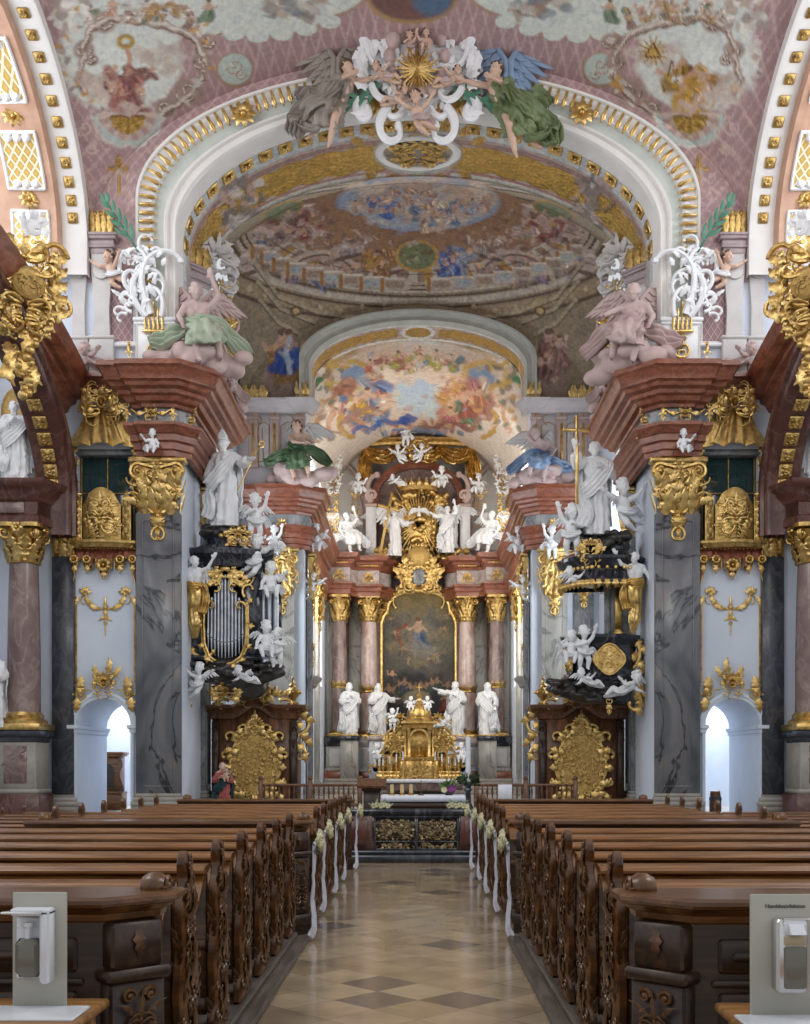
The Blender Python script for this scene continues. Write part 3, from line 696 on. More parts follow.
# passage arch moulding and imposts
mb = MB()
def arch_band(mb, cx, hw0, hw1, spring, y0, y1, z0=None, n=28, rise0=None, rise1=None):
    a = arch_pts(cx, hw0, spring, rise0 or hw0, n); b = arch_pts(cx, hw1, spring, rise1 or hw1, n)
    if z0 is not None: a = [(a[0][0], z0)]+a+[(a[-1][0], z0)]; b = [(b[0][0], z0)]+b+[(b[-1][0], z0)]
    mb.grid([[(x, y1, z) for x, z in b], [(x, y0, z) for x, z in b], [(x, y0, z) for x, z in a], [(x, y1, z) for x, z in a]], cu=True)
arch_band(mb, -8.02, .70, .78, 2.65, 28.0, 28.12, .3); arch_band(mb, -8.02, .78, .87, 2.65, 27.97, 28.12, 2.65)
for s in (-1, 1):
    mb.sweep([(0,2.45),(.04,2.47),(.05,2.56),(.09,2.58),(.1,2.66),(0,2.68)], [(-8.02+s*.9, 28.02), (-8.02+s*.72, 28.02), (-8.02+s*.72, 30.9)] if s < 0 else [(-8.02+.72, 30.9), (-8.02+.72, 28.02), (-8.02+.9, 28.02)], right=(s < 0) or True)
S2('trim_passage_left', 'trim_passage_right', mb, WHITE, 'moulded white arch and imposts of the passage on the {S}')

# upper wall zone above the main cornice
HW0, SP0, CR0, HW1, SP1, CR1 = 6.1, 15.2, 18.4, 7.13, 15.97, 19.26
def A1(r, n=72, z0=11.5):
    hw, sp, cr = HW0+(HW1-HW0)*r, SP0+(SP1-SP0)*r, CR0+(CR1-CR0)*r
    pts = [(-hw, z0+(sp-z0)*i/10) for i in range(10)]+[(hw*math.cos(PI-PI*i/n), sp+(cr-sp)*math.sin(PI*i/n)) for i in range(n+1)]
    return pts+[(hw, sp+(z0-sp)*i/10) for i in range(1, 11)]
mb = MB()
mb.box(-12, -6.9, 28.05, 28.6, 11.55, 15.9); mb.box(-6.95, -6.12, 28.05, 31.3, 11.55, 15.2)
S2('wall_upper_left', 'wall_upper_right', mb, WHITE, 'white upper wall above the red cornice on the {S}')
# archivolt
def arch_strip(mb, rs):
    c = [A1(r) for r, y in rs]; mb.grid([[(x, y, z) for x, z in cc] for cc, (r, y) in zip(c, rs)])
mb = MB()
arch_strip(mb, [(0, 28.6), (0, 27.98), (.06, 27.9), (.10, 27.9), (.13, 27.97), (.22, 27.97), (.25, 27.88), (.30, 27.86), (.33, 27.95), (.36, 27.97)])
arch_strip(mb, [(.60, 27.97), (.62, 27.88), (.66, 27.86), (.69, 27.9), (.80, 27.92), (.93, 27.86), (.95, 27.78), (1.0, 27.76), (1.02, 27.84), (1.02, 28.15)])
tr1 = struct('trim_1', mb, WARMW, 'moulded white face of the great arch into the crossing')
mb = MB(); arch_strip(mb, [(.355, 27.965), (.42, 27.985), (.55, 27.985), (.605, 27.965)]); mb.build('green_field', PALEG, tr1)
mb = MB()
a = A1(.80, 150); L = 0; last = 0; R_ = random.Random(3)
cum = [0]
for p, q in zip(a, a[1:]): cum.append(cum[-1]+math.dist(p, q))
def at_len(pts, cum, s):
    import bisect
    i = max(0, min(len(pts)-2, bisect.bisect(cum, s)-1)); t = (s-cum[i])/(cum[i+1]-cum[i]+1e-9); p, q = pts[i], pts[i+1]
    return (p[0]+(q[0]-p[0])*t, p[1]+(q[1]-p[1])*t, math.atan2(q[1]-p[1], q[0]-p[0]))
s = 2.4
while s < cum[-1]-2.4:
    x, z, an = at_len(a, cum, s)
    leaf(mb, (x-.25*math.cos(an+PI/2), z-.25*math.sin(an+PI/2)), an+PI/2, .46, .12, 0, 27.86, .05, 1, 7, .02, .4)
    mb.ball((x-.30*math.cos(an+PI/2), 27.85, z-.30*math.sin(an+PI/2)), .03, 6, 4); s += .215
mb.build('gilded_leaf_border', GOLD, tr1)
for px_, py_ in ((243, 113), (582, 112)):
    w = W(px_, py_, 27.7); mb = MB(); rosette(mb, (w.x, w.z), .34, 27.78, 9, .12); o = mb.build('gilded_flower', GOLD, tr1)
# soffit
SOF_Y0, SOF_Y1 = 28.6, 31.3
def paint_soffit(c):
    x, y, z = c.P[:,0], c.P[:,1], c.P[:,2]
    c.put(((y > 29.25) & (z > 15.0)).astype(float), lin('#B9A9A0')); w = (y-29.25)/(31.3-29.25)
    th = np.arctan2((z-SP0)/(CR0-SP0), x/HW0)
    edge = .5+.42*np.cos(th*2)*0+.06*np.sin(th*22)
    panel = (w > .18+.05*np.sin(th*34)) & (w < .80+.05*np.sin(th*40)) & (abs(x) > .95) & (z > 15.4)
    c.put(panel.astype(float), (.58,.37,.10), 1.0)
    c.put(((w > .88) & (z > 15.2)).astype(float), lin('#C9C6BC'))
    c.put(((abs(w-.84) < .035) & (z > 15.2)).astype(float), lin('#A77E78'))
    c.put(((abs(w-.12) < .05) & (z > 15.2)).astype(float), lin('#A3837B'))
    for (a_, b_) in ((-.9, .9),):
        m = (abs(x) < .95)
        c.put((m & (y > 29.2)).astype(float), lin('#B8968A'))
    for k in range(16):
        t = 2*PI*k/16; c.ell(418+66*math.cos(t), 153+30*math.sin(t), 7, 4.5, (.55,.35,.10), 1, math.degrees(t), .3, gold=.9)
    c.ell(418, 153, 44, 22, lin('#B7B8AE'), 1, 0, .1); c.ell(418, 153, 36, 16, lin('#A7A191'), 1, 0, .1)
    # mottled grey-white rocaille toward the springing
    for sgn in (-1, 1):
        for k in range(40):
            R = random.Random(k*7+sgn); c.ell(418+sgn*R.uniform(150, 195), R.uniform(178, 232), R.uniform(3, 9), R.uniform(2, 6), R.choice(['#CFCAC4','#8B7D78','#B79E96','#6F6660']), .8, R.uniform(-60, 60), .4, wob=.8)
    c.put(((z < 15.0) & (y > 29.0)).astype(float), lin('#AFA8A2'))
rows = []
for i in range(61):
    y = SOF_Y0+(SOF_Y1-SOF_Y0)*i/60; rows.append([(x, y, z) for x, z in A1(0, 260)])
o = grid_obj('ceiling_arch_soffit', rows, FRESCO, paint_soffit, lin('#C4CACD')); o['kind'] = 'structure'; o['label'] = 'underside of the great arch with gilded relief panels'
mb = MB(); a = A1(0, 150); cum = [0]
for p, q in zip(a, a[1:]): cum.append(cum[-1]+math.dist(p, q))
mbs = MB(); s = 3.75
while s < cum[-1]-3.6:
    x, z, an = at_len(a, cum, s); M = Matrix.Translation((x, 28.82, z)) @ Matrix.Rotation(-an, 4, 'Y')
    q = MB(); q.bbox(-.19, .19, -.2, .2, -.045, .02, .02); q2 = MB(); rosette(q2, (0, 0), .15, 0, 6, .05); q2.xf(Matrix.Rotation(PI/2, 4, 'X')); q2.v = [(x_, y_, -z_*1-.04 if False else z_-.05) for x_, y_, z_ in q2.v]
    mbs.add(q, M); mbs.add(q2, M); s += .555
mbs.build('gilded_squares', GOLD, tr1)
mb = MB(); rocaille(mb, 1.5, .7, 5, .10, True, .8, crest=False); q = MB(); rocaille(q, 1.5, .7, 6, .1, False, .7, crest=False); mb.add(q, Matrix.Scale(-1, 4, (0,0,1)))
M = Matrix.Translation((0, 29.95, 18.33)) @ Matrix.Rotation(math.radians(78), 4, 'X')
mb.xf(Matrix.Translation((0, 29.95, 18.36)) @ Matrix.Rotation(math.radians(90), 4, 'X') @ Matrix.Scale(1, 4) )
mb.build('gilded_rosette', GOLD, tr1)
mb = MB()
mb.grid([[((r)*math.cos(t)*1.06, 29.95+r*.75*math.sin(t), CR0-.10+h) for t in [2*PI*i/40 for i in range(40)]] for r, h in ((.9,.1),(.9,-.02),(.96,-.06),(1.04,-.06),(1.1,-.02),(1.1,.1))], cv=True)
mb.build('oval_frame', WARMW, tr1)

# ------------------------------------------------------------------ painted nave vault
VZ, VA, VHA, VB, VYC = 14.7, 8.45, 4.95, 5.6, 22.4
def vault_z(x, y, p=2.6):
    A = VHA*math.sqrt(max(0, 1-(x/VA)**2)); B = 3.95*math.sqrt(max(0, 1-((y-VYC)/VB)**2))
    return VZ+(A**p+B**p)**(1/p)
PINK = np.array(lin('#AB8D8E'))
def paint_vault(c):
    x, y, z = c.P[:,0], c.P[:,1], c.P[:,2]
    for sg in (1, -1):
        q = ((x+sg*z*.9)/.30) % 1; q = np.minimum(q, 1-q)
        c.put(np.clip(1.3-q/.10, 0, 1)*.7, lin('#C9B0AE'))
    pale, tan, grey = '#D3D8D1', '#A98D79', '#9C8E88'
    for sg in (-1, 1):   # pale painted sky of the centre fresco with its scalloped edge
        X = lambda v: 418+sg*v
        for cx, cy, rx, ry in ((160, -14, 92, 50), (228, -20, 40, 36), (100, -16, 50, 32)):
            c.ell(X(cx), cy, rx+3, ry+3, tan, 1, 0, .06); 
        for cx, cy, rx, ry in ((160, -14, 92, 50), (228, -20, 40, 36), (100, -16, 50, 32)):
            c.ell(X(cx), cy, rx, ry, pale, 1, 0, .06)
        for dx in range(-3, 4): c.ell(X(160+dx*24), 36-abs(dx)**1.7*2.2, 11, 7, pale, 1, 0, .1)
        c.ell(X(183), 70, 19, 18, tan, 1, 0, .08); c.ell(X(183), 69, 16.5, 15.5, '#B9C6BE', 1, 0, .08); c.scroll(X(183), 66, 9, '#A78F80', sg, 2, '#D8CFC4'); c.scroll(X(178), 74, 6, '#A78F80', -sg, 1.6, '#D8CFC4')
        for k in range(26):
            R = random.Random(k+40*sg); c.ell(X(R.uniform(95, 150)), R.uniform(-4, 16), R.uniform(5,12), R.uniform(2,6), R.choice(['#9B7F70','#B29B8C','#8A7A73','#C9C3B8','#7F8B93']), .7, R.uniform(-40,40), .5, wob=1)
    c.ell(412, -2, 46, 26, '#A88A62', 1, 0, .08); c.ell(412, -4, 42, 24, '#7A5A55', 1, 0, .1); c.ell(432, -2, 20, 18, '#53718F', .9, 0, .4)
    # two painted cartouches
    for sg, cx in ((-1, 118), (1, 700)):
        X = lambda v: cx+sg*(v-118)*-1 if sg > 0 else v
        c.ell(X(120), 60, 62, 52, '#D6DAD4', 1, 0, .12, wob=1.4); c.ell(X(125), 20, 64, 28, '#CFD3CD', 1, 0, .2, wob=2)
        # banderole frame scrolls
        for (a, b, r, s_) in ((104, 22, 9, 1), (202, 62, 8, -1), (188, 92, 12, -1), (166, 108, 8, 1), (208, 42, 7, 1), (84, 50, 8, 1), (92, 60, 5, -1), (150, 16, 7, 1)):
            c.ell(X(a), b, r*1.35, r*1.25, '#A08A80', .9, 0, .3); c.scroll(X(a), b, r, '#6F5B52', s_*-sg, 2.2, '#DDD6CC')
        for pts in ([(84,48),(92,28),(112,18),(140,22),(166,26),(190,36),(204,56)], [(204,60),(204,76),(190,96),(172,108),(160,116)], [(84,56),(78,80),(84,92)]):
            P = [(X(a), b) for a, b in pts]; c.line(P, 8, '#A58D80', .9, wob=.7); c.line([(a, b-1.5) for a, b in P], 3, '#D9D2C9', .8, wob=.6); c.line([(a, b+3) for a, b in P], 1.6, '#6B564C', .8, wob=.6)
        for k in range(46):
            R = random.Random(k*3+sg); a = R.uniform(0, 2*PI); q = R.uniform(.92, 1.15); c.ell(X(135+70*q*math.cos(a)), 55+58*q*math.sin(a), R.uniform(2,6), R.uniform(1.5,4), R.choice(['#E2DED6','#8A746A','#B99F92','#D3C9BF','#C79A4A']), .75, R.uniform(-60,60), .4, wob=.8)
        # putti and flowers along the top of the frame
        for k, (a, b, u) in enumerate(((112, 6, 22), (146, 10, 24), (208, 10, 26), (188, 20, 18), (90, 14, 20))):
            c.fig(X(a), b, u, ['#B99885','#A98A5A','#6E7F6A','#8E7468','#BFB4A8'][k], k+3, sg, .2, '#C8A48A')
        for k in range(24):
            R = random.Random(k+99*sg); c.ell(X(R.uniform(50, 92)), R.uniform(-2, 30), R.uniform(3,7), R.uniform(2,5), R.choice(['#E3E0D9','#CFCBC3','#A0958C','#B7A79A']), .85, 0, .4, wob=.8)
        # clouds and the draped figure
        c.clouds(X(100), 88, 24, 14, ['#B59A8A','#C7AE9C','#A58878','#CDB9AA'], 14, 5, .8, .5); c.clouds(X(160), 58, 26, 14, ['#B49E93','#C3B4A8','#A98F82'], 14, 8, .7, .5)
        robe = '#8A5A55' if sg < 0 else '#B98F3C'
        c.fig(X(128), 92, 62, robe, 11, -sg if sg < 0 else sg, .15 if sg < 0 else -.1, '#C49A80', '#A06A60' if sg < 0 else '#C7A04B')
        c.line([(X(128), 78), (X(130), 58), (X(126), 46)], 5, '#C49A80', .95) if sg < 0 else c.line([(X(132), 66), (X(150), 78), (X(160), 70)], 4, '#C49A80', .95)
        if sg < 0:
            c.ring(126, 42, 6.5, 5.5, 4, (.55,.36,.10), 1, gold=.6)
        else:
            for k in range(14):
                t = 2*PI*k/14; c.line([(653, 52), (653+15*math.cos(t), 52+15*math.sin(t))], [3.4, .8], (.62,.42,.12), 1, gold=.5)
            c.line([(645, 57), (661, 57), (653, 43), (645, 57)], 1.6, '#7A4A20', 1)
            for k, (a, b) in enumerate(((668, 78), (676, 86))): c.ell(a, b, 4, 6, (.5,.33,.1), 1, 0, .3, gold=.3)
            c.line([(672, 60), (668, 76)], 1, '#7A5A2A'); c.line([(672, 60), (678, 84)], 1, '#7A5A2A')
        cluster(c, X(130), 82, 26, 16, (['#8A5A55','#A06A60','#C4A692','#6E4A46'] if sg < 0 else ['#B98F3C','#C7A04B','#8E6A2A','#C4A692']), 24, 81+sg); cluster(c, X(140), 12, 56, 9, ['#B99885','#8E7468','#BFB4A8','#6E7F6A','#A98A5A','#D3C9BF'], 46, 83+sg)
        # fan shell below
        for k in range(13):
            t = .15+(PI-.3)*k/12; c.line([(X(128)+11*math.cos(t), 112+9*math.sin(t)), (X(128)+30*math.cos(t), 112+29*math.sin(t))], [3, 7], '#B59A91' if k % 2 else '#CDBBB0', .9)
        c.ring(X(128), 112, 32, 31, 5, '#B7CBC6', .9, None, .1, PI-.1, wob=.8); c.ring(X(128), 112, 36, 35, 3, '#D5D3CB', .8, None, .1, PI-.1, wob=1)
        for k in range(9):
            t = .1+(PI-.2)*k/8; c.line([(X(128)+5*math.cos(t), 117+2*math.sin(t)), (X(128)+15*math.cos(t), 117+15*math.sin(t))], [3, 5.5], (.60,.40,.11) if k % 2 else (.42,.26,.06), 1, gold=.7)
        c.clouds(X(128), 108, 17, 6, ['#C3ACA0','#B0978B','#D2C3B8'], 10, 4, .9, .5)
        # hanging stem
        c.line([(X(119), 156), (X(119), 168)], [3, 8], (.56,.37,.1), 1, gold=.6); c.line([(X(110), 169), (X(128), 169)], 4, (.56,.37,.1), 1, gold=.6); c.line([(X(119), 172), (X(119), 198)], [8, 4], '#BEA49B', 1); c.line([(X(119), 176), (X(119), 194)], 2.5, (.56,.37,.1), 1, gold=.6)
        for s_ in (-1, 1):
            c.scroll(X(119+s_*12), 178, 6, '#C9B2AA', s_, 1.6); c.scroll(X(119+s_*34 if s_ < 0 else 160), 128 if s_ < 0 else 150, 9, '#C9B4AC', s_, 1.8); c.scroll(X(92), 148, 7, '#C9B4AC', s_, 1.5)
            c.line([(X(119+s_*9), 186), (X(119+s_*14), 200), (X(119+s_*8), 206)], 1.6, '#C9B4AC', .9)
        for k in range(16): c.ell(X(88+12*math.sin(k*.5)), 118+k*5, 2.6, 2.2, '#C4ADA6', .9, 0, .4)
ys = [16+5.5*i/24 for i in range(24)]+[21.5+(28.02-21.5)*(i/176) for i in range(177)]
rows = [[(x, min(y, 28.0), vault_z(x, min(y, 28.0))) for x in [-VA*math.sin(PI/2*(1-2*j/460)) if False else -8.44+16.88*j/460 for j in range(461)]] for y in ys]
o = grid_obj('ceiling', rows, FRESCO3, paint_vault, PINK); o['kind'] = 'structure'; o['label'] = 'rose patterned nave vault with painted cartouches'
rows = []
for k in range(41):
    row = []
    for j in range(461):
        x = -8.44+16.88*j/460; hw, sp, cr = HW1, SP1, CR1
        lo = sp+(cr-sp)*math.sqrt(1-(x/hw)**2) if abs(x) < hw else 14.0
        row.append((x, 28.012, lo-.05+(vault_z(x, 28.0)+.08-lo)*k/40))
    rows.append(row)
o = grid_obj('wall_spandrels', rows, FRESCO3, paint_vault, PINK); o['kind'] = 'structure'; o['label'] = 'rose patterned wall around the great arch'

# side arch bands with gilt squares, window reveals (upper nave walls)
mb = MB(); n = 60
def side_arch(hb, hz, n=60, z0=14.0):
    return [(VYC-hb, z0)]+[(VYC-hb*math.cos(PI*i/n), VZ+.0+hz*math.sin(PI*i/n)) for i in range(n+1)]+[(VYC+hb, z0)]
def side_strip(mb, rs):
    mb.grid([[(x, y, z) for y, z in side_arch(hb, hz)] for hb, hz, x in rs])
side_strip(mb, [(5.30, 3.70, -8.95), (5.30, 3.70, -8.40), (5.32, 3.72, -8.34), (5.66, 3.98, -8.34), (5.68, 4.0, -8.5)])
a_, b_ = S2('trim_side_arch_left', 'trim_side_arch_right', mb, WARMW, 'white arch band with gilt squares over the side window on the {S}')
mb = MB()
for i in range(4, 57):
    t = PI*(i+.5)/60
    if i % 2: continue
    M = Matrix.Translation((-8.33, VYC-5.48*math.cos(t), VZ+3.85*math.sin(t))) @ Matrix.Rotation(PI/2, 4, 'Z')
    q = MB(); q.bbox(-.125, .125, -.03, .03, -.125, .125, .02); rosette(q, (0, 0), .11, -.03, 6, .03)
    t = PI-t; ny, nz = -math.cos(t)*-1/5.3, math.sin(t)/3.7; L = math.hypot(ny, nz); ny, nz = ny/L, nz/L
    M = Matrix(((1, 0, 0, -8.66), (0, ny, -nz, VYC+5.28*math.cos(t)), (0, nz, ny, VZ+3.68*math.sin(t)), (0, 0, 0, 1)))
    mb.add(q, M)
g_ = mb.build('gilded_squares', GOLDD, a_); g2 = link_mesh('gilded_squares', g_.data, b_)
mb = MB()
pts = [(-8.345, VYC-5.70*math.cos(PI*i/90), VZ+4.02*math.sin(PI*i/90)) for i in range(91)]
for p in pts: mb.ball(p, .045, 6, 4)
g_ = mb.build('gilded_bead_edge', GOLD, a_); link_mesh('gilded_bead_edge', g_.data, b_)
REVEAL = noise_mat('terracotta_reveal', [(.3,(.50,.29,.20)),(.7,(.66,.42,.30))], 2, 4, .6, 0, .05, .01)
mb = MB(); side_strip(mb, [(5.30, 3.70, -8.95), (5.05, 3.5, -9.0), (4.85, 3.3, -11.05)])
S2('window_reveal_left', 'window_reveal_right', mb, REVEAL, 'terracotta painted reveal of the nave window on the {S}')
def lattice_mat():
    m, nt, b = _mat('gold_trellis_panel'); co = coords(nt, (1,1,1))
    sx = N(nt, 'ShaderNodeSeparateXYZ'); nt.links.new(co, sx.inputs[0]); vals = []
    for sg in (1, -1):
        ad = N(nt, 'ShaderNodeMath', operation='MULTIPLY_ADD'); nt.links.new(sx.outputs[2], ad.inputs[0]); ad.inputs[1].default_value = sg*.9; nt.links.new(sx.outputs[0], ad.inputs[2])
        md = N(nt, 'ShaderNodeMath', operation='PINGPONG'); nt.links.new(ad.outputs[0], md.inputs[0]); md.inputs[1].default_value = .11; vals.append(md)
    mn = N(nt, 'ShaderNodeMath', operation='MINIMUM'); nt.links.new(vals[0].outputs[0], mn.inputs[0]); nt.links.new(vals[1].outputs[0], mn.inputs[1])
    nt.links.new(ramp(nt, mn.outputs[0], [(.02, (.85,.78,.62)), (.035, (.55,.34,.07)), (.11, (.72,.50,.16))]), b.inputs['Base Color'])
    b.inputs['Roughness'].default_value = .5; b.inputs['Metallic'].default_value = .35; return m
TRELLIS = lattice_mat()
# panels set in the reveal (far jamb, facing the camera's side of the window)
mbf = MB(); mbp = MB()
def rev_pt(t, u, lift):   # t angle along arch from far springing, u 0..1 across the reveal
    hb = 5.05+(4.85-5.05)*u; hz = 3.5+(3.3-3.5)*u; x = -9.0-2.05*u
    return (x+lift*.28, VYC+(hb-lift*.96)*math.cos(t), VZ+(hz-lift*.96)*math.sin(t))
for (t0, t1) in ((-.16, .20), (.34, .66), (.82, 1.14)):
    g = [[None]*13 for _ in range(25)]
    for i in range(25):
        for j in range(13):
            tt = t0+(t1-t0)*i/24; u = .10+.42*j/12
            if tt < 0: p = rev_pt(0, u, .03); p = (p[0], p[1], VZ+tt*4.5)
            else: p = rev_pt(tt, u, .03)
            g[i][j] = p
    mbp.grid(g)
    ring = [g[0][j] for j in range(13)]+[g[i][12] for i in range(1, 25)]+[g[24][j] for j in range(11, -1, -1)]+[g[i][0] for i in range(23, -1, -1)]
    mbf.tube(ring+[ring[1]], .045, 6, cap=False)
    for e in (2, 22):
        for s_ in (3, 6, 9): mbf.ball(g[e][s_], .11, 7, 5)
a1, b1 = S2('window_trellis_left', 'window_trellis_right', mbp, TRELLIS, 'gold trellis panels in the window reveal on the {S}')
g_ = mbf.build('white_frames', STUCCO, a1); link_mesh('white_frames', g_.data, b1)
mb = MB()
for t in (.27, .74):
    p = rev_pt(t, .3, .04); q = MB(); rosette(q, (0, 0), .26, 0, 8, .1); mb.add(q, Matrix.Translation(p) @ Matrix.Rotation(.45, 4, 'Z'))
g_ = mb.build('gilded_flowers', GOLD, a1); link_mesh('gilded_flowers', g_.data, b1)
SKYPANE = plain('daylit_window_glass', (.86,.93,1.0), .3, 0, 1.3)
mb = MB(); mb.grid([[(-11.06, y, 12.2) for y, z in side_arch(4.85, 3.3, 30)], [(-11.06, y, max(z, 12.2)) for y, z in side_arch(4.85, 3.3, 30)]])
S2('window_1', 'window_2', mb, SKYPANE, 'tall daylit nave window on the {S}')
mb = MB(); mb.box(-11.3, -11.0, 16, 17.4, 8.6, 19); mb.box(-11.3, -11.0, 27.3, 28.1, 8.6, 19); mb.box(-11.3, -11.0, 17.4, 27.3, 18, 19)
S2('wall_clerestory_left', 'wall_clerestory_right', mb, WHITE, 'white upper nave wall around the window on the {S}')

# ------------------------------------------------------------------ crossing: painted sail vault, side walls, choir arch wall
KZ, KA, KHA, KYC, KB, KHB = 14.2, 6.4, 4.0, 35.45, 4.15, 4.0
def sail_z(x, y):
    return KZ+math.sqrt(max(0, KHA**2*(1-(x/KA)**2))+max(0, KHB**2*(1-((y-KYC)/KB)**2)))
def paint_sail(c):
    x, y, z = c.P[:,0], c.P[:,1], c.P[:,2]
    e = np.sqrt((x/5.75)**2+((y-KYC)/3.75)**2); th = np.arctan2((y-KYC)/3.75, x/5.75)
    brown, rose, cream, dk = lin('#8A6A50'), lin('#94776A'), lin('#B3A698'), lin('#5C4638')
    c.put(((e > 1.0)*1.0), lin('#8B7C66'))
    for k, (a, b, col) in enumerate(((1.0, 1.02, cream), (1.035, 1.05, dk), (1.06, 1.10, cream), (1.115, 1.13, dk), (1.14, 1.2, lin('#9A8468')), (1.21, 1.23, dk), (.93, 1.0, lin('#A89685')), (.955, .965, dk), (.985, 1.0, dk))):
        c.put(((e > a) & (e < b))*1.0, col)
    bal = (e > .80) & (e < .93); c.put(bal*1.0, lin('#8E7262'))
    st = (np.sin(th*44) > .25); c.put((bal & st)*1.0, cream); c.put((bal & (np.sin(th*22) > .82))*1.0, lin('#A77F3E')); c.put(((e > .80) & (e < .815))*1.0, cream); c.put(((e > .86) & (e < .872))*.7, dk)
    c.put(((e > .4) & (e < .80))*1.0, lin('#8F6C52'))
    for k in range(5):
        t = -PI*(.0+.25*k) 
    # painted architecture: arches and pedestals
    for sg in (-1, 1):
        X = lambda v: 418+sg*v
        for rr, wd, col in ((39, 4, '#B9A294'), (35, 2, '#6B4E40'), (31, 4, '#A68C80')): c.ring(X(96), 283, rr, rr*.8, wd, col, .95, None, -PI, -.05)
        c.fig(X(98), 272, 24, '#6E6C74', 3, sg, .1, '#B99078'); c.fig(X(84), 276, 18, '#A39088', 5, -sg); c.fig(X(122), 274, 20, '#7C6A7A', 6, sg)
        for a, b, w_, h_ in ((70, 250, 26, 14), (150, 232, 22, 16), (30, 268, 26, 12), (120, 214, 26, 16), (168, 262, 16, 22)):
            c.ell(X(a), b, w_*.62, h_*.6, '#AE9A90', .9, sg*15, .15); c.ell(X(a), b+h_*.5, w_*.6, 2.2, '#5F473A', .9, sg*15, .3); c.ell(X(a), b-h_*.35, w_*.66, 2.0, '#C4B5AA', .9, sg*15, .3)
            c.line([(X(a-8), b-2), (X(a+8), b+3)], 2, '#6E564B', .7)
        c.ell(X(136), 212, 23, 9, '#A07C3C', 1, sg*22, .08); c.ell(X(136), 212, 20, 7.2, '#6F7352', 1, sg*22, .1)
        c.clouds(X(128), 228, 30, 12, ['#B08C84','#C6ABA0','#7C4A44','#8E6A62','#9B8078'], 20, 3+sg, .85, .35)
        c.fig(X(112), 226, 26, '#7E3F3C', 9+sg, sg, .3, '#C0987F', '#B5A39A'); c.fig(X(140), 232, 20, '#94807A', 4+sg, -sg, 0, '#C0987F'); c.fig(X(66), 246, 18, '#8A7D7C', 7, sg); c.fig(X(158), 250, 18, '#5E6C86', 8, sg)
        c.fig(X(40), 262, 28, '#9B6A32' if sg < 0 else '#3E568C', 12+sg, -sg, .1, '#C0987F', '#7C6A5A'); c.fig(X(62), 268, 18, '#8C7468', 2, sg)
    for sg in (-1, 1):
        X = lambda v: 418+sg*v
        cluster(c, X(118), 226, 30, 13, ['#7E3F3C','#B59E94','#9A857A','#6A4A42','#A98E84'], 34, 5+sg); cluster(c, X(72), 240, 22, 10, ['#9A8880','#B3A094','#7A655A','#8E6E5E'], 22, 15+sg)
        cluster(c, X(98), 277, 27, 11, ['#6E6C74','#A39088','#7C6A7A','#8A7262','#55607A'], 26, 25+sg); cluster(c, X(36), 262, 18, 14, (['#9B6A32','#B08A4A','#7C5A3A'] if sg < 0 else ['#3E568C','#54709E','#8A8C98']), 22, 35+sg); cluster(c, X(150), 258, 14, 20, ['#9A8A84','#7A6458','#B4A296','#5E6C86'], 18, 45+sg)
        for k in range(9):
            a = .30+.14*k; X_, Y_ = 5.75*.955*math.cos(a), min(39.45, KYC+3.75*.955*math.sin(a)); Zz = sail_z(X_, Y_); px, py = X_*F/Y_*sg+CX, HY-(Zz-CH)*F/Y_
            w_ = 7*abs(math.sin(a))+3; c.line([(px-w_, py), (px+w_, py)], 12, '#B3A394', .95); c.line([(px-w_-2.5, py-5), (px-w_-2.5, py+6)], 4, '#96672F', .95); c.line([(px-w_*.6, py), (px+w_*.6, py)], 7, '#98A0A6' if k % 2 else '#8E7360', .8); c.line([(px-w_, py-6), (px+w_, py-6)], 2, '#CDBFB0', .9)
    # sky oval
    m = ((c.x-418)/84)**2+((c.y-203)/30)**2
    c.ell(418, 203, 86, 31, '#8A6240', 1, 0, .05); c.ell(418, 203, 82, 28, '#8B97A8', 1, 0, .08)
    for sg in (-1, 1): c.ell(418+sg*78, 226, 26, 9, '#8F6C52', 1, sg*-20, .3, wob=1)
    c.ell(352, 222, 30, 9, '#8F6C52', 1, 25, .3, wob=1); c.clouds(424, 200, 66, 22, ['#C5AC98','#B59C8C','#D3BCA4','#A98C80'], 40, 12, .85, .35); c.clouds(420, 206, 62, 20, ['#B09C92','#C5AC98','#9A8A88','#A88B78','#C9B8A4','#8C98AC'], 60, 2, .75, .28)
    c.fig(385, 206, 24, '#3D5C96', 21, 1, .4, '#C7A084', '#5A78A8'); c.fig(436, 208, 28, '#A98C74', 22, -1, .1, '#C7A084', '#B9A898'); c.fig(452, 216, 20, '#5C7088', 23, 1, 0, '#C7A084'); c.fig(408, 198, 16, '#A6806A', 24, 1); c.fig(472, 206, 18, '#8C6A60', 25, -1); c.fig(356, 206, 14, '#A68C7C', 26, 1); c.fig(424, 222, 22, '#B49A82', 27, 1)
    cluster(c, 440, 212, 30, 12, ['#A98C74','#5C7088','#B9A898','#8C6A60','#C7B29A'], 34, 61); cluster(c, 386, 206, 20, 10, ['#3D5C96','#5A78A8','#B59C8C','#A6806A'], 20, 62); cluster(c, 470, 204, 22, 10, ['#A68C7C','#B48E80','#8E98A8'], 16, 63); cluster(c, 420, 192, 30, 7, ['#9C7A68','#B0917C','#8A6A5C'], 20, 64)
    c.ell(417, 256, 22, 16, '#B08A48', 1, 0, .06); c.ell(417, 256, 18.5, 13.2, '#6E7350', 1, 0, .08); c.fig(417, 256, 15, '#7C8060', 28, 1, 0, '#8A8C68')
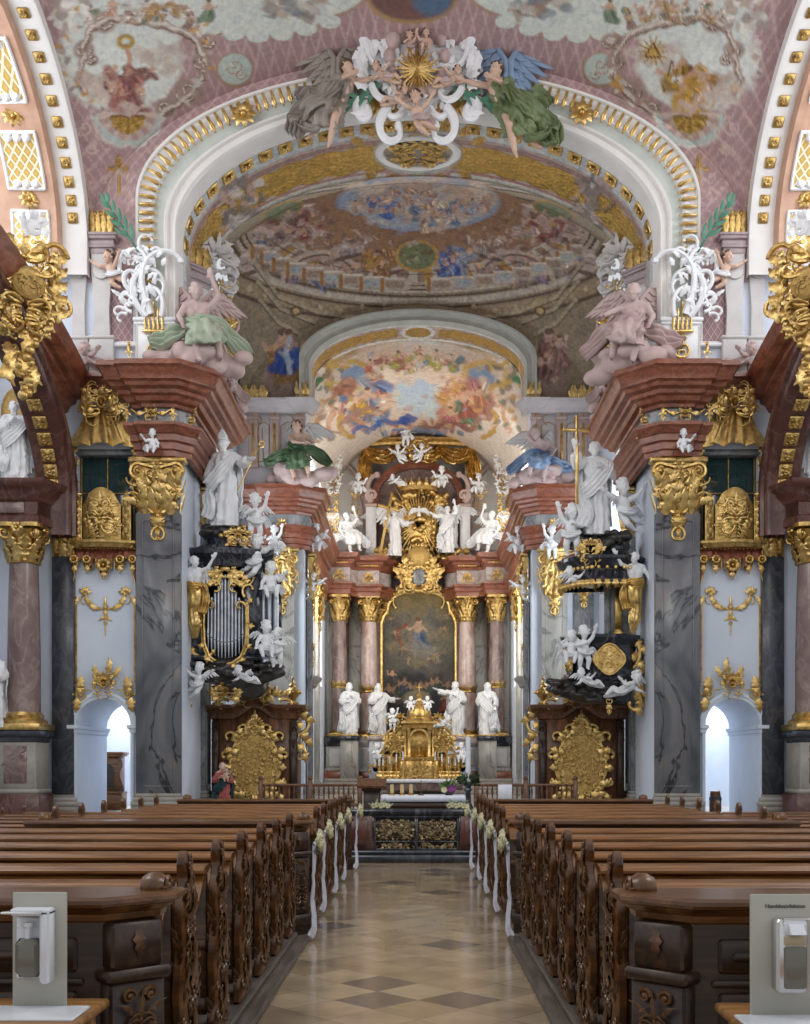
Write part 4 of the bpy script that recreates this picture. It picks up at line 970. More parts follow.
    for k in range(90):
        R = random.Random(k+500); a = R.uniform(0, PI); q = R.uniform(.5, .79); X_ = 5.75*q*math.cos(a); Y_ = KYC+3.75*q*math.sin(a); Zz = sail_z(X_, Y_); px = X_*F/Y_+CX; py = HY-(Zz-CH)*F/Y_
        c.ell(px, py, R.uniform(2,5), R.uniform(1.2,3), R.choice(['#B59E90','#6A4A3A','#A77F4A','#9A8880','#7A5A4A','#BCA79A']), .6, R.uniform(-50,50), .4, wob=.8)
    for k in range(26):   # consoles under the ring
        a = PI*(k+.5)/26; X_ = 5.75*1.17*math.cos(a); Y_ = min(39.5, KYC+3.75*1.17*math.sin(a)); Zz = sail_z(min(6.3, max(-6.3, X_)), Y_); c.ell(X_*F/Y_+CX, HY-(Zz-CH)*F/Y_, 2.4, 2.8, '#B7A68C', .8, 0, .3)
    c.ell(417, 311, 13, 7, (.52,.34,.11), 1, 0, .3, gold=.5); c.ell(417, 312, 6, 4, '#A8A090', 1, 0, .3)
    paint_pend(c)
def paint_pend(c):
    for sg in (-1, 1):
        X = lambda v: 418+sg*v
        for pts in ([(165, 262), (140, 296), (100, 312), (60, 318)], [(160, 282), (138, 308), (104, 322)], [(158, 300), (140, 322), (118, 334)]):
            P = [(X(a), b) for a, b in pts]; c.line(P, 4, '#A8987E', .9); c.line([(a, b+3) for a, b in P], 1.4, '#54432F', .8)
        c.ell(X(122), 311, 6, 5, '#6A5236', 1, 0, .2); c.ell(X(122), 311, 3.5, 3, '#B59A6A', 1, 0, .2)
        c.clouds(X(136), 384, 16, 14, ['#8F7A70','#A48E82','#7B675E'], 14, 3, .9, .6)
        if sg < 0:
            c.fig(283, 354, 58, '#8A6636', 31, 1, .1, '#C0987F'); cluster(c, 276, 362, 9, 18, ['#8A6636','#A67E46','#6A4A26'], 12, 91); c.fig(287, 350, 48, '#24448A', 32, -1, .1, '#C0987F', '#3A62A8'); c.line([(290, 338), (286, 352), (290, 372)], 5, '#B9C0CC', .85); c.line([(280, 352), (292, 362)], 4, '#A9B4C6', .7)
        else:
            c.fig(548, 352, 54, '#7C5A54', 33, -1, 0, '#C0A090', '#94706A'); cluster(c, 552, 362, 16, 20, ['#7C5A54','#94706A','#5E3E3A','#A58A7C'], 26, 92); c.fig(560, 348, 30, '#8A6A62', 34, 1, 0, '#C0A090'); c.fig(540, 366, 26, '#6E4A46', 35, -1, 0, '#C0A090')
rows = [[(x, y, sail_z(x, y)) for x in [-6.38+12.76*j/380 for j in range(381)]] for y in [31.3+(39.6-31.3)*(1-(1-i/230)**1.25) for i in range(231)]]
o = grid_obj('ceiling_crossing', rows, FRESCO, paint_sail, lin('#8F7158')); o['kind'] = 'structure'; o['label'] = 'painted saucer vault over the crossing with balustrade fresco'
# choir arch wall
QH0, QS0, QC0, QH1, QS1, QC1 = 3.85, 15.9, 17.55, 4.25, 16.2, 17.96
def A2(r, n=60, z0=14.6):
    hw, sp, cr = QH0+(QH1-QH0)*r, QS0+(QS1-QS0)*r, QC0+(QC1-QC0)*r
    return [(-hw, z0+(sp-z0)*i/6) for i in range(6)]+[(hw*math.cos(PI-PI*i/n), sp+(cr-sp)*math.sin(PI*i/n)) for i in range(n+1)]+[(hw, sp+(z0-sp)*i/6) for i in range(1, 7)]
rows = []
for k in range(60):
    row = []
    for j in range(301):
        x = -6.5+13*j/300; lo = QS1+(QC1-QS1)*math.sqrt(1-(x/QH1)**2) if abs(x) < QH1 else 14.5
        row.append((x, 39.62, lo-.04+(19.0-lo)*k/59))
    rows.append(row)
o = grid_obj('wall_pendentives', rows, FRESCO, lambda c: (c.put(np.ones(len(c.P)), lin('#85765F')), paint_pend(c)), lin('#85765F')); o['kind'] = 'structure'; o['label'] = 'painted wall around the choir arch'
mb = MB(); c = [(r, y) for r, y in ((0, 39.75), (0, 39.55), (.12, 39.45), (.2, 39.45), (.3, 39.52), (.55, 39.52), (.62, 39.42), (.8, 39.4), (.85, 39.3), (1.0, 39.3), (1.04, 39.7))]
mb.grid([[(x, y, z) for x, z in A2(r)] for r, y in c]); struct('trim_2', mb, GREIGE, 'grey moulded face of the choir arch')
def paint_soffit2(c):
    x, y, z = c.P[:,0], c.P[:,1], c.P[:,2]; w = (y-39.7)/1.5; th = np.arctan2((z-QS0)/(QC0-QS0), x/QH0)
    c.put(np.ones(len(x)), lin('#B7A49C')); c.put(((w < .10)*1.0), lin('#CFCDC6')); c.put(((w > .86)*1.0), lin('#DAD9D2'))
    c.put(((w > .22+.03*np.sin(th*30)) & (w < .74+.03*np.sin(th*34)) & (abs(x) > .75) & (z > 15.9))*1.0, (.58,.38,.11), .9)
    c.put(((w > .80) & (w < .86) & (np.sin(th*60) > -.2))*1.0, (.55,.36,.10), .6)
    c.put(((abs(x)/.62)**2+((w-.5)/.42)**2 < 1)*1.0, lin('#D6D4CC')); c.put(((abs(x)/.48)**2+((w-.5)/.30)**2 < 1)*1.0, (.52,.34,.1), .9)
rows = [[(x, 39.7+1.5*i/40, z) for x, z in A2(0, 200)] for i in range(41)]
o = grid_obj('ceiling_choir_arch', rows, FRESCO, paint_soffit2, lin('#B7A49C')); o['kind'] = 'structure'; o['label'] = 'gilded underside of the choir arch'
mb = MB(); mb.box(-6.6, -4.1, 39.6, 41.0, .3, 14.6); mb.box(-7.0, -6.5, 31.4, 39.6, .3, 5.4); mb.box(-7.0, -6.5, 31.4, 39.6, 11.6, 16.5)
for y0, y1 in ((31.4, 33.2), (37.6, 39.6)): mb.box(-7.0, -6.5, y0, y1, 5.4, 11.6)
S2('wall_crossing_left', 'wall_crossing_right', mb, WHITE, 'white wall of the crossing on the {S}')
SKYP2 = plain('daylit_crossing_glass', (.86,.93,1.0), .3, 0, 2.5); SKYP3 = plain('daylit_choir_glass', (1.0,.97,.90), .3, 0, 1.6)
mb = MB(); mb.box(-6.85, -6.8, 33.2, 37.6, 5.4, 11.6); S2('window_3', 'window_4', mb, SKYP2, 'tall daylit window in the crossing on the {S}')
mb = MB(); mb.box(-4.8, -4.4, 41, 56.5, .3, 5.2); mb.box(-4.8, -4.4, 41, 56.5, 10.4, 11.6)
for y0, y1 in ((41, 43.3), (46.0, 47.8), (50.5, 56.5)): mb.box(-4.8, -4.4, y0, y1, 5.2, 10.4)
for y0, y1 in ((41, 44), (47.0, 49.0), (52.5, 56.5)): mb.box(-4.8, -4.4, y0, y1, 11.6, 15.2)
S2('wall_choir_left', 'wall_choir_right', mb, WHITE, 'white choir wall on the {S}')
mb = MB(); mb.box(-4.72, -4.68, 43.3, 46, 5.2, 10.4); mb.box(-4.72, -4.68, 47.8, 50.5, 5.2, 10.4); mb.box(-4.72, -4.68, 44, 47, 11.6, 15.2); mb.box(-4.72, -4.68, 49, 52.5, 11.6, 15.2)
S2('window_5', 'window_6', mb, SKYP3, 'bright choir windows on the {S}')
mb = MB(); mb.box(-4.8, 4.8, 56.4, 56.8, .3, 19); struct('wall_apse', mb, WARMW, 'pale wall behind the high altar')
# choir vault
def paint_choir(c):
    x, y, z = c.P[:,0], c.P[:,1], c.P[:,2]
    c.put((y < 42.2)*1.0, lin('#9C8552')); c.put(((y < 42.2) & (abs(x) < 4.3) & (np.sin(x*9)*np.sin(y*12) > .1))*1.0, (.5,.34,.11), .8); c.put((abs(y-42.3) < .22)*1.0, lin('#D9DCD6')); c.put((abs(y-41.4) < .12)*1.0, lin('#B5A093'))
    c.ell(418, 332, 40, 9, '#C9B6AA', 1, 0, .15); c.ell(418, 331, 24, 6, '#D5D5CE', 1, 0, .1); c.ell(418, 331, 18, 4, (.5,.34,.1), 1, 0, .3, gold=.8)
    c.clouds(418, 395, 95, 50, ['#E3D6C6','#D9C6B4','#E9E0D4','#D6B9A2','#E2CBB8'], 60, 3, .7, .3)
    for sg in (-1, 1):
        X = lambda v: 418+sg*v
        c.line([(X(66), 372), (X(80), 362), (X(96), 366), (X(90), 384), (X(74), 386)], 7, (.66,.44,.12), 1, gold=.3, wob=.6)
        c.ell(X(60), 377, 17, 11, '#86A0C0', 1, 0, .2, wob=1); c.ring(X(68), 376, 22, 14, 5, (.66,.45,.14), 1, gold=.35, wob=.4)
        c.line([(X(64), 384), (X(68), 400), (X(78), 418), (X(76), 432), (X(66), 436)], 6, (.62,.40,.12), 1, gold=.3, wob=.8); c.line([(X(82), 390), (X(86), 415), (X(92), 432)], 5, '#C49A80', .8, wob=1)
        for k in range(60):
            R = random.Random(k+77*sg); c.ell(X(R.uniform(74, 112)), R.uniform(352, 438), R.uniform(2,5), R.uniform(1.5,4), R.choice(['#F0EAE2','#C9A089','#D8B9A0','#B98A5A','#8E7A70','#E2CFC0','#C79A5A','#6F7A68']), .8, R.uniform(-60,60), .4, wob=.8)
        c.line([(X(112), 352), (X(114), 440)], 5, '#D9B0A2', .8)
        c.ell(X(100), 381, 7, 4, '#3E7A4C', .95, sg*20, .4, wob=.8)
    c.line([(330, 350), (360, 338), (418, 332), (476, 338), (506, 350)], 5, (.6,.41,.14), .8, gold=.3, wob=1)
    c.ell(418, 398, 30, 14, '#B9CCDA', .95, 0, .5, wob=2); c.ell(416, 388, 20, 8, '#B3C8DC', .8, 0, .5, wob=2); c.ell(436, 410, 22, 8, '#C2D0D8', .8, 0, .5, wob=2)
    c.fig(398, 360, 22, '#9C5A50', 41, 1, .3, '#D2AE94'); c.fig(436, 358, 20, '#A8A04E', 42, -1, .1, '#D2AE94'); c.fig(452, 362, 18, '#4E7C8C', 43, 1, .2, '#D2AE94'); c.fig(370, 366, 16, '#B5655A', 44, -1, 0, '#D2AE94'); c.fig(420, 352, 14, '#C28A70', 45)
    cluster(c, 366, 400, 24, 22, ['#C79A34','#5A74A0','#B98A6A','#E0C9B4','#8FA0B4','#A8705C'], 44, 71, '#DDBBA2'); cluster(c, 466, 402, 24, 22, ['#9A5648','#54806A','#C08A74','#E0C9B4','#A8686A','#C99A5A'], 44, 72, '#DDBBA2'); cluster(c, 418, 362, 46, 10, ['#9C5A50','#A8A04E','#4E7C8C','#D9BCA8','#C79A88'], 40, 73, '#DDBBA2'); cluster(c, 418, 428, 60, 8, ['#4468B0','#8A5A54','#C9A088','#D8C0A8','#7E8DA6','#B5806A'], 44, 74, '#DDBBA2')
    c.fig(366, 400, 30, '#C79A34', 46, -1, .2, '#D2AE94', '#5A74A0'); c.fig(464, 402, 32, '#9A5648', 47, 1, .1, '#D2AE94', '#54806A'); c.fig(378, 416, 22, '#8FA0B4', 48, 1, 0, '#D2AE94'); c.fig(450, 416, 22, '#A8686A', 49, -1, 0, '#D2AE94'); c.fig(480, 396, 22, '#A86E54', 50, 1)
    for pts, col in (([(356, 430), (380, 424), (404, 420)], '#4468B0'), ([(404, 421), (416, 418)], '#2F52A0'), ([(420, 428), (452, 424), (470, 430)], '#8A5A54'), ([(345, 424), (356, 412), (372, 408)], '#A07C6C'), ([(470, 428), (486, 418), (494, 404)], '#A77A6A'), ([(400, 432), (440, 432)], '#7E8DA6')): c.line(pts, [6]*len(pts), col, .85, wob=1.4)
    for k in range(70):
        R = random.Random(k+900); c.ell(R.uniform(345, 490), R.uniform(350, 434), R.uniform(2,6), R.uniform(1,3), R.choice(['#D6B49A','#C79078','#E8DCCB','#B98E7A','#A9B6C4','#D9C08A','#8E6A5A']), .5, R.uniform(-30,30), .5, wob=1)
rows = [[(4.42*math.cos(PI-PI*j/240), y, 14.4+3.5*math.sin(PI*j/240)) for j in range(241)] for y in [40.9+(56.6-40.9)*i/200 for i in range(201)]]
o = grid_obj('ceiling_choir', rows, FRESCO2, paint_choir, lin('#DDD2C6')); o['kind'] = 'structure'; o['label'] = 'bright painted barrel vault over the choir'

# ------------------------------------------------------------------ great entablature (mirrored)
def P_(pts, k=1.0): return [(o*k, z) for o, z in pts]
CORN = [(0,11.56),(.95,11.56),(.96,11.44),(.90,11.40),(.84,11.30),(.80,11.22),(.79,11.14),(.70,11.10),(.66,11.02),(.52,10.97),(.50,10.88),(.40,10.84),(.34,10.74),(.22,10.70),(.20,10.62),(0,10.60)]
FRZ = [(0,10.66),(.10,10.62),(.10,10.18),(0,10.12)]
ARC = [(0,10.2),(.42,10.2),(.43,10.12),(.36,10.06),(.30,9.96),(.26,9.93),(.26,9.78),(.19,9.74),(.19,9.58),(.12,9.55),(.12,9.42),(0,9.40)]
path1 = [(-9.5, 28.65), (-9.0, 28.65), (-7.06, 28.65), (-7.0, 27.85), (-6.85, 27.85), (-6.8, 27.75), (-6.2, 27.75), (-5.9, 28.05), (-5.9, 31.6), (-6.4, 31.6)]
mb = MB(); mb.sweep(CORN, path1); S2('trim_cornice_left', 'trim_cornice_right', mb, REDM, 'heavy red marble cornice above the {T} pier', 22)
mb = MB(); mb.sweep(FRZ, path1); S2('trim_frieze_left', 'trim_frieze_right', mb, FRIEZ, 'grey marble frieze above the {T} pier')
path1b = [(-7.1, 28.5), (-7.0, 27.85), (-6.85, 27.85), (-6.8, 27.75), (-6.2, 27.75), (-5.9, 28.05), (-5.9, 31.6), (-6.4, 31.6)]
mb = MB(); mb.sweep(ARC, path1b); S2('trim_architrave_left', 'trim_architrave_right', mb, REDM, 'red marble architrave over the {T} pier capital', 22)
path2 = [(-6.4, 39.55), (-5.3, 39.55), (-5.25, 39.42), (-4.4, 39.42), (-4.0, 39.75), (-4.0, 41.0), (-4.35, 41.3), (-4.35, 52.0)]
mb = MB(); mb.sweep(P_(CORN, .75), path2); S2('trim_choir_cornice_left', 'trim_choir_cornice_right', mb, REDM, 'red marble cornice running into the choir on the {S}', 22)
mb = MB(); mb.sweep(FRZ, path2); S2('trim_choir_frieze_left', 'trim_choir_frieze_right', mb, FRIEZ, 'grey frieze along the choir on the {S}')
mb = MB(); mb.sweep(P_(ARC, .8), path2); S2('trim_choir_architrave_left', 'trim_choir_architrave_right', mb, REDM, 'red architrave along the choir on the {S}')
# arched cornice and arch ring over the side chapel
def sa(hb, hz, zs, yc=19.6, n=50): return [(yc+hb*math.cos(PI*i/n), zs+hz*math.sin(PI*i/n)) for i in range(n+1)]
prof = [(-.05, -9.3), (.0, -9.15), (.10, -9.1), (.16, -9.08), (.2, -8.95), (.36, -8.86), (.42, -8.74), (.52, -8.72), (.56, -8.6), (.72, -8.44), (.80, -8.40), (.92, -8.32), (.96, -8.30), (1.0, -8.34), (1.0, -9.4)]
mb = MB(); rows = []
for o_, x_ in prof:
    pts = sa(10+o_*.3, 2.0+o_*.4, 9.4+.7*o_)
    rows.append([(x_, min(28.2, y), z) for y, z in pts])
mb.grid(rows); S2('trim_arched_cornice_left', 'trim_arched_cornice_right', mb, REDM, 'red cornice sweeping up over the side chapel on the {S}', 18)
mb = MB(); rows = []
for hb, hz, x_ in ((7.55, 3.6, -9.55), (7.45, 3.5, -9.5), (7.45, 3.5, -8.78), (7.5, 3.55, -8.72), (7.62, 3.66, -8.68), (7.66, 3.7, -8.6), (7.8, 3.82, -8.58), (7.84, 3.86, -8.64), (7.9, 3.9, -9.3)):
    rows.append([(x_, min(28.3, 20+hb), 7.4)]+[(x_, y, z) for y, z in sa(hb, hz, 8.29, 20.0)])
mb.grid(rows); ra, rb = S2('trim_chapel_arch_left', 'trim_chapel_arch_right', mb, REDD, 'dark red arch ring with gilt squares over the side chapel on the {S}')
mb = MB()
for i in range(0, 12):
    t = .09+i*.1; ca, sa_ = math.cos(t), math.sin(t); ny, nz = ca/7.4, sa_/3.46; L = math.hypot(ny, nz); ny, nz = ny/L, nz/L
    q = MB(); q.bbox(-.17, .17, -.05, .03, -.17, .17, .03); rosette(q, (0, 0), .15, -.05, 5, .06)
    for sx_ in (-.1, .1):
        for sz_ in (-.1, .1): q.ball((sx_, -.06, sz_), .05, 6, 4)
    # local -Y looks to the arch's centre
    M = Matrix(((1, 0, 0, -9.12), (0, ny, -nz, 20+7.43*ca), (0, nz, ny, 8.29+3.48*sa_), (0, 0, 0, 1)))
    mb.add(q, M)
g_ = mb.build('gilded_squares', GOLD, ra); link_mesh('gilded_squares', g_.data, rb)
mb = MB(); pa = sa(7.86, 3.88, 8.29, 20.0); pb = sa(10, 2.0, 9.45)
mb.grid([[(-9.12, min(28.15, y), z) for y, z in pa], [(-9.12, min(28.15, y), z+.02) for y, z in pb]]); S2('wall_chapel_spandrel_left', 'wall_chapel_spandrel_right', mb, WHITE, 'white wall between chapel arch and arched cornice on the {S}')
# ------------------------------------------------------------------ pews
def smooth_poly(pts, k=4):
    out = []; n = len(pts)
    for i in range(n):
        p0, p1, p2, p3 = (Vector(pts[(i+j-1) % n]) for j in range(4))
        for q in range(k):
            t = q/k; v = .5*((2*p1)+(p2-p0)*t+(2*p0-5*p1+4*p2-p3)*t*t+(3*p1-p0-3*p2+p3)*t**3); out.append((v.x, v.y))
    return out
ENDP = [(-.24,.0),(-.255,.10),(-.205,.20),(-.235,.33),(-.255,.46),(-.215,.58),(-.185,.70),(-.215,.82),(-.195,.90),(-.14,.95),(-.115,1.02),(-.135,1.08),(-.115,1.13),(-.075,1.147),(-.035,1.13),(-.015,1.08),(-.035,1.02),(-.005,.96),(.045,.88),(.03,.78),(.04,.67),(.115,.585),(.18,.49),(.185,.37),(.115,.265),(.12,.16),(.195,.09),(.205,.0)]
def end_panel():
    mb = MB(); P = smooth_poly(ENDP, 3); c = (-.03, .5)
    rows = []
    for x, k in ((-.052, .97), (-.044, 1.0), (-.012, 1.0), (0, .955)):
        rows.append([(x, c[0]+(y-c[0])*(1-(1-k)*2.2), c[1]+(z-c[1])*k) for y, z in P])
    mb.grid(rows, cv=True, capu=True); return mb
def end_carving(seed=2):
    "relief on the aisle face of the pew end (faces +X)"
    q = MB(); R = random.Random(seed)
    PO = smooth_poly(ENDP, 3)
    def hw(z):
        ys = [y for y, zz in PO if abs(zz-z) < .035]; return (min(ys)+.03, max(ys)-.03) if ys else (-.1, 0)
    for i in range(150):
        z = R.uniform(.05, 1.08); a, b = hw(z); y = R.uniform(a, b)+.04
        if i % 2: leaf(q, (y, z), R.uniform(.6, 2.5), R.uniform(.05, .10), R.uniform(.022, .04), R.uniform(-1.3, 1.3), -.004, .010, 2, 6, .006)
        else:
            k = R.choice((-1, 1)); curl(q, (y, z), R.uniform(0, 6.28), R.uniform(.06, .12), k*8, k*70, .0075, .004, -.006, 8)
    for z0, h in ((.08, .3), (.45, .3), (.78, .2)): leaf(q, (.01, z0), PI/2, h, .09, 0, -.006, .018, 3, 9, .01)
    q.xf(Matrix.Translation((0, -.04, 0)) @ Matrix.Rotation(PI/2, 4, 'Z'))
    e = MB()
    for i in range(9):
        z = .08+i*.09; leaf(e, (-.026, z), PI/2+(.4 if i % 2 else -.4), .085, .026, 0, -.0, .008, 2, 6, .006); leaf(e, (-.026, z+.045), PI/2+(-.4 if i % 2 else .4), .07, .02, 0, 0, .006, 1, 6, .006)
    e.v = [(x, -.215+y-.01*math.sin(z*9), z) for x, y, z in e.v]
    q.add(e); return q
PEW_L = 2.85
def make_pew(label, group):
    t = thing('church_pew', label, 'pew', (0,0,0), 0, group)
    e = end_panel().build('end_panel', WOOD, t)
    end_carving().build('carving', WOODC, e)
    o2 = link_mesh('end_panel', e.data, t); o2.location = (-PEW_L+.075, 0, 0)
    mb = MB(); mb.bbox(-PEW_L+.07, -.07, -.15, -.115, .12, .95, .006); mb.bbox(-PEW_L+.07, -.07, -.165, -.14, .50, .56, .006); mb.bbox(-PEW_L+.07, -.07, -.165, -.14, .14, .22, .006)
    mb.build('backrest', WOOD, t)
    mb = MB(); prof = [(-.20,.945),(-.215,.955),(-.215,.97),(-.195,.985),(-.07,1.0),(-.055,.992),(-.05,.975),(-.07,.95)]
    mb.prism(prof, -PEW_L+.075, -.075, 'yz'); mb.build('top_rail', WOODB, t)
    mb = MB(); mb.prism([(-.335,.80),(-.165,.945),(-.15,.925),(-.32,.775)], -PEW_L+.08, -.08, 'yz'); mb.bbox(-PEW_L+.08, -.08, -.36, -.32, .785, .815, .006); mb.build('book_rest', WOODB, t)
    mb = MB(); mb.bbox(-PEW_L+.08, -.08, -.11, .28, .42, .455, .008); mb.build('seat', WOOD, t)
    mb = MB(); mb.prism([(-.55,.17),(-.33,.22),(-.33,.245),(-.56,.195)], -PEW_L+.1, -.1, 'yz'); mb.box(-PEW_L+.12, -.12, -.36, -.33, .06, .22); mb.build('kneeler', WOODD, t)
    return t
XL, XR = -1.15, .97
rows1 = [5.55+.9*i for i in range(6)]; rows2 = [11.75+.9*i for i in range(6)]
ordn = ['nearest', 'second', 'third', 'fourth', 'fifth', 'sixth']
pew0 = None
for side, X in (('left', XL), ('right', XR)):
    for b, rws, xo in ((0, rows1, 0), (1, rows2, -.09)):
        for i, d in enumerate(rws):
            lab = 'carved oak pew, %s row of the %s block, %s of the aisle' % (ordn[i], 'near' if b == 0 else 'ribboned far', side)
            if pew0 is None: pew0 = p = make_pew(lab, 'oak pews along the aisle')
            else: p = dup(pew0, label=lab, group='oak pews along the aisle')
            p.location = (X-xo*(1 if side == 'left' else -1)+(0), d+.05, .09)
            p.scale = (1 if side == 'left' else -1, 1, .985)
# side-aisle benches beyond
for side in (-1, 1):
    for i in range(5):
        p = dup(pew0, label='small oak side aisle bench, %s from the front, before the %s passage' % (['first','second','third','fourth','fifth'][i], 'left' if side < 0 else 'right'), group='side aisle benches')
        p.location = (side*4.62, 15.9+1.03*i, 0); p.scale = (-side*.9, .9, .80)
# wooden platforms (kerbs) under the near blocks
for side, X in (('left', XL), ('right', XR)):
    s = -1 if side == 'left' else 1
    mb = MB(); xa, xb = sorted((X-s*.13, X+s*3.1))
    mb.bbox(xa, xb, 3.9, 10.3, 0, .055, .012)
    xa, xb = sorted((X-s*.03, X+s*3.0)); mb.bbox(xa, xb, 3.95, 10.25, .05, .095, .012)
    st = struct('floor_platform_'+side, mb, KERB, 'worn wooden platform edge under the %s pews' % side)

# ------------------------------------------------------------------ pew fronts (canted parapets)
def make_parapet(label):
    "aisle end at x=0, runs to -x; face to the camera at y=0"
    t = thing('pew_parapet', label, 'pew front', (0,0,0))
    def plan(k): return [(-PEW_L+.04, .0+k), (-.30-k*.3, .0+k), (-.06-k, .22+k*.3), (-.06-k, .42-k), (-PEW_L+.04, .42-k)]
    mb = MB(); mb.prism(plan(.075), .16, 1.03, 'xy'); mb.build('panel_body', WOODD, t)
    mb = MB(); mb.prism(plan(.02), 0, .10, 'xy'); mb.prism(plan(.045), .1, .17, 'xy'); mb.build('plinth', WOODD, t)
    mb = MB()
    rows = []
    for k, z in ((.075, 1.0), (.06, 1.01), (.055, 1.035), (.035, 1.045), (.02, 1.065), (-.005, 1.072), (-.015, 1.085), (-.012, 1.10), (.005, 1.112)):
        rows.append([(x, y, z) for x, y in plan(k)])
    mb.grid(rows, cv=True, capu=True); mb.build('top_slab', WOOD, t, sharp=30)
    mb = MB()   # raised fields on the face
    for x0, x1 in ((-2.75, -1.95), (-1.85, -1.15), (-1.05, -.42)):
        for a, b, z0, z1, y in ((x0, x1, .80, .94, .06), (x0, x1, .22, .72, .06)):
            mb.bbox(a, b, y-.004, y+.03, z0, z1, .012); mb.bbox(a+.05, b-.05, y-.018, y+.03, z0+.05, z1-.05, .012)
        mb.bbox(x0-.03, x1+.03, .045, .08, .745, .775, .008)
    mb.build('raised_panels', WOODD, t)
    # corner post on the cant with carved scrolls
    q = MB(); q.bbox(-.13, .13, -.03, .06, .1, .76, .012); q.bbox(-.15, .15, -.05, .06, .76, .81, .01); q.bbox(-.12, .12, -.03, .06, .81, 1.0, .012)
    q.bbox(-.16, .16, -.06, .06, .1, .2, .012)
    M = Matrix.Translation((-.20, .13, 0)) @ Matrix.Rotation(math.radians(45), 4, 'Z')
    q.xf(M); po = q.build('corner_post', WOODD, t)
    q = MB(); rocaille(q, .2, .5, 12, .04, False, 1.3); q.xf(Matrix.Translation((0, -.03, .22))); spiral(q, (-.05, .70), .03, .010, 1.5, -.045, 0, 1); spiral(q, (.05, .70), .03, .010, 1.5, -.045, PI, -1)
    leaf(q, (0, .97), -PI/2, .12, .05, 0, -.03, .015, 3); q.xf(M); q.build('carving', WOODC, po)
    # scrolled knobs on top of both ends
    for x in (-.17, -PEW_L+.12):
        q = MB(); q.lathe([(.0,-.05),(.04,-.05),(.058,-.02),(.058,.02),(.04,.05),(0,.05)], n=18); k = len(q.v)
        q.v[-108:] = [(x+z_, .36+x_*1.5, 1.125+y_) for x_, y_, z_ in q.v[-108:]]
        sp = MB(); spiral(sp, (0, 0), .055, .014, 1.6, -.055, PI, 1); sp.xf(Matrix.Translation((x, .36, 1.125)) @ Matrix.Rotation(PI/2, 4, 'Z')); q.add(sp); q.build('scroll_knob', WOODC, t)
    return t
par0 = make_parapet('dark oak pew front with canted carved corner behind the left dispenser')
par0.location = (-.98, 4.45, 0)
for X, d, lab, m in ((.80, 4.40, 'dark oak pew front with canted carved corner behind the right dispenser', True), (-.97, 10.55, 'oak pew front with scroll knob where the left ribbons begin', False), (.86, 10.55, 'oak pew front with scroll knob where the right ribbons begin', True),
                  (-.95, 17.15, 'oak pew front closing the left block before the altar', False), (.86, 17.15, 'oak pew front closing the right block before the altar', True)):
    p = dup(par0, (X, d, 0), label=lab)
    if m: p.scale.x = -1

# ------------------------------------------------------------------ ribbons with rose bows on the far block
ROSEF = noise_mat('cream_rose', [(.3,(.50,.46,.24)),(.7,(.72,.68,.46))], 9, 4, .6, 0, .2, .01)
LEAFM = noise_mat('bow_leaf', [(.3,(.12,.17,.07)),(.7,(.25,.31,.16))], 6, 4, .6, 0, .1, .01)
SATIN = plain('white_satin', (.66,.67,.76), .45)
def make_bow(label):
    t = thing('pew_bow', label, 'ribbon bow', (0,0,0), 0, 'wedding bows on the pews')
    mb = MB(); drape(mb, [(0,0,0), (.005,-.03,-.22), (-.008,-.025,-.5), (.006,-.03,-.75), (-.03,-.06,-.845)], [.05,.06,.07,.075,.09], .006, 1.5, .010, 3, (1,-.4,0), 30, 10); mb.build('ribbon', SATIN, t)
    mb = MB()
    for s in (-1, 1): mb.tube([(0,0,0), (.02,s*.05,.035), (.03,s*.10,.02), (.02,s*.06,-.025), (0,0,-.01)], [.012,.02,.024,.02,.012], 7, flat=.4)
    mb.build('bow', SATIN, t)
    for k, (x, y, z, r) in enumerate(((.05,-.03,.06,.062), (.045,.055,.03,.054), (.055,.01,-.01,.058), (.05,-.065,.0,.048), (.045,.02,.115,.048))):
        q = MB()
        for lay, (n, rr, out) in enumerate(((6, 1.0, .3), (5, .75, .6), (4, .5, .9))):
            for i in range(n):
                a = 2*PI*(i+.4*lay)/n; leaf(q, (.1*r*math.cos(a), .1*r*math.sin(a)), a, r*rr, r*.9, 0, -.1*r*lay, r*.35, 0, 6, r*.7*out, .3)
        q.ball((0, -.35*r, 0), r*.38, 7, 5); q.xf(Matrix.Translation((x, y, z)) @ Matrix.Rotation(PI/2+.3*(k-2), 4, 'Z')); q.build('rose', ROSEF, t)
    mb = MB(); R = random.Random(5)
    for i in range(12):
        a = R.uniform(0, 2*PI); leaf(mb, (.05*math.cos(a), .05*math.sin(a)), a, .06, .035, 0, -.02, .01, 0, 6, .02)
    mb.xf(Matrix.Rotation(PI/2, 4, 'Z') @ Matrix.Translation((0, 0, .02))); mb.build('leaves', LEAFM, t)
    return t
bow0 = None
for side in (-1, 1):
    for i, d in enumerate((10.85, 12.25, 14.0, 15.6, 17.25)):
        lab = 'cream rose bow with white ribbon, %s along the far pews, %s of the aisle' % (['first', 'second', 'third', 'fourth', 'fifth'][i], 'left' if side < 0 else 'right')
        if bow0 is None: bow0 = p = make_bow(lab)
        else: p = dup(bow0, label=lab)
        p.location = (-1.045 if side < 0 else .865, d-.05, .89); p.scale = (1 if side < 0 else -1, 1, 1)
        if i == 0: p.location.y = 10.35; p.location.x = -.985 if side < 0 else .855
        elif i == 4: p.location.x += .08 if side < 0 else -.03

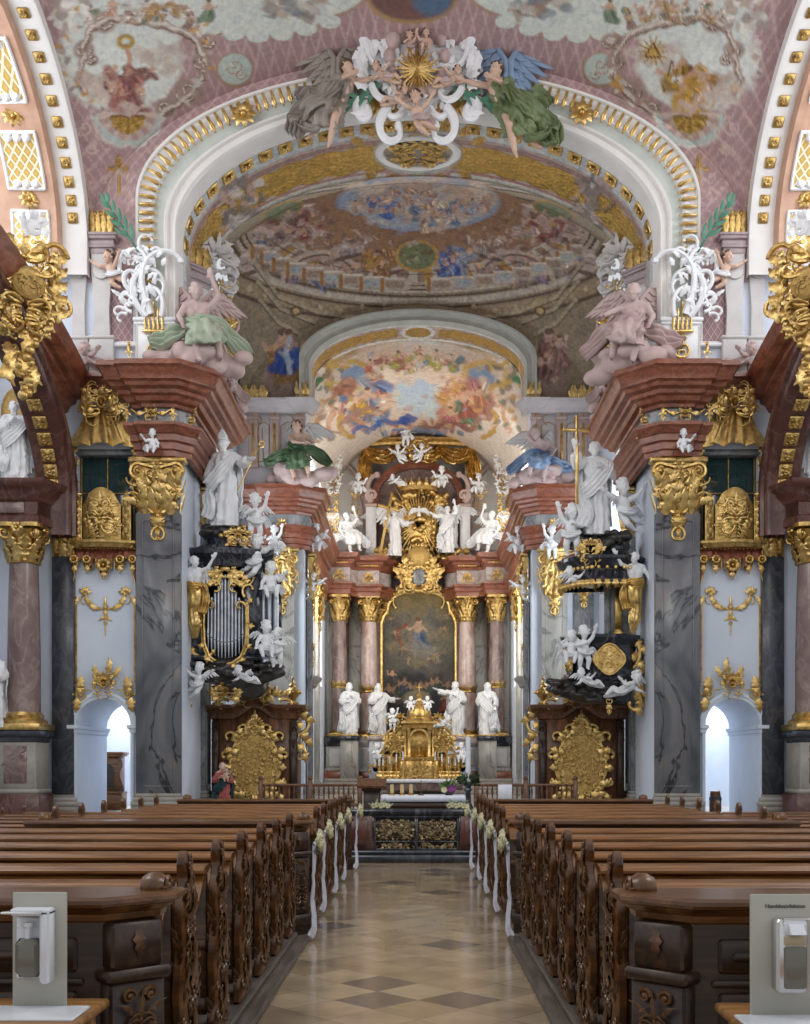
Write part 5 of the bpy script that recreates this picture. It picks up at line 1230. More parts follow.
# ------------------------------------------------------------------ tables with hand disinfectant dispensers
ACRYL = plain('pale_grey_panel', (.40,.385,.335), .4); ACRYLW = plain('white_plastic', (.68,.70,.74), .3); SMOKED = plain('smoked_plastic', (.16,.15,.125), .2); CARD = plain('beige_card', (.42,.35,.24), .6); STEELM = plain('brushed_steel', (.6,.6,.6), .3, .9); INK = plain('black_ink', (.02,.02,.02), .6)
tl = thing('side_table', 'light oak table under the left dispenser board', 'table', (-2.0, 3.9, 0))
mb = MB(); mb.bbox(-.75, .77, -.38, .49, .685, .72, .008); mb.build('tabletop', WOODL, tl)
lg = MB(); lg.bbox(-.03, .03, -.03, .03, 0, .688, .006)
for x in (-.68, .70):
    for y in (-.31, .41):
        o = lg.build('leg', WOODL, tl); o.location = (x, y, 0); lg = MB(); lg.bbox(-.03, .03, -.03, .03, 0, .688, .006)
mb = MB(); mb.box(-.66, .68, .40, .42, .58, .687); mb.box(-.66, .68, -.32, -.30, .58, .687); mb.build('apron', WOODL, tl)
tr = dup(tl, (1.93, 3.82, 0), label='light oak table under the right dispenser board', scale=(-1, 1, 1))
def dispenser(name, label, loc, bw, bh, side):
    t = thing(name, label, 'dispenser stand', loc)
    mb = MB(); mb.bbox(-bw/2, bw/2, -.006, .006, .0, bh, .003); mb.build('board', ACRYL, t)
    mb = MB(); mb.bbox(-bw/2-.06 if side > 0 else -bw/2-.12, bw/2+.09, -.22, .0, 0, .012, .004); mb.build('base_plate', ACRYLW, t)
    return t
dl = dispenser('dispenser_stand', 'pale board with white arm-lever soap dispenser on the left table', (W(40,1000,4.2).x, 4.2, .72), .206, .445, -1)
mb = MB(); mb.bbox(-.085, .055, -.015, -.008, .12, .35, .003); mb.build('back_plate', ACRYLW, dl)
mb = MB(); mb.bbox(.025, .062, -.085, -.008, .11, .385, .008); mb.bbox(-.085, .062, -.085, -.008, .365, .39, .006); h = mb.build('housing', ACRYLW, dl)
mb = MB(); mb.tube([(-.10, -.05, .375), (-.11, -.10, .377), (.0, -.11, .378), (.03, -.10, .378), (.04, -.07, .378)], .005, 7); mb.build('lever', STEELM, dl)
mb = MB(); mb.bbox(-.075, .022, -.075, -.016, .13, .275, .02); mb.build('bottle', SMOKED, dl)
mb = MB(); mb.lathe([(.0,0),(.012,0),(.012,.04),(.02,.045),(.02,.06),(0,.06)], (-.03, -.045, .275), 12); mb.tube([(-.03,-.045,.33), (-.05,-.07,.335), (-.055,-.08,.32)], .006, 6); mb.build('pump', ACRYLW, dl)
dr = dispenser('dispenser_stand', 'pale lettered board with steel framed soap dispenser on the right table', (W(790,1000,4.05).x, 4.05, .72), .295, .455, 1)
mb = MB(); mb.bbox(-.072, .042, -.075, -.006, .105, .37, .010); mb.build('housing', STEELM, dr)
mb = MB(); mb.bbox(-.048, .035, -.081, -.03, .12, .275, .006); mb.build('bottle', SMOKED, dr)
mb = MB(); mb.bbox(-.048, .035, -.0805, -.03, .277, .312, .004); mb.build('label_card', CARD, dr)
mb = MB(); mb.bbox(-.05, .037, -.079, -.03, .314, .36, .004); mb.prism([(-.079,.317),(-.115,.322),(-.079,.356)], -.032, .022, 'yz'); mb.build('pump', ACRYLW, dr)
mb = MB(); mb.tube([(-.045, -.05, .37), (-.05, -.09, .375), (.03, -.115, .377), (.07, -.11, .377)], .004, 7); mb.build('lever', STEELM, dr)
def text(body, size, mat, parent, loc, name='lettering', align='CENTER', ext=.001):
    cu = bpy.data.curves.new(name, 'FONT'); cu.body = body; cu.size = size; cu.extrude = ext; cu.align_x = align
    o = bpy.data.objects.new('tmp', cu); C.objects.link(o); dg = bpy.context.evaluated_depsgraph_get()
    me = bpy.data.meshes.new_from_object(o.evaluated_get(dg)); bpy.data.objects.remove(o); me.materials.clear(); me.materials.append(mat)
    r = link_mesh(name, me, parent); r.location = loc; r.rotation_euler = (PI/2, 0, 0); return r
text('Handdesinfektion', .021, INK, dr, (-.02, -.008, .405))
# ------------------------------------------------------------------ wall furniture of the nave piers (organ side built, pulpit side mirrored)
def pair(t, l_right):
    "mirror a finished thing to the pulpit side"
    return mir(t, l_right)
def sides(make, label, **k):
    t = make(label.replace('{S}', 'organ side').replace('{T}', 'organ')); pair(t, label.replace('{S}', 'pulpit side').replace('{T}', 'pulpit')); return t
def shaft_box(mb, w, d, z0, z1, fr=.17, y0=0):
    mb.bbox(-w/2, w/2, y0-d, y0+.02, z0, z1, .012)
    a = w/2-fr
    for k, (e, h) in enumerate(((0, .018), (.03, .006))):
        pass
    for s in (-1, 1): mb.bbox(s*a-.022, s*a+.022, y0-d-.022, y0-d+.01, z0+.25, z1-.25, .008)
    mb.bbox(-a+.05, a-.05, y0-d-.022, y0-d+.01, z1-.20, z1-.16, .008); mb.bbox(-a+.05, a-.05, y0-d-.022, y0-d+.01, z0+.16, z0+.20, .008)
    for sx in (-1, 1):
        for (za, zb) in ((z0+.25, z0+.18), (z1-.25, z1-.18)): mb.tube([(sx*a, y0-d-.005, za), (sx*(a-.015), y0-d-.005, (za+zb)/2), (sx*(a-.06), y0-d-.005, zb)], .018, 6)
def base_mould(mb, w, d, z0, z1, y0=0):
    for k, (o, a, b) in enumerate(((.10, 0, .42), (.13, .42, .5), (.08, .5, .66), (.11, .66, .78), (.05, .78, .9), (.02, .9, 1.0))):
        mb.bbox(-w/2-o, w/2+o, y0-d-o, y0+.02, z0+(z1-z0)*a, z0+(z1-z0)*b, .015)
def pilaster(label, loc, w, d, zb, zs, zc, zt, mat, rz=0., cw=None, pend=.5, seed=1, frame=True, cat='pilaster', bmat=None):
    t = thing('marble_pilaster', label, cat, loc, rz)
    mb = MB(); base_mould(mb, w, d, zb, zs); mb.build('base', bmat or BASEM, t)
    mb = MB()
    if frame: shaft_box(mb, w, d, zs, zc, min(.17, w*.2))
    else: mb.bbox(-w/2, w/2, -d, .02, zs, zc, .012)
    mb.build('shaft', mat, t)
    c = capital(cw or w*1.12, zt-zc, d+.16, pend=pend, seed=seed); c.xf(Matrix.Translation((0, 0, zc))); c.build('capital', GOLD, t)
    return t
sides(lambda l: pilaster(l, (-6.58, 28.0, 0), 1.13, .17, .0, .93, 8.02, 9.41, GREYM, 0, 1.34, .55, 3), 'broad grey marbled pilaster with gilded capital beside the passage, {S}')
sides(lambda l: pilaster(l, (-6.05, 31.05, 0), .9, .12, .0, .93, 8.0, 9.41, FRIEZ, PI/2, 1.0, .5, 4), 'narrow grey pilaster with gilded capital on the inner face of the {T} pier')
def chapel_pil(label):
    t = thing('dark_pilaster', label, 'pilaster', (-9.03, 28.1, 0))
    mb = MB(); base_mould(mb, .56, .1, 0, .92); mb.build('base', BASEM, t)
    mb = MB(); mb.bbox(-.28, .28, -.15, .02, .9, 6.95, .012); mb.build('shaft', DARKM, t)
    mb = MB()
    for o, a, b in ((.02, 7.75, 7.95), (.07, 7.95, 8.02), (.05, 8.02, 8.16), (.10, 8.16, 8.24), (.13, 8.24, 8.34)): mb.bbox(-.3-o, .3+o, -.12-o, .02, a, b, .012)
    mb.build('impost', REDD, t)
    mb = MB(); mb.bbox(-.24, .24, -.08, 0, 6.9, 7.76, .01); s0 = len(mb.v)
    q = MB(); spiral(q, (-.2, .62), .13, .035, 1.6, -.15, PI/2, 1); spiral(q, (.2, .62), .13, .035, 1.6, -.15, PI/2, -1)
    for z in (.02, .25, .45): leaf(q, (0, z), PI/2, .4, .26, 0, -.12, .05, 3, 10, .12)
    for s in (-1, 1):
        leaf(q, (s*.16, .1), PI/2+s*-.1, .42, .2, 0, -.1, .04, 3, 9, .1); q.tube([(s*.27, -.09, 0), (s*.27, -.09, .7)], .02, 6); curl(q, (s*.1, -.1), PI/2 if s > 0 else PI/2, .3, s*2, s*14, .025, .012, -.12)
    drop_orn(q, .3, .5, 0, 0, .06); shell(q, (0, .72), .16, -.12, .1, PI-.1, 7, .06)
    q.xf(Matrix.Translation((0, 0, 6.95))); mb.add(q); mb.build('console', GOLD, t); return t
sides(chapel_pil, 'slim dark marble pilaster with gilded console on the chapel side of the passage, {S}')

# oratory above the passage: window, balcony, lambrequin, canopy
XC = -7.98
def oratory_window(label):
    t = thing('oratory_window', label, 'window', (XC, 28.42, 7.05))
    mb = MB(); mb.bbox(-.74, .74, -.02, .03, 0, 2.67, .004); mb.build('glazing', GLASSD, t)
    mb = MB()
    for z in (.55, 1.1, 1.62, 2.1, 2.35): mb.bbox(-.74, .74, -.035, -.015, z, z+.012, .002)
    for x in (-.5, -.25, .25, .5): mb.bbox(x, x+.012, -.035, -.015, 0, 2.67, .002)
    mb.build('leading', DARKM, t)
    mb = MB()
    for x in (-.69, -.02, .66): mb.tube([(x, -.05, 0), (x, -.05, 2.5)], .022, 6); beads(mb, [(x, .1*k) for k in range(25)], .026, -.06)
    mb.bbox(-.72, .72, -.06, -.02, 1.58, 1.62, .006); beads(mb, [(-.7+.07*k, 1.6) for k in range(21)], .022, -.06)
    mb.build('gilded_bars', GOLDD, t)
    mb = MB(); mb.bbox(-.78, .78, -.33, .02, 2.52, 2.67, .02); mb.build('lintel', FRIEZ, t)
    return t
sides(oratory_window, 'dark leaded oratory window with gilt bars above the passage, {S}')
def balcony(label):
    t = thing('oratory_balcony', label, 'balcony', (XC, 28.1, 7.28))
    def bomb(x, z, w, h): return -.28-.16*math.cos(min(1, abs(x)/w)*PI/2)-.06*math.sin(PI*min(1, z/h))
    mb = MB(); rows = []
    for i in range(13):
        u = -1+2*i/12; h = 1.02+.34*math.cos(u*PI/2)**.8
        if abs(u) > .8: h -= .08
        row = []
        for j in range(11):
            z = h*j/10; row.append((u*.48, bomb(u*.48, z, .5, 1.3), z))
        for j in range(10, -1, -1):
            z = h*j/10; row.append((u*.48, bomb(u*.48, z, .5, 1.3)+.05, z))
        rows.append(row)
    mb.grid(rows, cv=True, capu=True); cp = mb.build('centre_panel', GOLDD, t)
    q = MB(); rocaille(q, .95, 1.22, 31, .09, True, 1.3); R = random.Random(4)
    for i in range(46): curl(q, (R.uniform(-.38,.38), R.uniform(.05,1.0)), R.uniform(0, 6.28), .2, R.choice((-4,4)), R.choice((-34,34)), .016, .009, -.03, 10)
    q.v = [(x, y+bomb(x, z, .5, 1.3), z) for x, y, z in q.v]; q.build('carving', GOLD, cp)
    for s in (-1, 1):
        q = MB(); q.bbox(-.11, .11, -.03, .03, 0, 1.16, .01); k = q.build('side_panel', GOLDD, t); k.location = (s*.63, -.30, 0); k.rotation_euler.z = s*-.3
        q = MB()
        for i in range(6): leaf(q, (0, .06+.17*i), PI/2+(.4 if i % 2 else -.4), .2, .11, 0, -.035, .02, 2, 8); spiral(q, (.045 if i % 2 else -.045, .14+.17*i), .045, .012, 1.3, -.04)
        for e in (-1, 1): q.tube([(e*.1, -.035, 0), (e*.1, -.035, 1.15)], .014, 6)
        leaf(q, (0, 1.12), PI/2, .2, .16, 0, -.02, .03, 2); q.build('carving', GOLD, k)
    mb = MB(); mb.sweep([(0,-.14),(.03,-.12),(.05,-.06),(.10,-.03),(.11,.03),(.07,.05),(0,.05)], [(-.78, 0), (-.74, -.26), (-.5, -.34), (-.2, -.44), (.2, -.44), (.5, -.34), (.74, -.26), (.78, 0)]); mb.box(-.76, .76, -.3, 0, -.13, .02)
    for i in range(22): x = -.7+1.4*i/21; mb.ball((x, -.3-.2*math.cos(x/.8*PI/2), -.02), .035, 6, 4)
    mb.build('base_rail', GOLD, t); return t
sides(balcony, 'bulging gilded openwork balcony below the oratory window, {S}')
REDL = noise_mat('red_lambrequin', [(.3,(.22,.06,.035)),(.7,(.34,.11,.06))], 5, 4, .5, 0, .1, .01)
def lambrequin(label):
    t = thing('red_lambrequin', label, 'lambrequin', (XC, 28.1, 6.35))
    top = []; bot = []
    n = 72
    for i in range(n+1):
        u = -1+2*i/n; x = u*.80; a = abs(u)
        z = .62
        if a < .16: z = .02+.2*(a/.16)
        elif a < .24: z = .3
        elif a < .34: z = .56
        elif a < .46: z = .30+.08*math.cos((a-.40)/.06*PI)
        elif a < .56: z = .56
        elif a < .66: z = .34
        elif a < .82: z = .58-.1*(a-.66)/.16
        else: z = .42-.5*(a-.82)/.18
        top.append((x, .86)); bot.append((x, max(-.12, z)))
    mb = MB(); mb.grid([[(x, -.02, z) for x, z in top], [(x, -.16-.03*math.sin(x*26), .5*(z+.86)) for x, z in bot], [(x, -.15-.03*math.sin(x*26), z) for x, z in bot], [(x, -.10-.03*math.sin(x*26), z) for x, z in bot], [(x, -.0, .8) for x, z in top]], cu=True)
    mb.build('valance', REDL, t)
    mb = MB()
    mb.tube([(x, -.16-.03*math.sin(x*26), z) for x, z in bot], .016, 6)
    for x in (-.74, -.42, 0, .42, .74): 
        q = MB(); shell(q, (0, .1), .13 if x else .2, -.04, 0, 2*PI, 10, .06); leaf(q, (0, -.02), -PI/2, .26, .12, 0, -.03, .03, 2); q.ball((0, -.04, -.24 if x == 0 else -.16), .03); mb.add(q, Matrix.Translation((x, -.15, .42 if x else .28)))
    for i in range(17): mb.ball((-.78+1.56*i/16, -.15, .80), .028, 6, 4)
    mb.build('gilded_trim', GOLD, t); mb = MB(); mb.bbox(-.84, .84, -.12, 0, .84, .9, .01); mb.build('ledge', WARMW, t); return t
sides(lambrequin, 'red scalloped lambrequin with gilt pendants under the balcony, {S}')
def canopy(label):
    t = thing('gilded_canopy', label, 'canopy', (XC+.02, 27.98, 9.72))
    mb = MB(); rows = []; n = 64
    for k, (z, w, dp) in enumerate(((.0,.80,.34),(.12,.78,.34),(.35,.68,.30),(.6,.56,.26),(.8,.46,.22),(.9,.36,.18))):
        row = []
        for i in range(n+1):
            th = PI*i/n; f = 1+(.14*(1-k/6)+.03)*math.sin(th*15+k*.7)
            row.append((-w*f*math.cos(th), -dp*f*math.sin(th)-.02, z+(.05*math.sin(th*9) if k == 0 else 0)))
        rows.append(row)
    mb.grid(rows); mb.prism([(r[0], r[2]) for r in rows[0][::8]] if False else [(-.3, .88), (.3, .88), (.22, .95), (-.22, .95)], -.16, 0); mb.build('drapery', GOLD, t)
    q = MB(); rocaille(q, 1.45, .7, 15, .22, True, 1.5); q.xf(Matrix.Translation((0, -.2, .70))); spiral(q, (-.3, .92), .12, .03, 1.5, -.2, 0, 1); spiral(q, (.3, .92), .12, .03, 1.5, -.2, PI, -1)
    leaf(q, (0, 1.05), PI/2, .35, .16, 0, -.2, .05, 3); q.ball((0, -.2, 1.4), .045); q.tube([(0,-.2,1.35), (0,-.2,1.52)], .018, 6); q.tube([(-.06,-.2,1.46), (.06,-.2,1.46)], .016, 6)
    q.build('crest', GOLD, t)
    q = MB()
    for s in (-1, 1):
        for k in range(5): leaf(q, (s*.74, .05-k*.28), -PI/2+s*.2*(-1)**k, .36, .16, s*.6, -.06, .04, 3)
        spiral(q, (s*.78, .12), .11, .03, 1.5, -.08, 0, s); curl(q, (s*.72, -1.2), -PI/2, .4, s*2, s*16, .03, .015, -.08)
    q.build('side_festoon', GOLD, t); return t
sides(canopy, 'gilded bell shaped drapery canopy over the oratory window, {S}')
def wall_frame2(label):
    t = thing('gilded_wall_frame', label, 'wall ornament', (XC, 28.1, 3.6))
    mb = MB()
    for s in (-1, 1):
        mb.tube([(s*.745, -.02, .15), (s*.745, -.02, 2.35)], .022, 6); mb.tube([(s*.775, -.015, 0), (s*.775, -.015, 2.7)], .012, 6)
    mb.build('side_rod', GOLDD, t)
    mb = MB()
    curl(mb, (.06, 2.02), .3, .75, .6, 3.2, .025, .03, -.03); leaf(mb, (.15, 2.03), .2, .35, .12, .5, -.03, .03); leaf(mb, (.35, 2.12), .8, .32, .13, .6, -.03, .03)
    for a in (.6, 1.3, 2.0, 2.7): leaf(mb, (.52, 2.42), a, .2, .10, .4, -.04, .03, 2)
    curl(mb, (.5, 2.42), -.4, .35, -2, -12, .025, .012, -.03); leaf(mb, (.7, 2.35), -1.2, .3, .1, -.5, -.03, .03); mb.mirror()
    q = MB(); drop_orn(q, .24, .8, 0, 0, .05); q.xf(Matrix.Translation((0, 0, 2.12))); mb.add(q); leaf(mb, (0, 2.06), PI/2, .3, .08, 0, -.03, .02, 1)
    mb.build('garland', GOLD, t); return t
sides(wall_frame2, 'gilded garland and thin rods framing the white wall above the passage, {S}')
def door_crest(label):
    t = thing('gilded_door_crest', label, 'wall ornament', (XC, 28.0, 3.42))
    q = MB(); rocaille(q, .75, .62, 41, .14, True, .7); leaf(q, (.1, .5), 1.2, .5, .16, .8, -.1, .04, 3); leaf(q, (.2, .45), .6, .4, .14, .8, -.1, .04, 3); leaf(q, (-.12, .45), 2.2, .35, .16, -.8, -.1, .04, 3); q.build('rocaille', GOLD, t)
    for s in (-1, 1):
        q = MB(); curl(q, (s*.3, .14), 0 if s > 0 else PI, .5, -s*.6, -s*1.6, .02, .02, -.04); leaf(q, (s*.62, .1), PI/2, .42, .22, s*.4, -.03, .04, 3); leaf(q, (s*.68, -.05), -PI/2, .4, .2, s*.3, -.03, .04, 3); spiral(q, (s*.6, .02), .12, .03, 1.5, -.05, 0, s); leaf(q, (s*.72, .0), PI/2+s*.5, .3, .15, s, -.05, .04, 2); q.build('corner_leaf', GOLD, t)
    return t
sides(door_crest, 'gilded rocaille crest over the passage arch, {S}')
# ornaments on the frieze of the pier
def frieze_orn(label):
    t = thing('frieze_ornament', label, 'wall ornament', (-6.7, 27.64, 10.1))
    q = MB(); rocaille(q, .42, .62, 51, .10, True, .6); q.xf(Matrix.Translation((0, 0, .06))); q.build('cartouche', GOLD, t)
    for x in (-.62, .55):
        q = MB(); drop_orn(q, .26, .5, 0, 0, .06); q.xf(Matrix.Translation((x, 0, .58))); q.build('drop', GOLD, t)
    q = MB()
    for s in (-1, 1): q.tube([(s*.1, -.03, .42), (s*.3, -.04, .34), (s*.5, -.03, .48)], [.02,.03,.02], 6); leaf(q, (s*.2, .38), 0 if s > 0 else PI, .2, .1, .3, -.05, .02)
    q.build('festoon', GOLD, t); return t
sides(frieze_orn, 'gilded cartouche and drops on the grey frieze of the {T} pier')
def frieze_orn2(label):
    t = thing('corner_ornament', label, 'wall ornament', (-5.78, 28.1, 9.75))
    q = MB(); drop_orn(q, .4, 1.0, 0, 0, .12); rocaille(q, .4, .4, 8, .12, False, .5); q.xf(Matrix.Translation((0, -.05, .7))); q.build('gilded_drop', GOLD, t); return t
sides(frieze_orn2, 'gilded drop on the chamfered corner of the {T} pier entablature')

# ------------------------------------------------------------------ upper wall above the cornice
VOL = noise_mat('pale_grey_stucco', [(.3,(.52,.50,.50)),(.7,(.64,.62,.61))], 2, 4, .7, 0, .05, .01)
MAUVE = noise_mat('mauve_stucco', [(.3,(.34,.27,.28)),(.7,(.46,.38,.39))], 2.5, 4, .65, 0, .06, .01)
def volute_pil(label, x, y, w, rz=0):
    t = thing('volute_pilaster', label, 'pilaster', (x, y, 11.55), rz)
    mb = MB(); s = w
    pr = [(-.42*s, 3.05), (-.42*s, 2.6), (-.36*s, 2.2), (-.30*s, 1.7), (-.33*s, .95), (.33*s, .95), (.30*s, 1.7), (.36*s, 2.2), (.42*s, 2.6), (.42*s, 3.05)]
    mb.prism(pr, -.14, .03); mb.bbox(-.5*s, .5*s, -.17, .03, .0, .95, .02); mb.bbox(-.55*s, .55*s, -.2, .03, .9, .98, .02)
    spiral(mb, (0, 2.62), .30*s, .055*s, 1.8, -.16, PI/2, 1, 30); mb.lathe([(.001,0),(.34*s,0),(.36*s,.03),(.34*s,.06),(.001,.06)], n=20); k = 5*20
    mb.v[-k:] = [(a, -.14-c_, 2.62+b) for a, b, c_ in mb.v[-k:]]
    mb.build('volute_shaft', VOL, t)
    mb = MB()
    for o, a, b in ((.0, 3.05, 3.2), (.05, 3.2, 3.26), (.03, 3.26, 3.4), (.1, 3.4, 3.48), (.13, 3.48, 3.55)): mb.bbox(-.46*s-o, .46*s+o, -.16-o, .03, a, b, .015)
    mb.build('entablature', MAUVE, t)
    mb = MB(); mb.bbox(-.48*s, .48*s, -.14, .03, 3.55, 4.1, .02); n = 4
    for i in range(n): leaf(mb, (-.36*s+.24*s*i, 3.55), PI/2, .62, .26*s, 0, -.15, .03, 3, 9, .06)
    for i in range(n-1): mb.ball((-.24*s+.24*s*i, -.18, 4.05), .06, 7, 5)
    mb.build('gilded_crown', GOLDD, t); return t
sides(lambda l: volute_pil(l, -8.02, 28.02, .62), 'slim volute pilaster with gilt crown near the side window, {S}')
sides(lambda l: volute_pil(l, -8.62, 28.06, .5), 'half hidden volute pilaster at the window corner, {S}')
sides(lambda l: volute_pil(l, -6.12, 29.75, 1.05, PI/2*.55), 'broad volute pilaster with gilt crown under the great arch, {S}')
def pink_panel(label):
    t = thing('rose_wall_panel', label, 'wall panel', (-7.72, 28.03, 12.4))
    R = [(-.42, 0), (.5, 0), (.5, 1.0), (.46, 1.3), (.30, 1.55), (.1, 1.62), (-.1, 1.62), (-.28, 1.5), (-.36, 1.2), (-.40, .7)]
    mb = MB(); mb.prism(R, -.03, .02); mb.build('field', ROSEP, t)
    mb = MB(); p = [(x, -.03, z) for x, z in R]; mb.tube(p+[p[0]], .028, 6, cap=False); mb.build('frame', STUCCO, t); return t
def pinkmat():
    m, nt, b = _mat('rose_diaper'); co = coords(nt); sx = N(nt, 'ShaderNodeSeparateXYZ'); nt.links.new(co, sx.inputs[0]); vals = []
    for sg in (1.6, -1.6):
        ad = N(nt, 'ShaderNodeMath', operation='MULTIPLY_ADD'); nt.links.new(sx.outputs[0], ad.inputs[0]); ad.inputs[1].default_value = sg; nt.links.new(sx.outputs[2], ad.inputs[2])
        md = N(nt, 'ShaderNodeMath', operation='PINGPONG'); nt.links.new(ad.outputs[0], md.inputs[0]); md.inputs[1].default_value = .14; vals.append(md)
    mn = N(nt, 'ShaderNodeMath', operation='MINIMUM'); nt.links.new(vals[0].outputs[0], mn.inputs[0]); nt.links.new(vals[1].outputs[0], mn.inputs[1])
    nt.links.new(ramp(nt, mn.outputs[0], [(.01, (.48,.34,.34)), (.03, (.27,.17,.18)), (.14, (.31,.20,.21))]), b.inputs['Base Color']); b.inputs['Roughness'].default_value = .75; return m
ROSEP = pinkmat()
sides(pink_panel, 'rose patterned arched wall panel beside the white bracket, {S}')
mb = MB(); mb.bbox(-8.4, -6.9, 27.9, 28.06, 12.28, 12.36, .02); mb.bbox(-8.4, -6.9, 27.95, 28.06, 12.36, 12.42, .02); S2('trim_plinth_left', 'trim_plinth_right', mb, STUCCO, 'white string course below the rose panel on the {S}')
def bracket(label):
    "white rocaille bracket carrying the foot of the arch, with candelabrum and palm"
    t = thing('white_rocaille_bracket', label, 'wall ornament', (-6.78, 27.84, 11.65))
    mb = MB(); mb.bbox(-.34, .62, -.05, .2, 0, 1.25, .03); mb.bbox(-.42, .68, -.12, .2, 1.2, 1.3, .02); mb.bbox(-.40, .66, -.09, .2, 1.12, 1.2, .02); mb.build('pedestal', STUCCO, t)
    q = MB(); R = random.Random(6)
    for st, hd, L, k0, k1, r in (((-.05,1.3),2.4,2.0,-.4,-3.4,.085), ((.05,1.35),1.9,2.4,.2,-2.6,.10), ((.3,1.3),1.2,1.3,.5,5,.07), ((-.4,1.9),2.6,1.0,-1,-8,.07), ((-.1,2.4),1.2,1.1,.8,6,.07), ((-.75,2.5),1.5,.9,-.5,-6,.06), ((.2,1.7),.6,.8,1,7,.055), ((-.2,2.9),2.0,.7,-1,-8,.055)):
        curl(q, st, hd, L, k0, k1, r, r*.5, -.12, 22, .10)
    for i in range(26): leaf(q, (R.uniform(-.7,.4), R.uniform(1.3,2.8)), R.uniform(.6, 3.0), R.uniform(.18,.36), R.uniform(.08,.13), R.uniform(-1.5,1.5), -.1-R.uniform(0,.12), .06, 3, 9, .1)
    for k in range(26):
        t_ = k/25; curl(q, (-.55+.5*t_+.12*math.sin(k*2.1), 1.35+1.6*t_), 2.6-1.2*t_+.5*math.sin(k*1.7), .42, 2.5*(-1)**k, 13*(-1)**k, .05, .025, -.14, 12)
    q.build('rocaille', STUCCO, t)
    q = MB()
    for i, (x, h) in enumerate(((-.22,.42),(-.11,.6),(0,.78),(.11,.6),(.22,.42))): q.lathe([(.0,0),(.034,.02),(.028,.1),(.042,.14),(.03,.2),(.036,h-.1),(.018,h-.03),(0,h)], (x+.12, -.12, .95), 8)
    q.bbox(-.16, .42, -.16, -.08, .9, .97, .01); q.lathe([(0,.5),(.10,.56),(.06,.66),(.12,.74),(.05,.82),(.09,.9),(0,.92)], (.12,-.12,0), 10); spiral(q, (.12, .42), .2, .03, 1.1, -.1, PI/2, 1); spiral(q, (.12, .42), .2, .03, 1.1, -.1, PI/2, -1)
    q.tube([(.12,-.1,.22),(.12,-.1,-.12)], [.04,.015], 6); leaf(q, (.12, .25), -PI/2, .4, .12, 0, -.1, .02, 1)
    q.build('candelabrum', GOLD, t)
    q = MB()
    for k in range(9): leaf(q, (-.4-.07*k, 3.15+.11*k), 2.1+(.75 if k % 2 else -.65), .46-.025*k, .085, .5*(-1)**k, -.25-.02*k, .03, 0, 8, .05)
    q.tube([(-.25, -.22, 2.9), (-.6, -.27, 3.45), (-1.05, -.3, 4.15)], [.035, .03, .012], 7); leaf(q, (-.98, 4.0), 2.1, .4, .09, 0, -.3, .02, 0); q.build('palm', PALM, t)
    q = MB(); drop_orn(q, .2, .6, 0, 0, .08); q.xf(Matrix.Translation((-.55, .1, .72))); q.build('gilded_drop', GOLD, t); return t
sides(bracket, 'white rocaille bracket with gilt candelabrum and green palm at the arch foot, {S}')

# ------------------------------------------------------------------ side chapels glimpsed at the picture edges
def round_column(label, loc, r, zb, zs, zc, zt, mat, cat='column', ringz=None, name='marble_column', bm=None, plinth=None):
    t = thing(name, label, cat, loc)
    mb = MB(); mb.bbox(-r*1.45, r*1.45, -r*1.45, r*1.45, zb, zb+(zs-zb)*.35, .01)
    h = zs-zb; mb.lathe([(0, zb+h*.35), (r*1.4, zb+h*.35), (r*1.42, zb+h*.5), (r*1.3, zb+h*.6), (r*1.15, zb+h*.66), (r*1.2, zb+h*.8), (r*1.12, zb+h*.9), (r*1.02, zs), (0, zs)], n=24); mb.build('base', GOLD, t)
    mb = MB(); n = 14
    mb.lathe([(r*(1-.14*max(0, (i/n-.25)/.75)**1.6), zs+(zc-zs)*i/n) for i in range(n+1)], n=28); mb.build('shaft', mat, t)
    if ringz:
        mb = MB(); mb.lathe([(r*1.0, ringz-.1), (r*1.08, ringz-.06), (r*1.02, ringz), (r*1.12, ringz+.05), (r*1.0, ringz+.1)], n=24, cap=False)
        for k in range(10):
            a = 2*PI*k/10; q = MB(); leaf(q, (0, 0), PI/2, .3, .2, 0, 0, .02, 2, 8, .08); mb.add(q, Matrix.Translation((0,0,ringz)) @ Matrix.Rotation(a, 4, 'Z') @ Matrix.Translation((0, -r*1.03, 0)))
        mb.build('gilded_ring', GOLD, t)
    c = capital(r*2.75, zt-zc, 0, True); c.xf(Matrix.Translation((0,0,zc))); c.build('capital', GOLD, t); return t
REDCOL = marble('rose_brown_marble', [(.3,(.13,.08,.075)),(.5,(.22,.15,.14)),(.65,(.30,.23,.20)),(.8,(.20,.10,.09))], (.4,.33,.3), 1.0, .2, .4)
SX = -(418-24)*27.2/1100
sides(lambda l: round_column(l, (SX, 27.2, 0), .40, 2.5, 2.95, 6.6, 7.55, REDCOL, bm=GOLD), 'red brown side altar column with gilded capital and base, {S}')
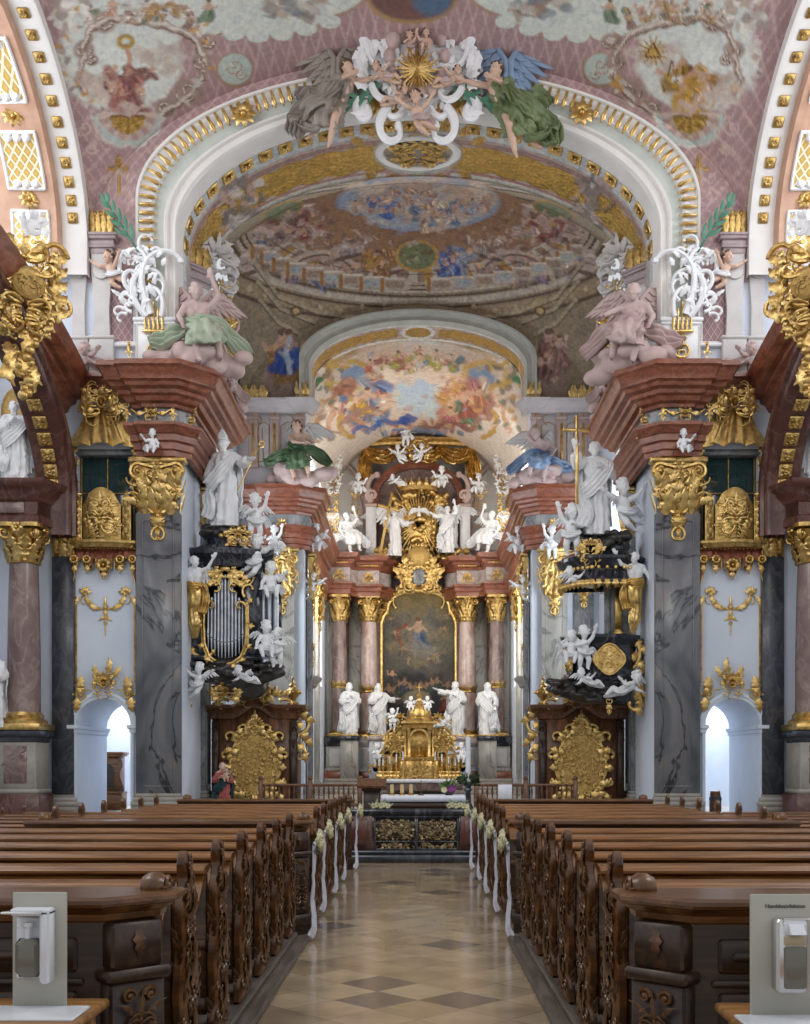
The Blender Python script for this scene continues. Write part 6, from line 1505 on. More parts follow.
def pedestal(label):
    t = thing('altar_pedestal', label, 'pedestal', (SX-.05, 27.2, 0))
    mb = MB(); mb.bbox(-.62, .62, -.55, .5, 0, .95, .02); mb.build('lower_block', REDD, t)
    mb = MB(); mb.bbox(-.5, .5, -.45, .5, .95, 2.28, .02); mb.bbox(-.56, .56, -.5, .5, .95, 1.06, .02); mb.build('die', BASEM, t)
    mb = MB(); mb.bbox(-.28, .28, -.47, -.44, 1.2, 2.12, .01); R = random.Random(2)
    for i in range(14): curl(mb, (R.uniform(-.2,.2), R.uniform(1.3,2.0)), R.uniform(0,6.28), .2, 3, 25, .02, .01, -.48, 9)
    mb.build('relief_panel', REDCOL, t)
    mb = MB(); mb.sweep([(0,2.2),(.03,2.24),(.05,2.32),(.12,2.36),(.14,2.42),(.14,2.48),(0,2.5)], [(-.5,.5),(-.5,-.45),(.5,-.45),(.5,.5)]); mb.box(-.5,.5,-.45,.5,2.22,2.5); mb.build('cap', DARKM, t); return t
sides(pedestal, 'stepped stone pedestal under the side altar column, {S}')
def side_entab(label):
    t = thing('altar_entablature', label, 'entablature', (SX-.2, 27.3, 7.55))
    mb = MB(); pa = [(-.9,.7),(-.9,-.35),(.62,-.35),(.95,.7)]
    mb.sweep([(0,.0),(.05,.02),(.06,.2),(0,.25),(0,.55),(.08,.6),(.1,.66),(.2,.74),(.24,.84),(.36,.9),(.40,.98),(.40,1.04),(0,1.06)], pa); mb.prism([(-.9,.7),(-.9,-.35),(.62,-.35),(.95,.7)], 0, 1.05, 'xy'); mb.build('cornice', REDD, t)
    mb = MB(); mb.bbox(-.6,.3,-.42,-.33,.27,.53,.01); mb.build('panel', REDCOL, t); return t
sides(side_entab, 'dark moulded entablature above the side altar column, {S}')
def chapel_gold(label):
    t = thing('gilded_wall_scrolls', label, 'wall ornament', (-9.95, 28.08, 8.9))
    q = MB()
    for st, hd, L, k0, k1 in (((.25,-.3),1.9,1.3,-.3,-4), ((.3,-.2),1.2,1.0,1,7), ((-.1,1.2),.2,1.1,-1,-5), ((-.3,1.5),2.2,1.2,-1,-6), ((.2,2.0),-.6,.8,1.2,8), ((.35,.5),.9,.6,-2,-12), ((.45,-.5),2.2,.7,2,10)): curl(q, st, hd, L, k0, k1, .045, .025, -.04, 22)
    for i, (a, b, h) in enumerate(((.3,.1,.5),(.2,.7,1.5),(0,1.3,2.4),(-.2,1.7,1.2),(.35,-.4,-.4),(.1,2.0,.4),(-.3,.9,2.9))): leaf(q, (a, b), h, .5, .2, .8, -.05, .04, 3)
    q.build('scrollwork', GOLDD, t)
    q = MB(); q.lathe([(0,0),(.36,0),(.42,.05),(.36,.09),(.3,.06),(0,.06)], n=26); q.xf(Matrix.Translation((-.25, -.02, 1.75)) @ Matrix.Rotation(PI/2, 4, 'X') @ Matrix.Scale(1.5, 4, (0,1,0))); q.build('medallion', GOLDP, t); return t
sides(chapel_gold, 'gilded scrollwork on the white lunette wall of the side chapel, {S}')
def big_cart(label):
    t = thing('gilded_cartouche', label, 'cartouche', (-8.5, 23.6, 10.75), .62)
    q = MB(); rocaille(q, 1.55, 2.3, 61, .34, False, 2.0); rocaille(q, 1.5, 1.2, 62, .3, False, 1.0)
    R = random.Random(9)
    for k in range(16): q.ball((R.uniform(-.3,.3)*(1-k/20), -.2-R.uniform(0,.15), .1-k*.09), R.uniform(.06,.12), 7, 5)
    for k in range(10): leaf(q, (R.uniform(-.4,.4), R.uniform(-.6,.2)), -PI/2+R.uniform(-.9,.9), .6, .22, R.uniform(-1,1), -.2, .08, 3)
    for s in (-1, 1):
        spiral(q, (s*.62, 1.9), .26, .07, 1.5, -.25, 0, s); spiral(q, (s*.78, .8), .2, .06, 1.5, -.25, PI/2, -s)
        for k in range(5): leaf(q, (s*.5, .5+.3*k), .3*s+(PI if s < 0 else 0), .5, .22, s*.8, -.2, .1, 3, 10, .1)
    q.build('rocaille', GOLD, t)
    q = MB(); q.lathe([(0,-.02),(.34,-.02),(.40,.02),(.44,.08),(.38,.12),(.33,.09),(.001,.14)], n=26); q.xf(Matrix.Translation((.05, -.28, 1.15)) @ Matrix.Rotation(PI/2, 4, 'X') @ Matrix.Scale(1.0, 4, (0,1,0)) @ Matrix.Scale(.8, 4)); R = random.Random(18)
    for i in range(26): curl(q, (.05+R.uniform(-.2,.2), 1.15+R.uniform(-.2,.2)), R.uniform(0,6.28), .14, 3, 26, .02, .01, -.40, 9)
    q.build('shield', GOLDP, t)
    R = random.Random(8)
    for (cx, cz) in ((.15, 2.35), (.72, 1.7), (-.15, -.1)):
        q = MB()
        for k in range(14): a_ = R.uniform(0, 6.28); leaf(q, (cx+.12*math.cos(a_), cz+.12*math.sin(a_)), a_+R.uniform(-1,1), .24, .13, R.uniform(-1.5,1.5), -.3, .08, 3, 9, .12); curl(q, (cx, cz), a_, .3, 4, 22, .05, .02, -.34, 10)
        q.build('white_plume', STUCCO, t); return t
sides(big_cart, 'large gilded cartouche with white plumes on the sweeping cornice, {S}')
# ------------------------------------------------------------------ sculpted figures
MC = {}
def cached(key, fn):
    if key not in MC: MC[key] = fn()
    return MC[key]
def to_mesh(mb, name): return mb.mesh(name, [], 0)
def part(t, name, key, fn, mat, h=1.0):
    me = cached(key, fn)
    if len(me.materials) == 0: me.materials.append(mat)
    elif me.materials[0] != mat:
        k2 = (key, mat.name)
        if k2 not in MC:
            m2 = me.copy(); m2.materials.clear(); m2.materials.append(mat); MC[k2] = m2
        me = MC[k2]
    return link_mesh(name, me, t)
def jig(pose, seed, a=.012):
    R = random.Random(seed); return {k: tuple(c+R.uniform(-a, a) for c in v) for k, v in pose.items()}
ARMS = {
 'down': ((.165,.0,.66),(.17,-.08,.54)), 'raise': ((.20,-.05,.74),(.24,-.12,.88)), 'chest': ((.17,-.03,.655),(.05,-.13,.70)), 'out': ((.21,-.05,.70),(.31,-.12,.70)), 'book': ((.165,-.02,.645),(.09,-.15,.62)), 'staff': ((.19,-.06,.68),(.21,-.17,.72)), 'high': ((.19,-.03,.88),(.16,-.08,1.02)), 'wide': ((.22,.0,.80),(.33,-.06,.84)), 'hip': ((.19,.03,.66),(.12,-.05,.575)) }
def arms(L, R):
    e, h = ARMS[L]; e2, h2 = ARMS[R]
    return dict(elL=e, haL=h, elR=(-e2[0], e2[1], e2[2]), haR=(-h2[0], h2[1], h2[2]))
def standing(name, label, cat, loc, h, L, R, seed, mat=None, robemat=None, beard=0, hair=1, look=(0,-1,-.1), rz=0, group=None, cloak=True, s=1):
    mat = mat or STUCCO; robemat = robemat or mat
    t = thing(name, label, cat, loc, rz, group, (s*h, h, h))
    pose = dict(pelvis=(.012,0,.53), chest=(-.008,.005,.72), head=(-.01,-.02,.905), knL=(.065,-.055,.29), anL=(.06,-.02,.05), hiL=(.06,0,.51), hiR=(-.045,0,.515), knR=(-.05,-.01,.28), anR=(-.055,.02,.05), **arms(L, R))
    key = (L, R, seed)
    part(t, 'body', ('st', key), lambda: figure_body(pose, look=look, beard=beard, hair=hair, seed=seed), mat)
    def robe():
        mb = MB()
        cloth(mb, [((0,.0,.815),.075,.05), ((0,0,.785),.115,.066), ((0,0,.71),.118,.084), ((.008,0,.61),.098,.078), ((.018,-.005,.5),.112,.092), ((.02,-.025,.3),.118,.105), ((.008,-.012,.09),.135,.118), ((.005,-.005,.015),.145,.125)], 10, .16, seed, 80, 6, .20)
        for sg, (e, w) in ((1, (pose['elL'], pose['haL'])), (-1, (pose['elR'], pose['haR']))):
            sh = Vector((sg*.1,0,.785)); e = Vector(e); w = Vector(w); e2 = e.lerp(w, .8)
            cloth(mb, [(sh, .05, .052), (sh.lerp(e, .5), .05, .052), (e+Vector((0,.0,-.012)), .05, .056), (e2+Vector((0,0,-.02)), .048, .062), (e2+Vector((0,0,-.022))+(w-e)*.02, .03, .036)], 7, .12, seed+sg, 28, 4)
        return to_mesh(mb, 'robe')
    part(t, 'robe', ('sr', key), robe, robemat)
    if cloak:
        def mantle():
            mb = MB(); R_ = random.Random(seed)
            drape(mb, [(.10,.045,.8), (.115,.075,.6), (.10,.10,.35), (.12,.10,.12)], [.11,.17,.19,.18], .014, 3, .03, seed, (.3,1,0))
            drape(mb, [(-.10,.045,.8), (-.11,.08,.6), (-.09,.10,.35), (-.13,.09,.04)], [.11,.17,.19,.22], .014, 3, .03, seed+1, (-.3,1,0))
            drape(mb, [(.13,-.02,.80), (.10,-.10,.70), (.0,-.125,.57), (-.11,-.11,.46), (-.16,-.02,.42)], [.07,.13,.17,.17,.11], .016, 4, .016, seed+2, (0,-1,.2))
            drape(mb, [(-.14,-.04,.44), (-.15,-.09,.32), (-.13,-.12,.2), (-.17,-.10,.09)], [.10,.14,.17,.15], .014, 3, .02, seed+3, (-.3,-1,0)); return to_mesh(mb, 'mantle')
        part(t, 'mantle', ('sm', key), mantle, robemat)
    return t
def wings(t, h, mat, back=(0,.07,.74), spread=.5, tilt=.35, L=.55, s1=1):
    for sg in (-1, 1):
        w = part(t, 'wing', ('wing', L), lambda: to_mesh(wing_mesh(L), 'wing'), mat)
        w.location = (back[0]+sg*.03, back[1], back[2]); w.scale = (sg, 1, 1); w.rotation_euler = (-.15, -sg*tilt, sg*spread)
PUT = {
 'sit': dict(pelvis=(0,.0,.36), chest=(0,.0,.55), knL=(.13,-.2,.36), anL=(.12,-.22,.16), knR=(-.13,-.19,.37), anR=(-.08,-.24,.15), hiL=(.07,-.02,.34), hiR=(-.07,-.02,.34), elL=(.22,-.04,.58), haL=(.30,-.12,.68), elR=(-.2,-.02,.5), haR=(-.22,-.12,.4)),
 'fly': dict(pelvis=(.05,.05,.42), chest=(0,0,.58), head=(-.03,-.06,.83), hiL=(.12,.06,.40), knL=(.26,.05,.30), anL=(.40,.1,.25), hiR=(.0,.06,.38), knR=(.06,-.04,.2), anR=(.22,.06,.12), elL=(.2,-.08,.68), haL=(.3,-.14,.8), elR=(-.22,-.1,.62), haR=(-.36,-.14,.70)),
 'stand': dict(elL=(.2,-.02,.74), haL=(.24,-.08,.9), elR=(-.19,-.08,.56), haR=(-.1,-.19,.56)),
 'recline': dict(pelvis=(.12,0,.22), chest=(-.06,0,.32), neck=(-.14,-.01,.40), head=(-.22,-.04,.52), shL=(-.07,-.1,.38), shR=(-.12,.09,.36), elL=(.02,-.2,.34), haL=(.10,-.22,.42), elR=(-.22,.06,.24), haR=(-.3,-.02,.2), hiL=(.17,-.05,.2), hiR=(.16,.06,.2), knL=(.34,-.1,.26), anL=(.46,-.1,.14), knR=(.34,.06,.14), anR=(.5,.02,.1)) }
def putto(label, loc, h, kind='sit', rz=0, s=1, mat=None, winged=True, cloth_=True, group='stucco putti', tilt=0, clothmat=None, name='putto'):
    mat = mat or STUCCO
    t = thing(name, label, 'putto', loc, rz, group, (s*h, h, h)); t.rotation_euler.y = tilt
    P = PUT[kind]; part(t, 'body', ('pb', kind), lambda: figure_body(P, baby=True, look=(-.1,-1,-.15), seed=len(kind)), mat)
    J = {**BABY, **P}
    if mat == SKIN: hair_part(t, J['head'], (-.1,-1,-.15), 2.0, ('pu', kind))
    if winged:
        c = Vector(J['chest'])
        for sg in (-1, 1):
            w = part(t, 'wing', ('wing', .34), lambda: to_mesh(wing_mesh(.34, 5, 6), 'wing'), STUCCO if mat != ROSE else mat); w.location = (c.x+sg*.05, c.y+.1, c.z+.03); w.scale = (sg, 1, 1); w.rotation_euler = (-.2, -sg*.25, sg*.5)
    if cloth_:
        pe = Vector(J['pelvis'])
        def cl():
            mb = MB(); drape(mb, [pe+V3(-.16,-.05,.06), pe+V3(-.05,-.16,-.01), pe+V3(.1,-.14,.0), pe+V3(.2,0,.06), pe+V3(.3,.08,-.08)], [.08,.13,.14,.12,.16], .016, 3, .02, 5, (0,-1,.1), 24, 12); return to_mesh(mb, 'sash')
        part(t, 'sash', ('pc', kind), cl, clothmat or mat)
    return t
SEAT = dict(pelvis=(0,.02,.33), chest=(-.03,.0,.52), neck=(-.04,-.01,.63), head=(-.05,-.035,.71), shL=(.075,-.01,.595), shR=(-.14,0,.59), hiL=(.05,.0,.31), hiR=(-.05,.0,.31), knL=(.12,-.20,.34), anL=(.16,-.16,.10), knR=(-.08,-.22,.28), anR=(-.03,-.2,.04), elL=(.16,-.02,.70), haL=(.10,-.05,.84), elR=(-.2,-.06,.47), haR=(-.17,-.16,.36))
def cloud_lump(seed, w, d, h, n=12, voxel=.03):
    R = random.Random(seed); mb = MB()
    for i in range(n):
        a = R.uniform(0, 6.28); q = math.sqrt(R.random()); mb.ball((w*.5*q*math.cos(a), d*.5*q*math.sin(a), h*R.uniform(.2,.75)), (w*R.uniform(.09,.19), d*R.uniform(.14,.26), h*R.uniform(.16,.30)), 12, 9)
    mb.ball((0, 0, h*.35), (w*.36, d*.34, h*.33), 14, 10)
    return remeshed(mb, voxel, 3, 'cloud')
HAIRM = noise_mat('brown_hair', [(.3,(.05,.028,.015)),(.7,(.13,.075,.04))], 12, 4, .5, 0, .3, .01)
def hair_part(t, c, look, s=1.0, key='a', mat=None):
    def fn():
        mb = MB(); R = random.Random(4); f = Vector(look).normalized(); u = Vector((0,0,1)); u = (u-f*u.dot(f)).normalized(); r = f.cross(u); C0 = Vector(c)
        for i in range(46):
            a = R.uniform(0, 6.28); e = R.uniform(-.5, 1.5); x, y, z = math.cos(a)*math.cos(e), math.sin(a)*math.cos(e), math.sin(e)
            if y > .15 and z < .62: continue
            mb.ball(C0+(r*x*.062+f*(y*.062-.014)+u*(z*.060+.020))*s, R.uniform(.014,.022)*s, 7, 5)
        return remeshed(mb, .008, 2, 'hair')
    return part(t, 'hair', ('hair', key), fn, mat or HAIRM)
def seated(label, loc, h, seed, skin, robem, wingm, cloudm, s=1, rz=0, name='seated_angel', wing=True, pose=None, cloud=True):
    t = thing(name, label, 'statue', loc, rz, None, (s*h, h, h)); P = {**SEAT, **(pose or {})}
    part(t, 'body', ('se', seed), lambda: figure_body(P, look=(.2,-1,-.15), seed=seed), skin)
    if skin == SKIN: hair_part(t, P['head'], (.2,-1,-.15), 1.1, ('se', seed))
    def robe():
        mb = MB(); pe = Vector(P['pelvis']); kl, kr, al, ar = (Vector(P[k]) for k in ('knL','knR','anL','anR')); km = (kl+kr)/2; am = (al+ar)/2
        cloth(mb, [(pe+V3(0,.02,.10),.09,.075), (pe+V3(0,.0,.03),.125,.11), (pe.lerp(km,.5),.135,.10), (km+V3(0,-.005,0),.15,.09), (km.lerp(am,.3)+V3(0,-.03,0),.145,.10), (km.lerp(am,.45)+V3(0,-.02,0),.145,.09), (km.lerp(am,.5)+V3(0,-.02,0),.13,.08)], 9, .2, seed, 84, 6, .30)
        drape(mb, [pe+V3(-.12,.02,.16), pe+V3(-.05,-.11,.10), pe+V3(.1,-.12,.06), pe+V3(.22,-.02,.03), pe+V3(.34,.02,-.06), pe+V3(.44,.0,-.14)], [.1,.14,.17,.17,.18,.1], .018, 4, .03, seed, (.1,-1,.3))
        drape(mb, [pe+V3(-.08,-.08,.02), pe+V3(-.22,-.10,-.02), pe+V3(-.34,-.04,-.08), pe+V3(-.46,-.02,-.12)], [.12,.17,.19,.1], .018, 3, .03, seed+1, (-.2,-1,.4)); return to_mesh(mb, 'robe')
    part(t, 'robe', ('sro', seed), robe, robem)
    if wing: wings(t, h, wingm, (P['chest'][0], P['chest'][1]+.06, P['chest'][2]), .7, .5, .46)
    if cloud:
        c = part(t, 'cloud', ('cl', seed), lambda: cloud_lump(seed, .82, .42, .34, 26, .016), cloudm); c.location = (0, .03, -.04)
    return t
FLY = dict(pelvis=(.02,0,.50), chest=(-.04,.0,.66), neck=(-.065,-.02,.75), head=(-.09,-.04,.825), shL=(.055,-.01,.745), shR=(-.15,-.02,.70), elL=(-.0,-.12,.66), haL=(-.12,-.20,.66), elR=(-.27,-.06,.69), haR=(-.40,-.09,.71), hiL=(.07,0,.49), hiR=(-.02,.0,.475), knL=(.20,-.05,.34), anL=(.30,.08,.20), knR=(.04,-.12,.27), anR=(.10,-.02,.07), toL=(.36,.04,.13), toR=(.12,-.07,-.02))
def flying(label, loc, h, seed, skin, robem, wingm, s=1, rz=0, name='flying_angel', tilt=0):
    t = thing(name, label, 'statue', loc, rz, None, (s*h, h, h)); t.rotation_euler.y = tilt
    part(t, 'body', ('fl', seed), lambda: figure_body(FLY, look=(-.6,-1,-.1), seed=seed), skin)
    hair_part(t, FLY['head'], (-.6,-1,-.1), 1.1, 'fl')
    def robe():
        mb = MB()
        cloth(mb, [((-.05,0,.74),.085,.055), ((-.045,0,.68),.115,.085), ((-.01,0,.58),.10,.085), ((.03,-.01,.49),.125,.105), ((.09,-.05,.39),.14,.115), ((.13,-.03,.29),.15,.12), ((.145,.0,.235),.155,.12)], 9, .22, seed, 80, 6, .30)
        drape(mb, [(.0,-.1,.62), (.08,-.13,.52), (.2,-.1,.44), (.33,.0,.40), (.44,.06,.30), (.50,.06,.16)], [.1,.18,.22,.25,.26,.16], .018, 4, .045, seed, (.1,-1,.3))
        drape(mb, [(.1,-.08,.40), (.2,-.04,.30), (.32,.03,.27), (.42,.06,.34), (.54,.05,.30)], [.16,.22,.24,.22,.1], .018, 4, .045, seed+2, (0,-1,.4))
        drape(mb, [(.06,.08,.66), (.2,.1,.62), (.34,.1,.66), (.46,.08,.58)], [.1,.2,.22,.12], .016, 3, .035, seed+1, (0,-1,.5))
        cloth(mb, [((.055,-.01,.745),.045,.045), ((.02,-.08,.69),.047,.05), ((-.0,-.125,.66),.045,.05), ((-.03,-.14,.66),.04,.05)], 6, .12, seed, 26, 4); return to_mesh(mb, 'robe')
    part(t, 'robe', ('flr', seed), robe, robem); wings(t, h, wingm, (.04,.02,.72), .35, .75, .62)
    return t
def staff(t, name, mat, pts, r, fn=None):
    mb = MB(); mb.tube(pts, r, 8)
    if fn: fn(mb)
    return mb.build(name, mat, t)

# ------------------------------------------------------------------ figures on and above the nave cornice
wL = W(200, 358, 27.6)
seated('stucco angel in sage drapery reclining on rose clouds above the organ side cornice', (wL.x, 27.75, 11.56), 2.75, 71, ROSE, SAGE, ROSE, ROSE, 1, .25)
seated('rose stucco angel group leaning on clouds above the pulpit side cornice', (W(632,358,27.6).x, 27.75, 11.56), 2.75, 72, ROSE, ROSE, ROSE, ROSE, -1, -.25, pose=dict(elL=(.19,-.1,.52), haL=(.24,-.2,.46), head=(-.02,-.06,.70)))
for s, l in ((-1, 'organ'), (1, 'pulpit')):
    putto('rose stucco putto with scroll crouching at the cornice corner, %s side' % l, (s*8.15, 27.7, 11.5), 1.15, 'recline', 0, -s, ROSE, False, True, 'cornice putti')
    putto('small white putto perched on the broad pilaster capital, %s side' % l, (s*6.62, 27.42, 9.30), .72, 'sit', 0, s, None, True, True, 'capital putti')
    putto('painted putto with white drapery beside the rocaille bracket, %s side' % l, (s*7.75, 27.72, 13.55), 1.05, 'fly', .3*s, -s, SKIN, False, True, 'bracket putti', clothmat=STUCCO)
    putto('grey rose putto lying at the inner end of the cornice, %s side' % l, (s*5.3, 30.4, 11.56), 1.3, 'recline', s*.6, s, ROSE, False, True, 'inner cornice putti', clothmat=ROSE)
    seated('rose stucco figure group below the gilded pier panel, %s side' % l, (s*5.75, 31.1, 11.6), 2.3, 73, ROSE, ROSE, ROSE, ROSE, -s, -s*.5)
    standing('side_altar_saint', 'white saint seated high on the side altar entablature, %s side' % l, 'statue', (s*9.9, 27.0, 8.62), 1.95, 'out', 'chest', 81, beard=1, rz=s*-.3, s=-s)
    standing('side_altar_saint', 'white draped saint beside the side altar column, cut by the picture edge, %s side' % l, 'statue', (s*10.35, 26.6, 2.55), 2.0, 'book', 'hip', 82, rz=s*-.3, s=-s)
# cartouche over the great arch
def arch_cartouche():
    t = thing('white_cartouche', 'great white scrolled cartouche with gilt sunburst at the crown of the arch', 'cartouche', (-.02, 27.75, 18.15)); t.scale = (.95, 1, 1.17)
    q = MB(); R = random.Random(21)
    for st, hd, L, k0, k1, r in (((.0,2.3),1.0,1.5,.5,-5,.11), ((.3,2.1),.3,1.5,1.2,5,.12), ((.9,1.6),1.2,1.0,-.5,-7,.10), ((1.15,1.7),-.2,.9,-1,-7,.09), ((1.3,1.5),-1.3,1.1,-.6,-4,.11), ((1.2,.4),-1.9,1.0,-.5,-6,.11), ((.75,-.1),-.6,1.5,-1.2,-5,.13), ((.35,-.1),-1.2,.8,1.5,9,.10), ((1.55,.1),-1.0,1.0,-1.5,-8,.11), ((.05,3.0),.9,1.0,.2,6,.10), ((.1,2.8),.2,.8,1.5,8,.09)):
        curl(q, st, hd, L, k0, k1, r, r*.5, -.2-R.uniform(0,.15), 24, .08)
    for i in range(30):
        a = R.uniform(-.6, 2.2); z = .6+1.5*math.sin(a); x = .55+.75*math.cos(a); leaf(q, (max(.1, x), z), a+R.uniform(-.6,.8), R.uniform(.3,.6), R.uniform(.16,.26), R.uniform(-1.4,1.4), -.2-R.uniform(0,.2), .08, 3, 9, .12)
    for i in range(18): q.ball((R.uniform(.7,1.7), -.2, R.uniform(.1,2.0)), R.uniform(.05,.1), 6, 5)
    q.mirror(); leaf(q, (0, 2.9), PI/2, .8, .4, 0, -.25, .1, 3); q.bbox(-.13, .13, -.3, 0, 2.2, 3.1, .05)
    for k in range(5): leaf(q, (0, 3.0), PI/2+(k-2)*.5, .5, .22, 0, -.3, .08, 2)
    for s_ in (-1, 1):
        q.prism(smooth_poly([(0,.2),(s_*.5,.2),(s_*1.0,.5),(s_*1.45,.9),(s_*1.4,1.5),(s_*1.15,1.95),(s_*.7,2.2),(s_*.35,2.5),(0,2.6)], 3), -.16, 0)
    for i in range(70):
        a = R.uniform(0, 6.28); u = .55+.45*R.random(); leaf(q, (1.25*u*math.cos(a), 1.25+1.05*u*math.sin(a)), R.uniform(0,6.28), R.uniform(.25,.45), R.uniform(.12,.2), R.uniform(-1.4,1.4), -.22, .07, 3, 8, .1)
    q.build('rocaille', STUCCO, t)
    q = MB()
    R = random.Random(3)
    for k in range(64):
        a = 2*PI*k/64; L = (.62 if k % 4 == 0 else .46 if k % 2 == 0 else .36)*R.uniform(.9,1.1); y = -.55-.03*(k % 3)
        q.tube([(0, y, .58), (L*math.cos(a), y-.02, .58+.86*L*math.sin(a))], [.065, .010], 5)
    q.ball((0, -.58, .58), (.12,.08,.12), 12, 8); q.build('sunburst', GOLD, t)
    q = MB()
    for k in range(12):
        a = 2*PI*k/12; q.ball((.72*math.cos(a), -.3, 1.0+.72*math.sin(a)), R.uniform(.14,.24), 10, 8)
    c = link_mesh('cloud', remeshed(q, .035, 3, 'cloud'), t); c.data.materials.append(ROSE)
    q = MB()
    for s in (-1, 1):
        q.prism([(s*.45, -.05), (s*1.35, .55), (s*1.6, .1), (s*1.3, -.25), (s*.95, .05), (s*.8, -.3)], -.12, -.04)
        for k in range(5): leaf(q, (s*(.6+.2*k), .1+.05*k), -PI/2, .5, .18, 0, -.14, .03, 2)
    q.build('gilded_field', GOLD, t)
    q = MB()
    for s in (-1, 1):
        for (x0, z0, a0) in ((1.45, 1.9, .45), (.95, .35, -.4)):
            b = a0 if s > 0 else PI-a0
            for k in range(8): leaf(q, (s*x0+.16*k*math.cos(b), z0+.16*k*math.sin(b)), b+(.75 if k % 2 else -.75), .42-.025*k, .08, .4*(-1)**k, -.35, .03, 0, 8)
            leaf(q, (s*x0, z0), b, 1.6, .07, 0, -.35, .02, 0)
    q.build('palm_branches', PALM, t); return t
arch_cartouche()
flying('angel in grey brown robe flying towards the arch cartouche from the organ side', (-1.95, 27.4, 17.0), 2.35, 91, SKIN, GREYR, GREYR, -1, 0)
flying('angel in green robe flying towards the arch cartouche from the pulpit side', (2.15, 27.4, 16.75), 2.55, 92, SKIN, GREENR, BLUER, 1, 0)
for x, z, h, k, s in ((-.85, 18.45, .85, 'recline', 1), (.80, 18.35, .85, 'recline', -1), (-.2, 19.1, .7, 'stand', 1), (.2, 19.15, .7, 'sit', -1), (-.02, 17.15, 1.15, 'fly', 1), (-.5, 17.9, .8, 'recline', -1)):
    putto('flesh coloured putto %s the gilt sunburst of the arch cartouche' % {(-.85):'reclining left of', .80:'reclining right of', -.2:'standing above', .2:'sitting above', -.02:'large and hovering below', -.5:'reclining low left of'}[x], (x, 27.2, z), h, k, 0, s, SKIN, x in (-.02,), True, 'cartouche putti', clothmat=ROSE)
# stucco crust at the springing of the soffit
for s, l in ((-1, 'organ'), (1, 'pulpit')):
    t = thing('stucco_rocaille', 'grey white rocaille crust where the gilded soffit meets the pier, %s side' % l, 'wall ornament', (s*5.75, 30.9, 14.6), s*-PI/2*.5, None, (-s, 1, 1))
    q = MB(); rocaille(q, 1.5, 1.9, 44, .35, False, 1.5); q.build('crust', VOL, t)
    q = MB(); rocaille(q, .8, 1.6, 45, .3, False, 1.2); q.xf(Matrix.Translation((.1, -.05, -.9))); q.build('gilded_leaves', GOLDD, t)
    t = thing('gilded_pier_panel', 'tall wavy gilded relief panel on the inner pier face, %s side' % l, 'wall ornament', (s*5.95, 31.28, 12.0), s*-PI/2*.3, None, (-s, 1, 1))
    q = MB(); P = [(.0,0),(.75,.0),(.8,.5),(.65,.9),(.85,1.4),(.7,1.9),(.85,2.3),(.6,2.8),(.35,3.1),(.1,2.8)]; P = smooth_poly(P, 4); q.prism(P, -.08, .0); q.build('field', GOLDD, t)
    q = MB(); p = [(x, -.09, z) for x, z in P]; q.tube(p+[p[0]], .05, 6, cap=False); q.build('frame', ROSE, t)
    q = MB(); rocaille(q, .7, 2.4, 46, .1, False, 1.6); q.xf(Matrix.Translation((.4, -.08, .2))); q.build('relief', GOLD, t)
# ------------------------------------------------------------------ choir organ (left pier)
OX, OY = -5.20, 29.75
t = thing('choir_organ', 'black and gold choir organ with tin pipes hung on the left pier', 'organ', (OX, OY, 3.4), .12)
mb = MB()
for x0, x1, y0 in ((-.95,-.58,-.30), (.50,.95,-.30)): mb.bbox(x0, x1, y0, .7, 1.15, 3.75, .03); mb.bbox(x0-.05, x1+.05, y0-.06, .7, 1.05, 1.2, .03); mb.bbox(x0-.04, x1+.04, y0-.05, .7, 3.5, 3.62, .03)
mb.bbox(-.6, .6, .05, .7, .9, 3.75, .02); mb.bbox(.9, 1.5, .1, .9, 1.2, 3.4, .03)
mb.sweep([(0,3.55),(.06,3.58),(.08,3.68),(.16,3.74),(.2,3.82),(.28,3.86),(.30,3.95),(.30,4.0),(0,4.02)], [(-1.0,.7),(-1.0,-.25),(-.55,-.32),(0,-.45),(.55,-.32),(1.0,-.25),(1.0,.7)]); mb.prism([(-1.0,.7),(-1.0,-.25),(-.55,-.32),(0,-.45),(.55,-.32),(1.0,-.25),(1.0,.7)], 3.55, 4.0, 'xy')
mb.lathe([(.001,4.0),(.85,4.0),(.8,4.12),(.66,4.2),(.60,4.34),(.66,4.42),(.001,4.44)], (0,.15,0), 20, 1, .7)
mb.build('case', BLACKM, t)
xs = [-.46+.0836*i*1.1 for i in range(11)]
for i, x in enumerate(xs):
    a = abs(i-5)/5; zb = 1.12+.40*(1-math.sqrt(max(0, 1-(a*.9)**2)))*1.0; zm = zb+.42; zt = 3.35-.75*a
    mb = MB(); mb.lathe([(.001,zb),(.012,zb),(.040,zm-.02),(.042,zm),(.042,zt),(.038,zt),(.038,zt-.05)], (x, -.12-.10*(1-a*a), 0), 14, cap=False)
    y = -.12-.10*(1-a*a)-.042
    mb.prism([(x-.024, zm+.02), (x+.024, zm+.02), (x+.015, zm+.13), (x, zm+.17), (x-.015, zm+.13)], y-.004, y+.01); mb.prism([(x-.024, zm-.01), (x+.024, zm-.01), (x, zm-.13)], y-.003, y+.012)
    p = mb.build('pipe', TIN, t)
    mb = MB(); mb.box(x-.022, x+.022, y-.0045, y+.006, zm-.008, zm+.018); mb.build('pipe_mouth', BLACKM, p)
for i in range(3):
    mb = MB(); x = 1.0+.17*i; mb.lathe([(.001,1.25),(.02,1.25),(.075,1.85),(.078,1.9),(.078,3.35-.1*i),(.07,3.35-.1*i)], (x, .0-.03*i, 0), 16, cap=False); mb.build('side_pipe', TIN, t)
q = MB()   # gilt frame and pierced carving
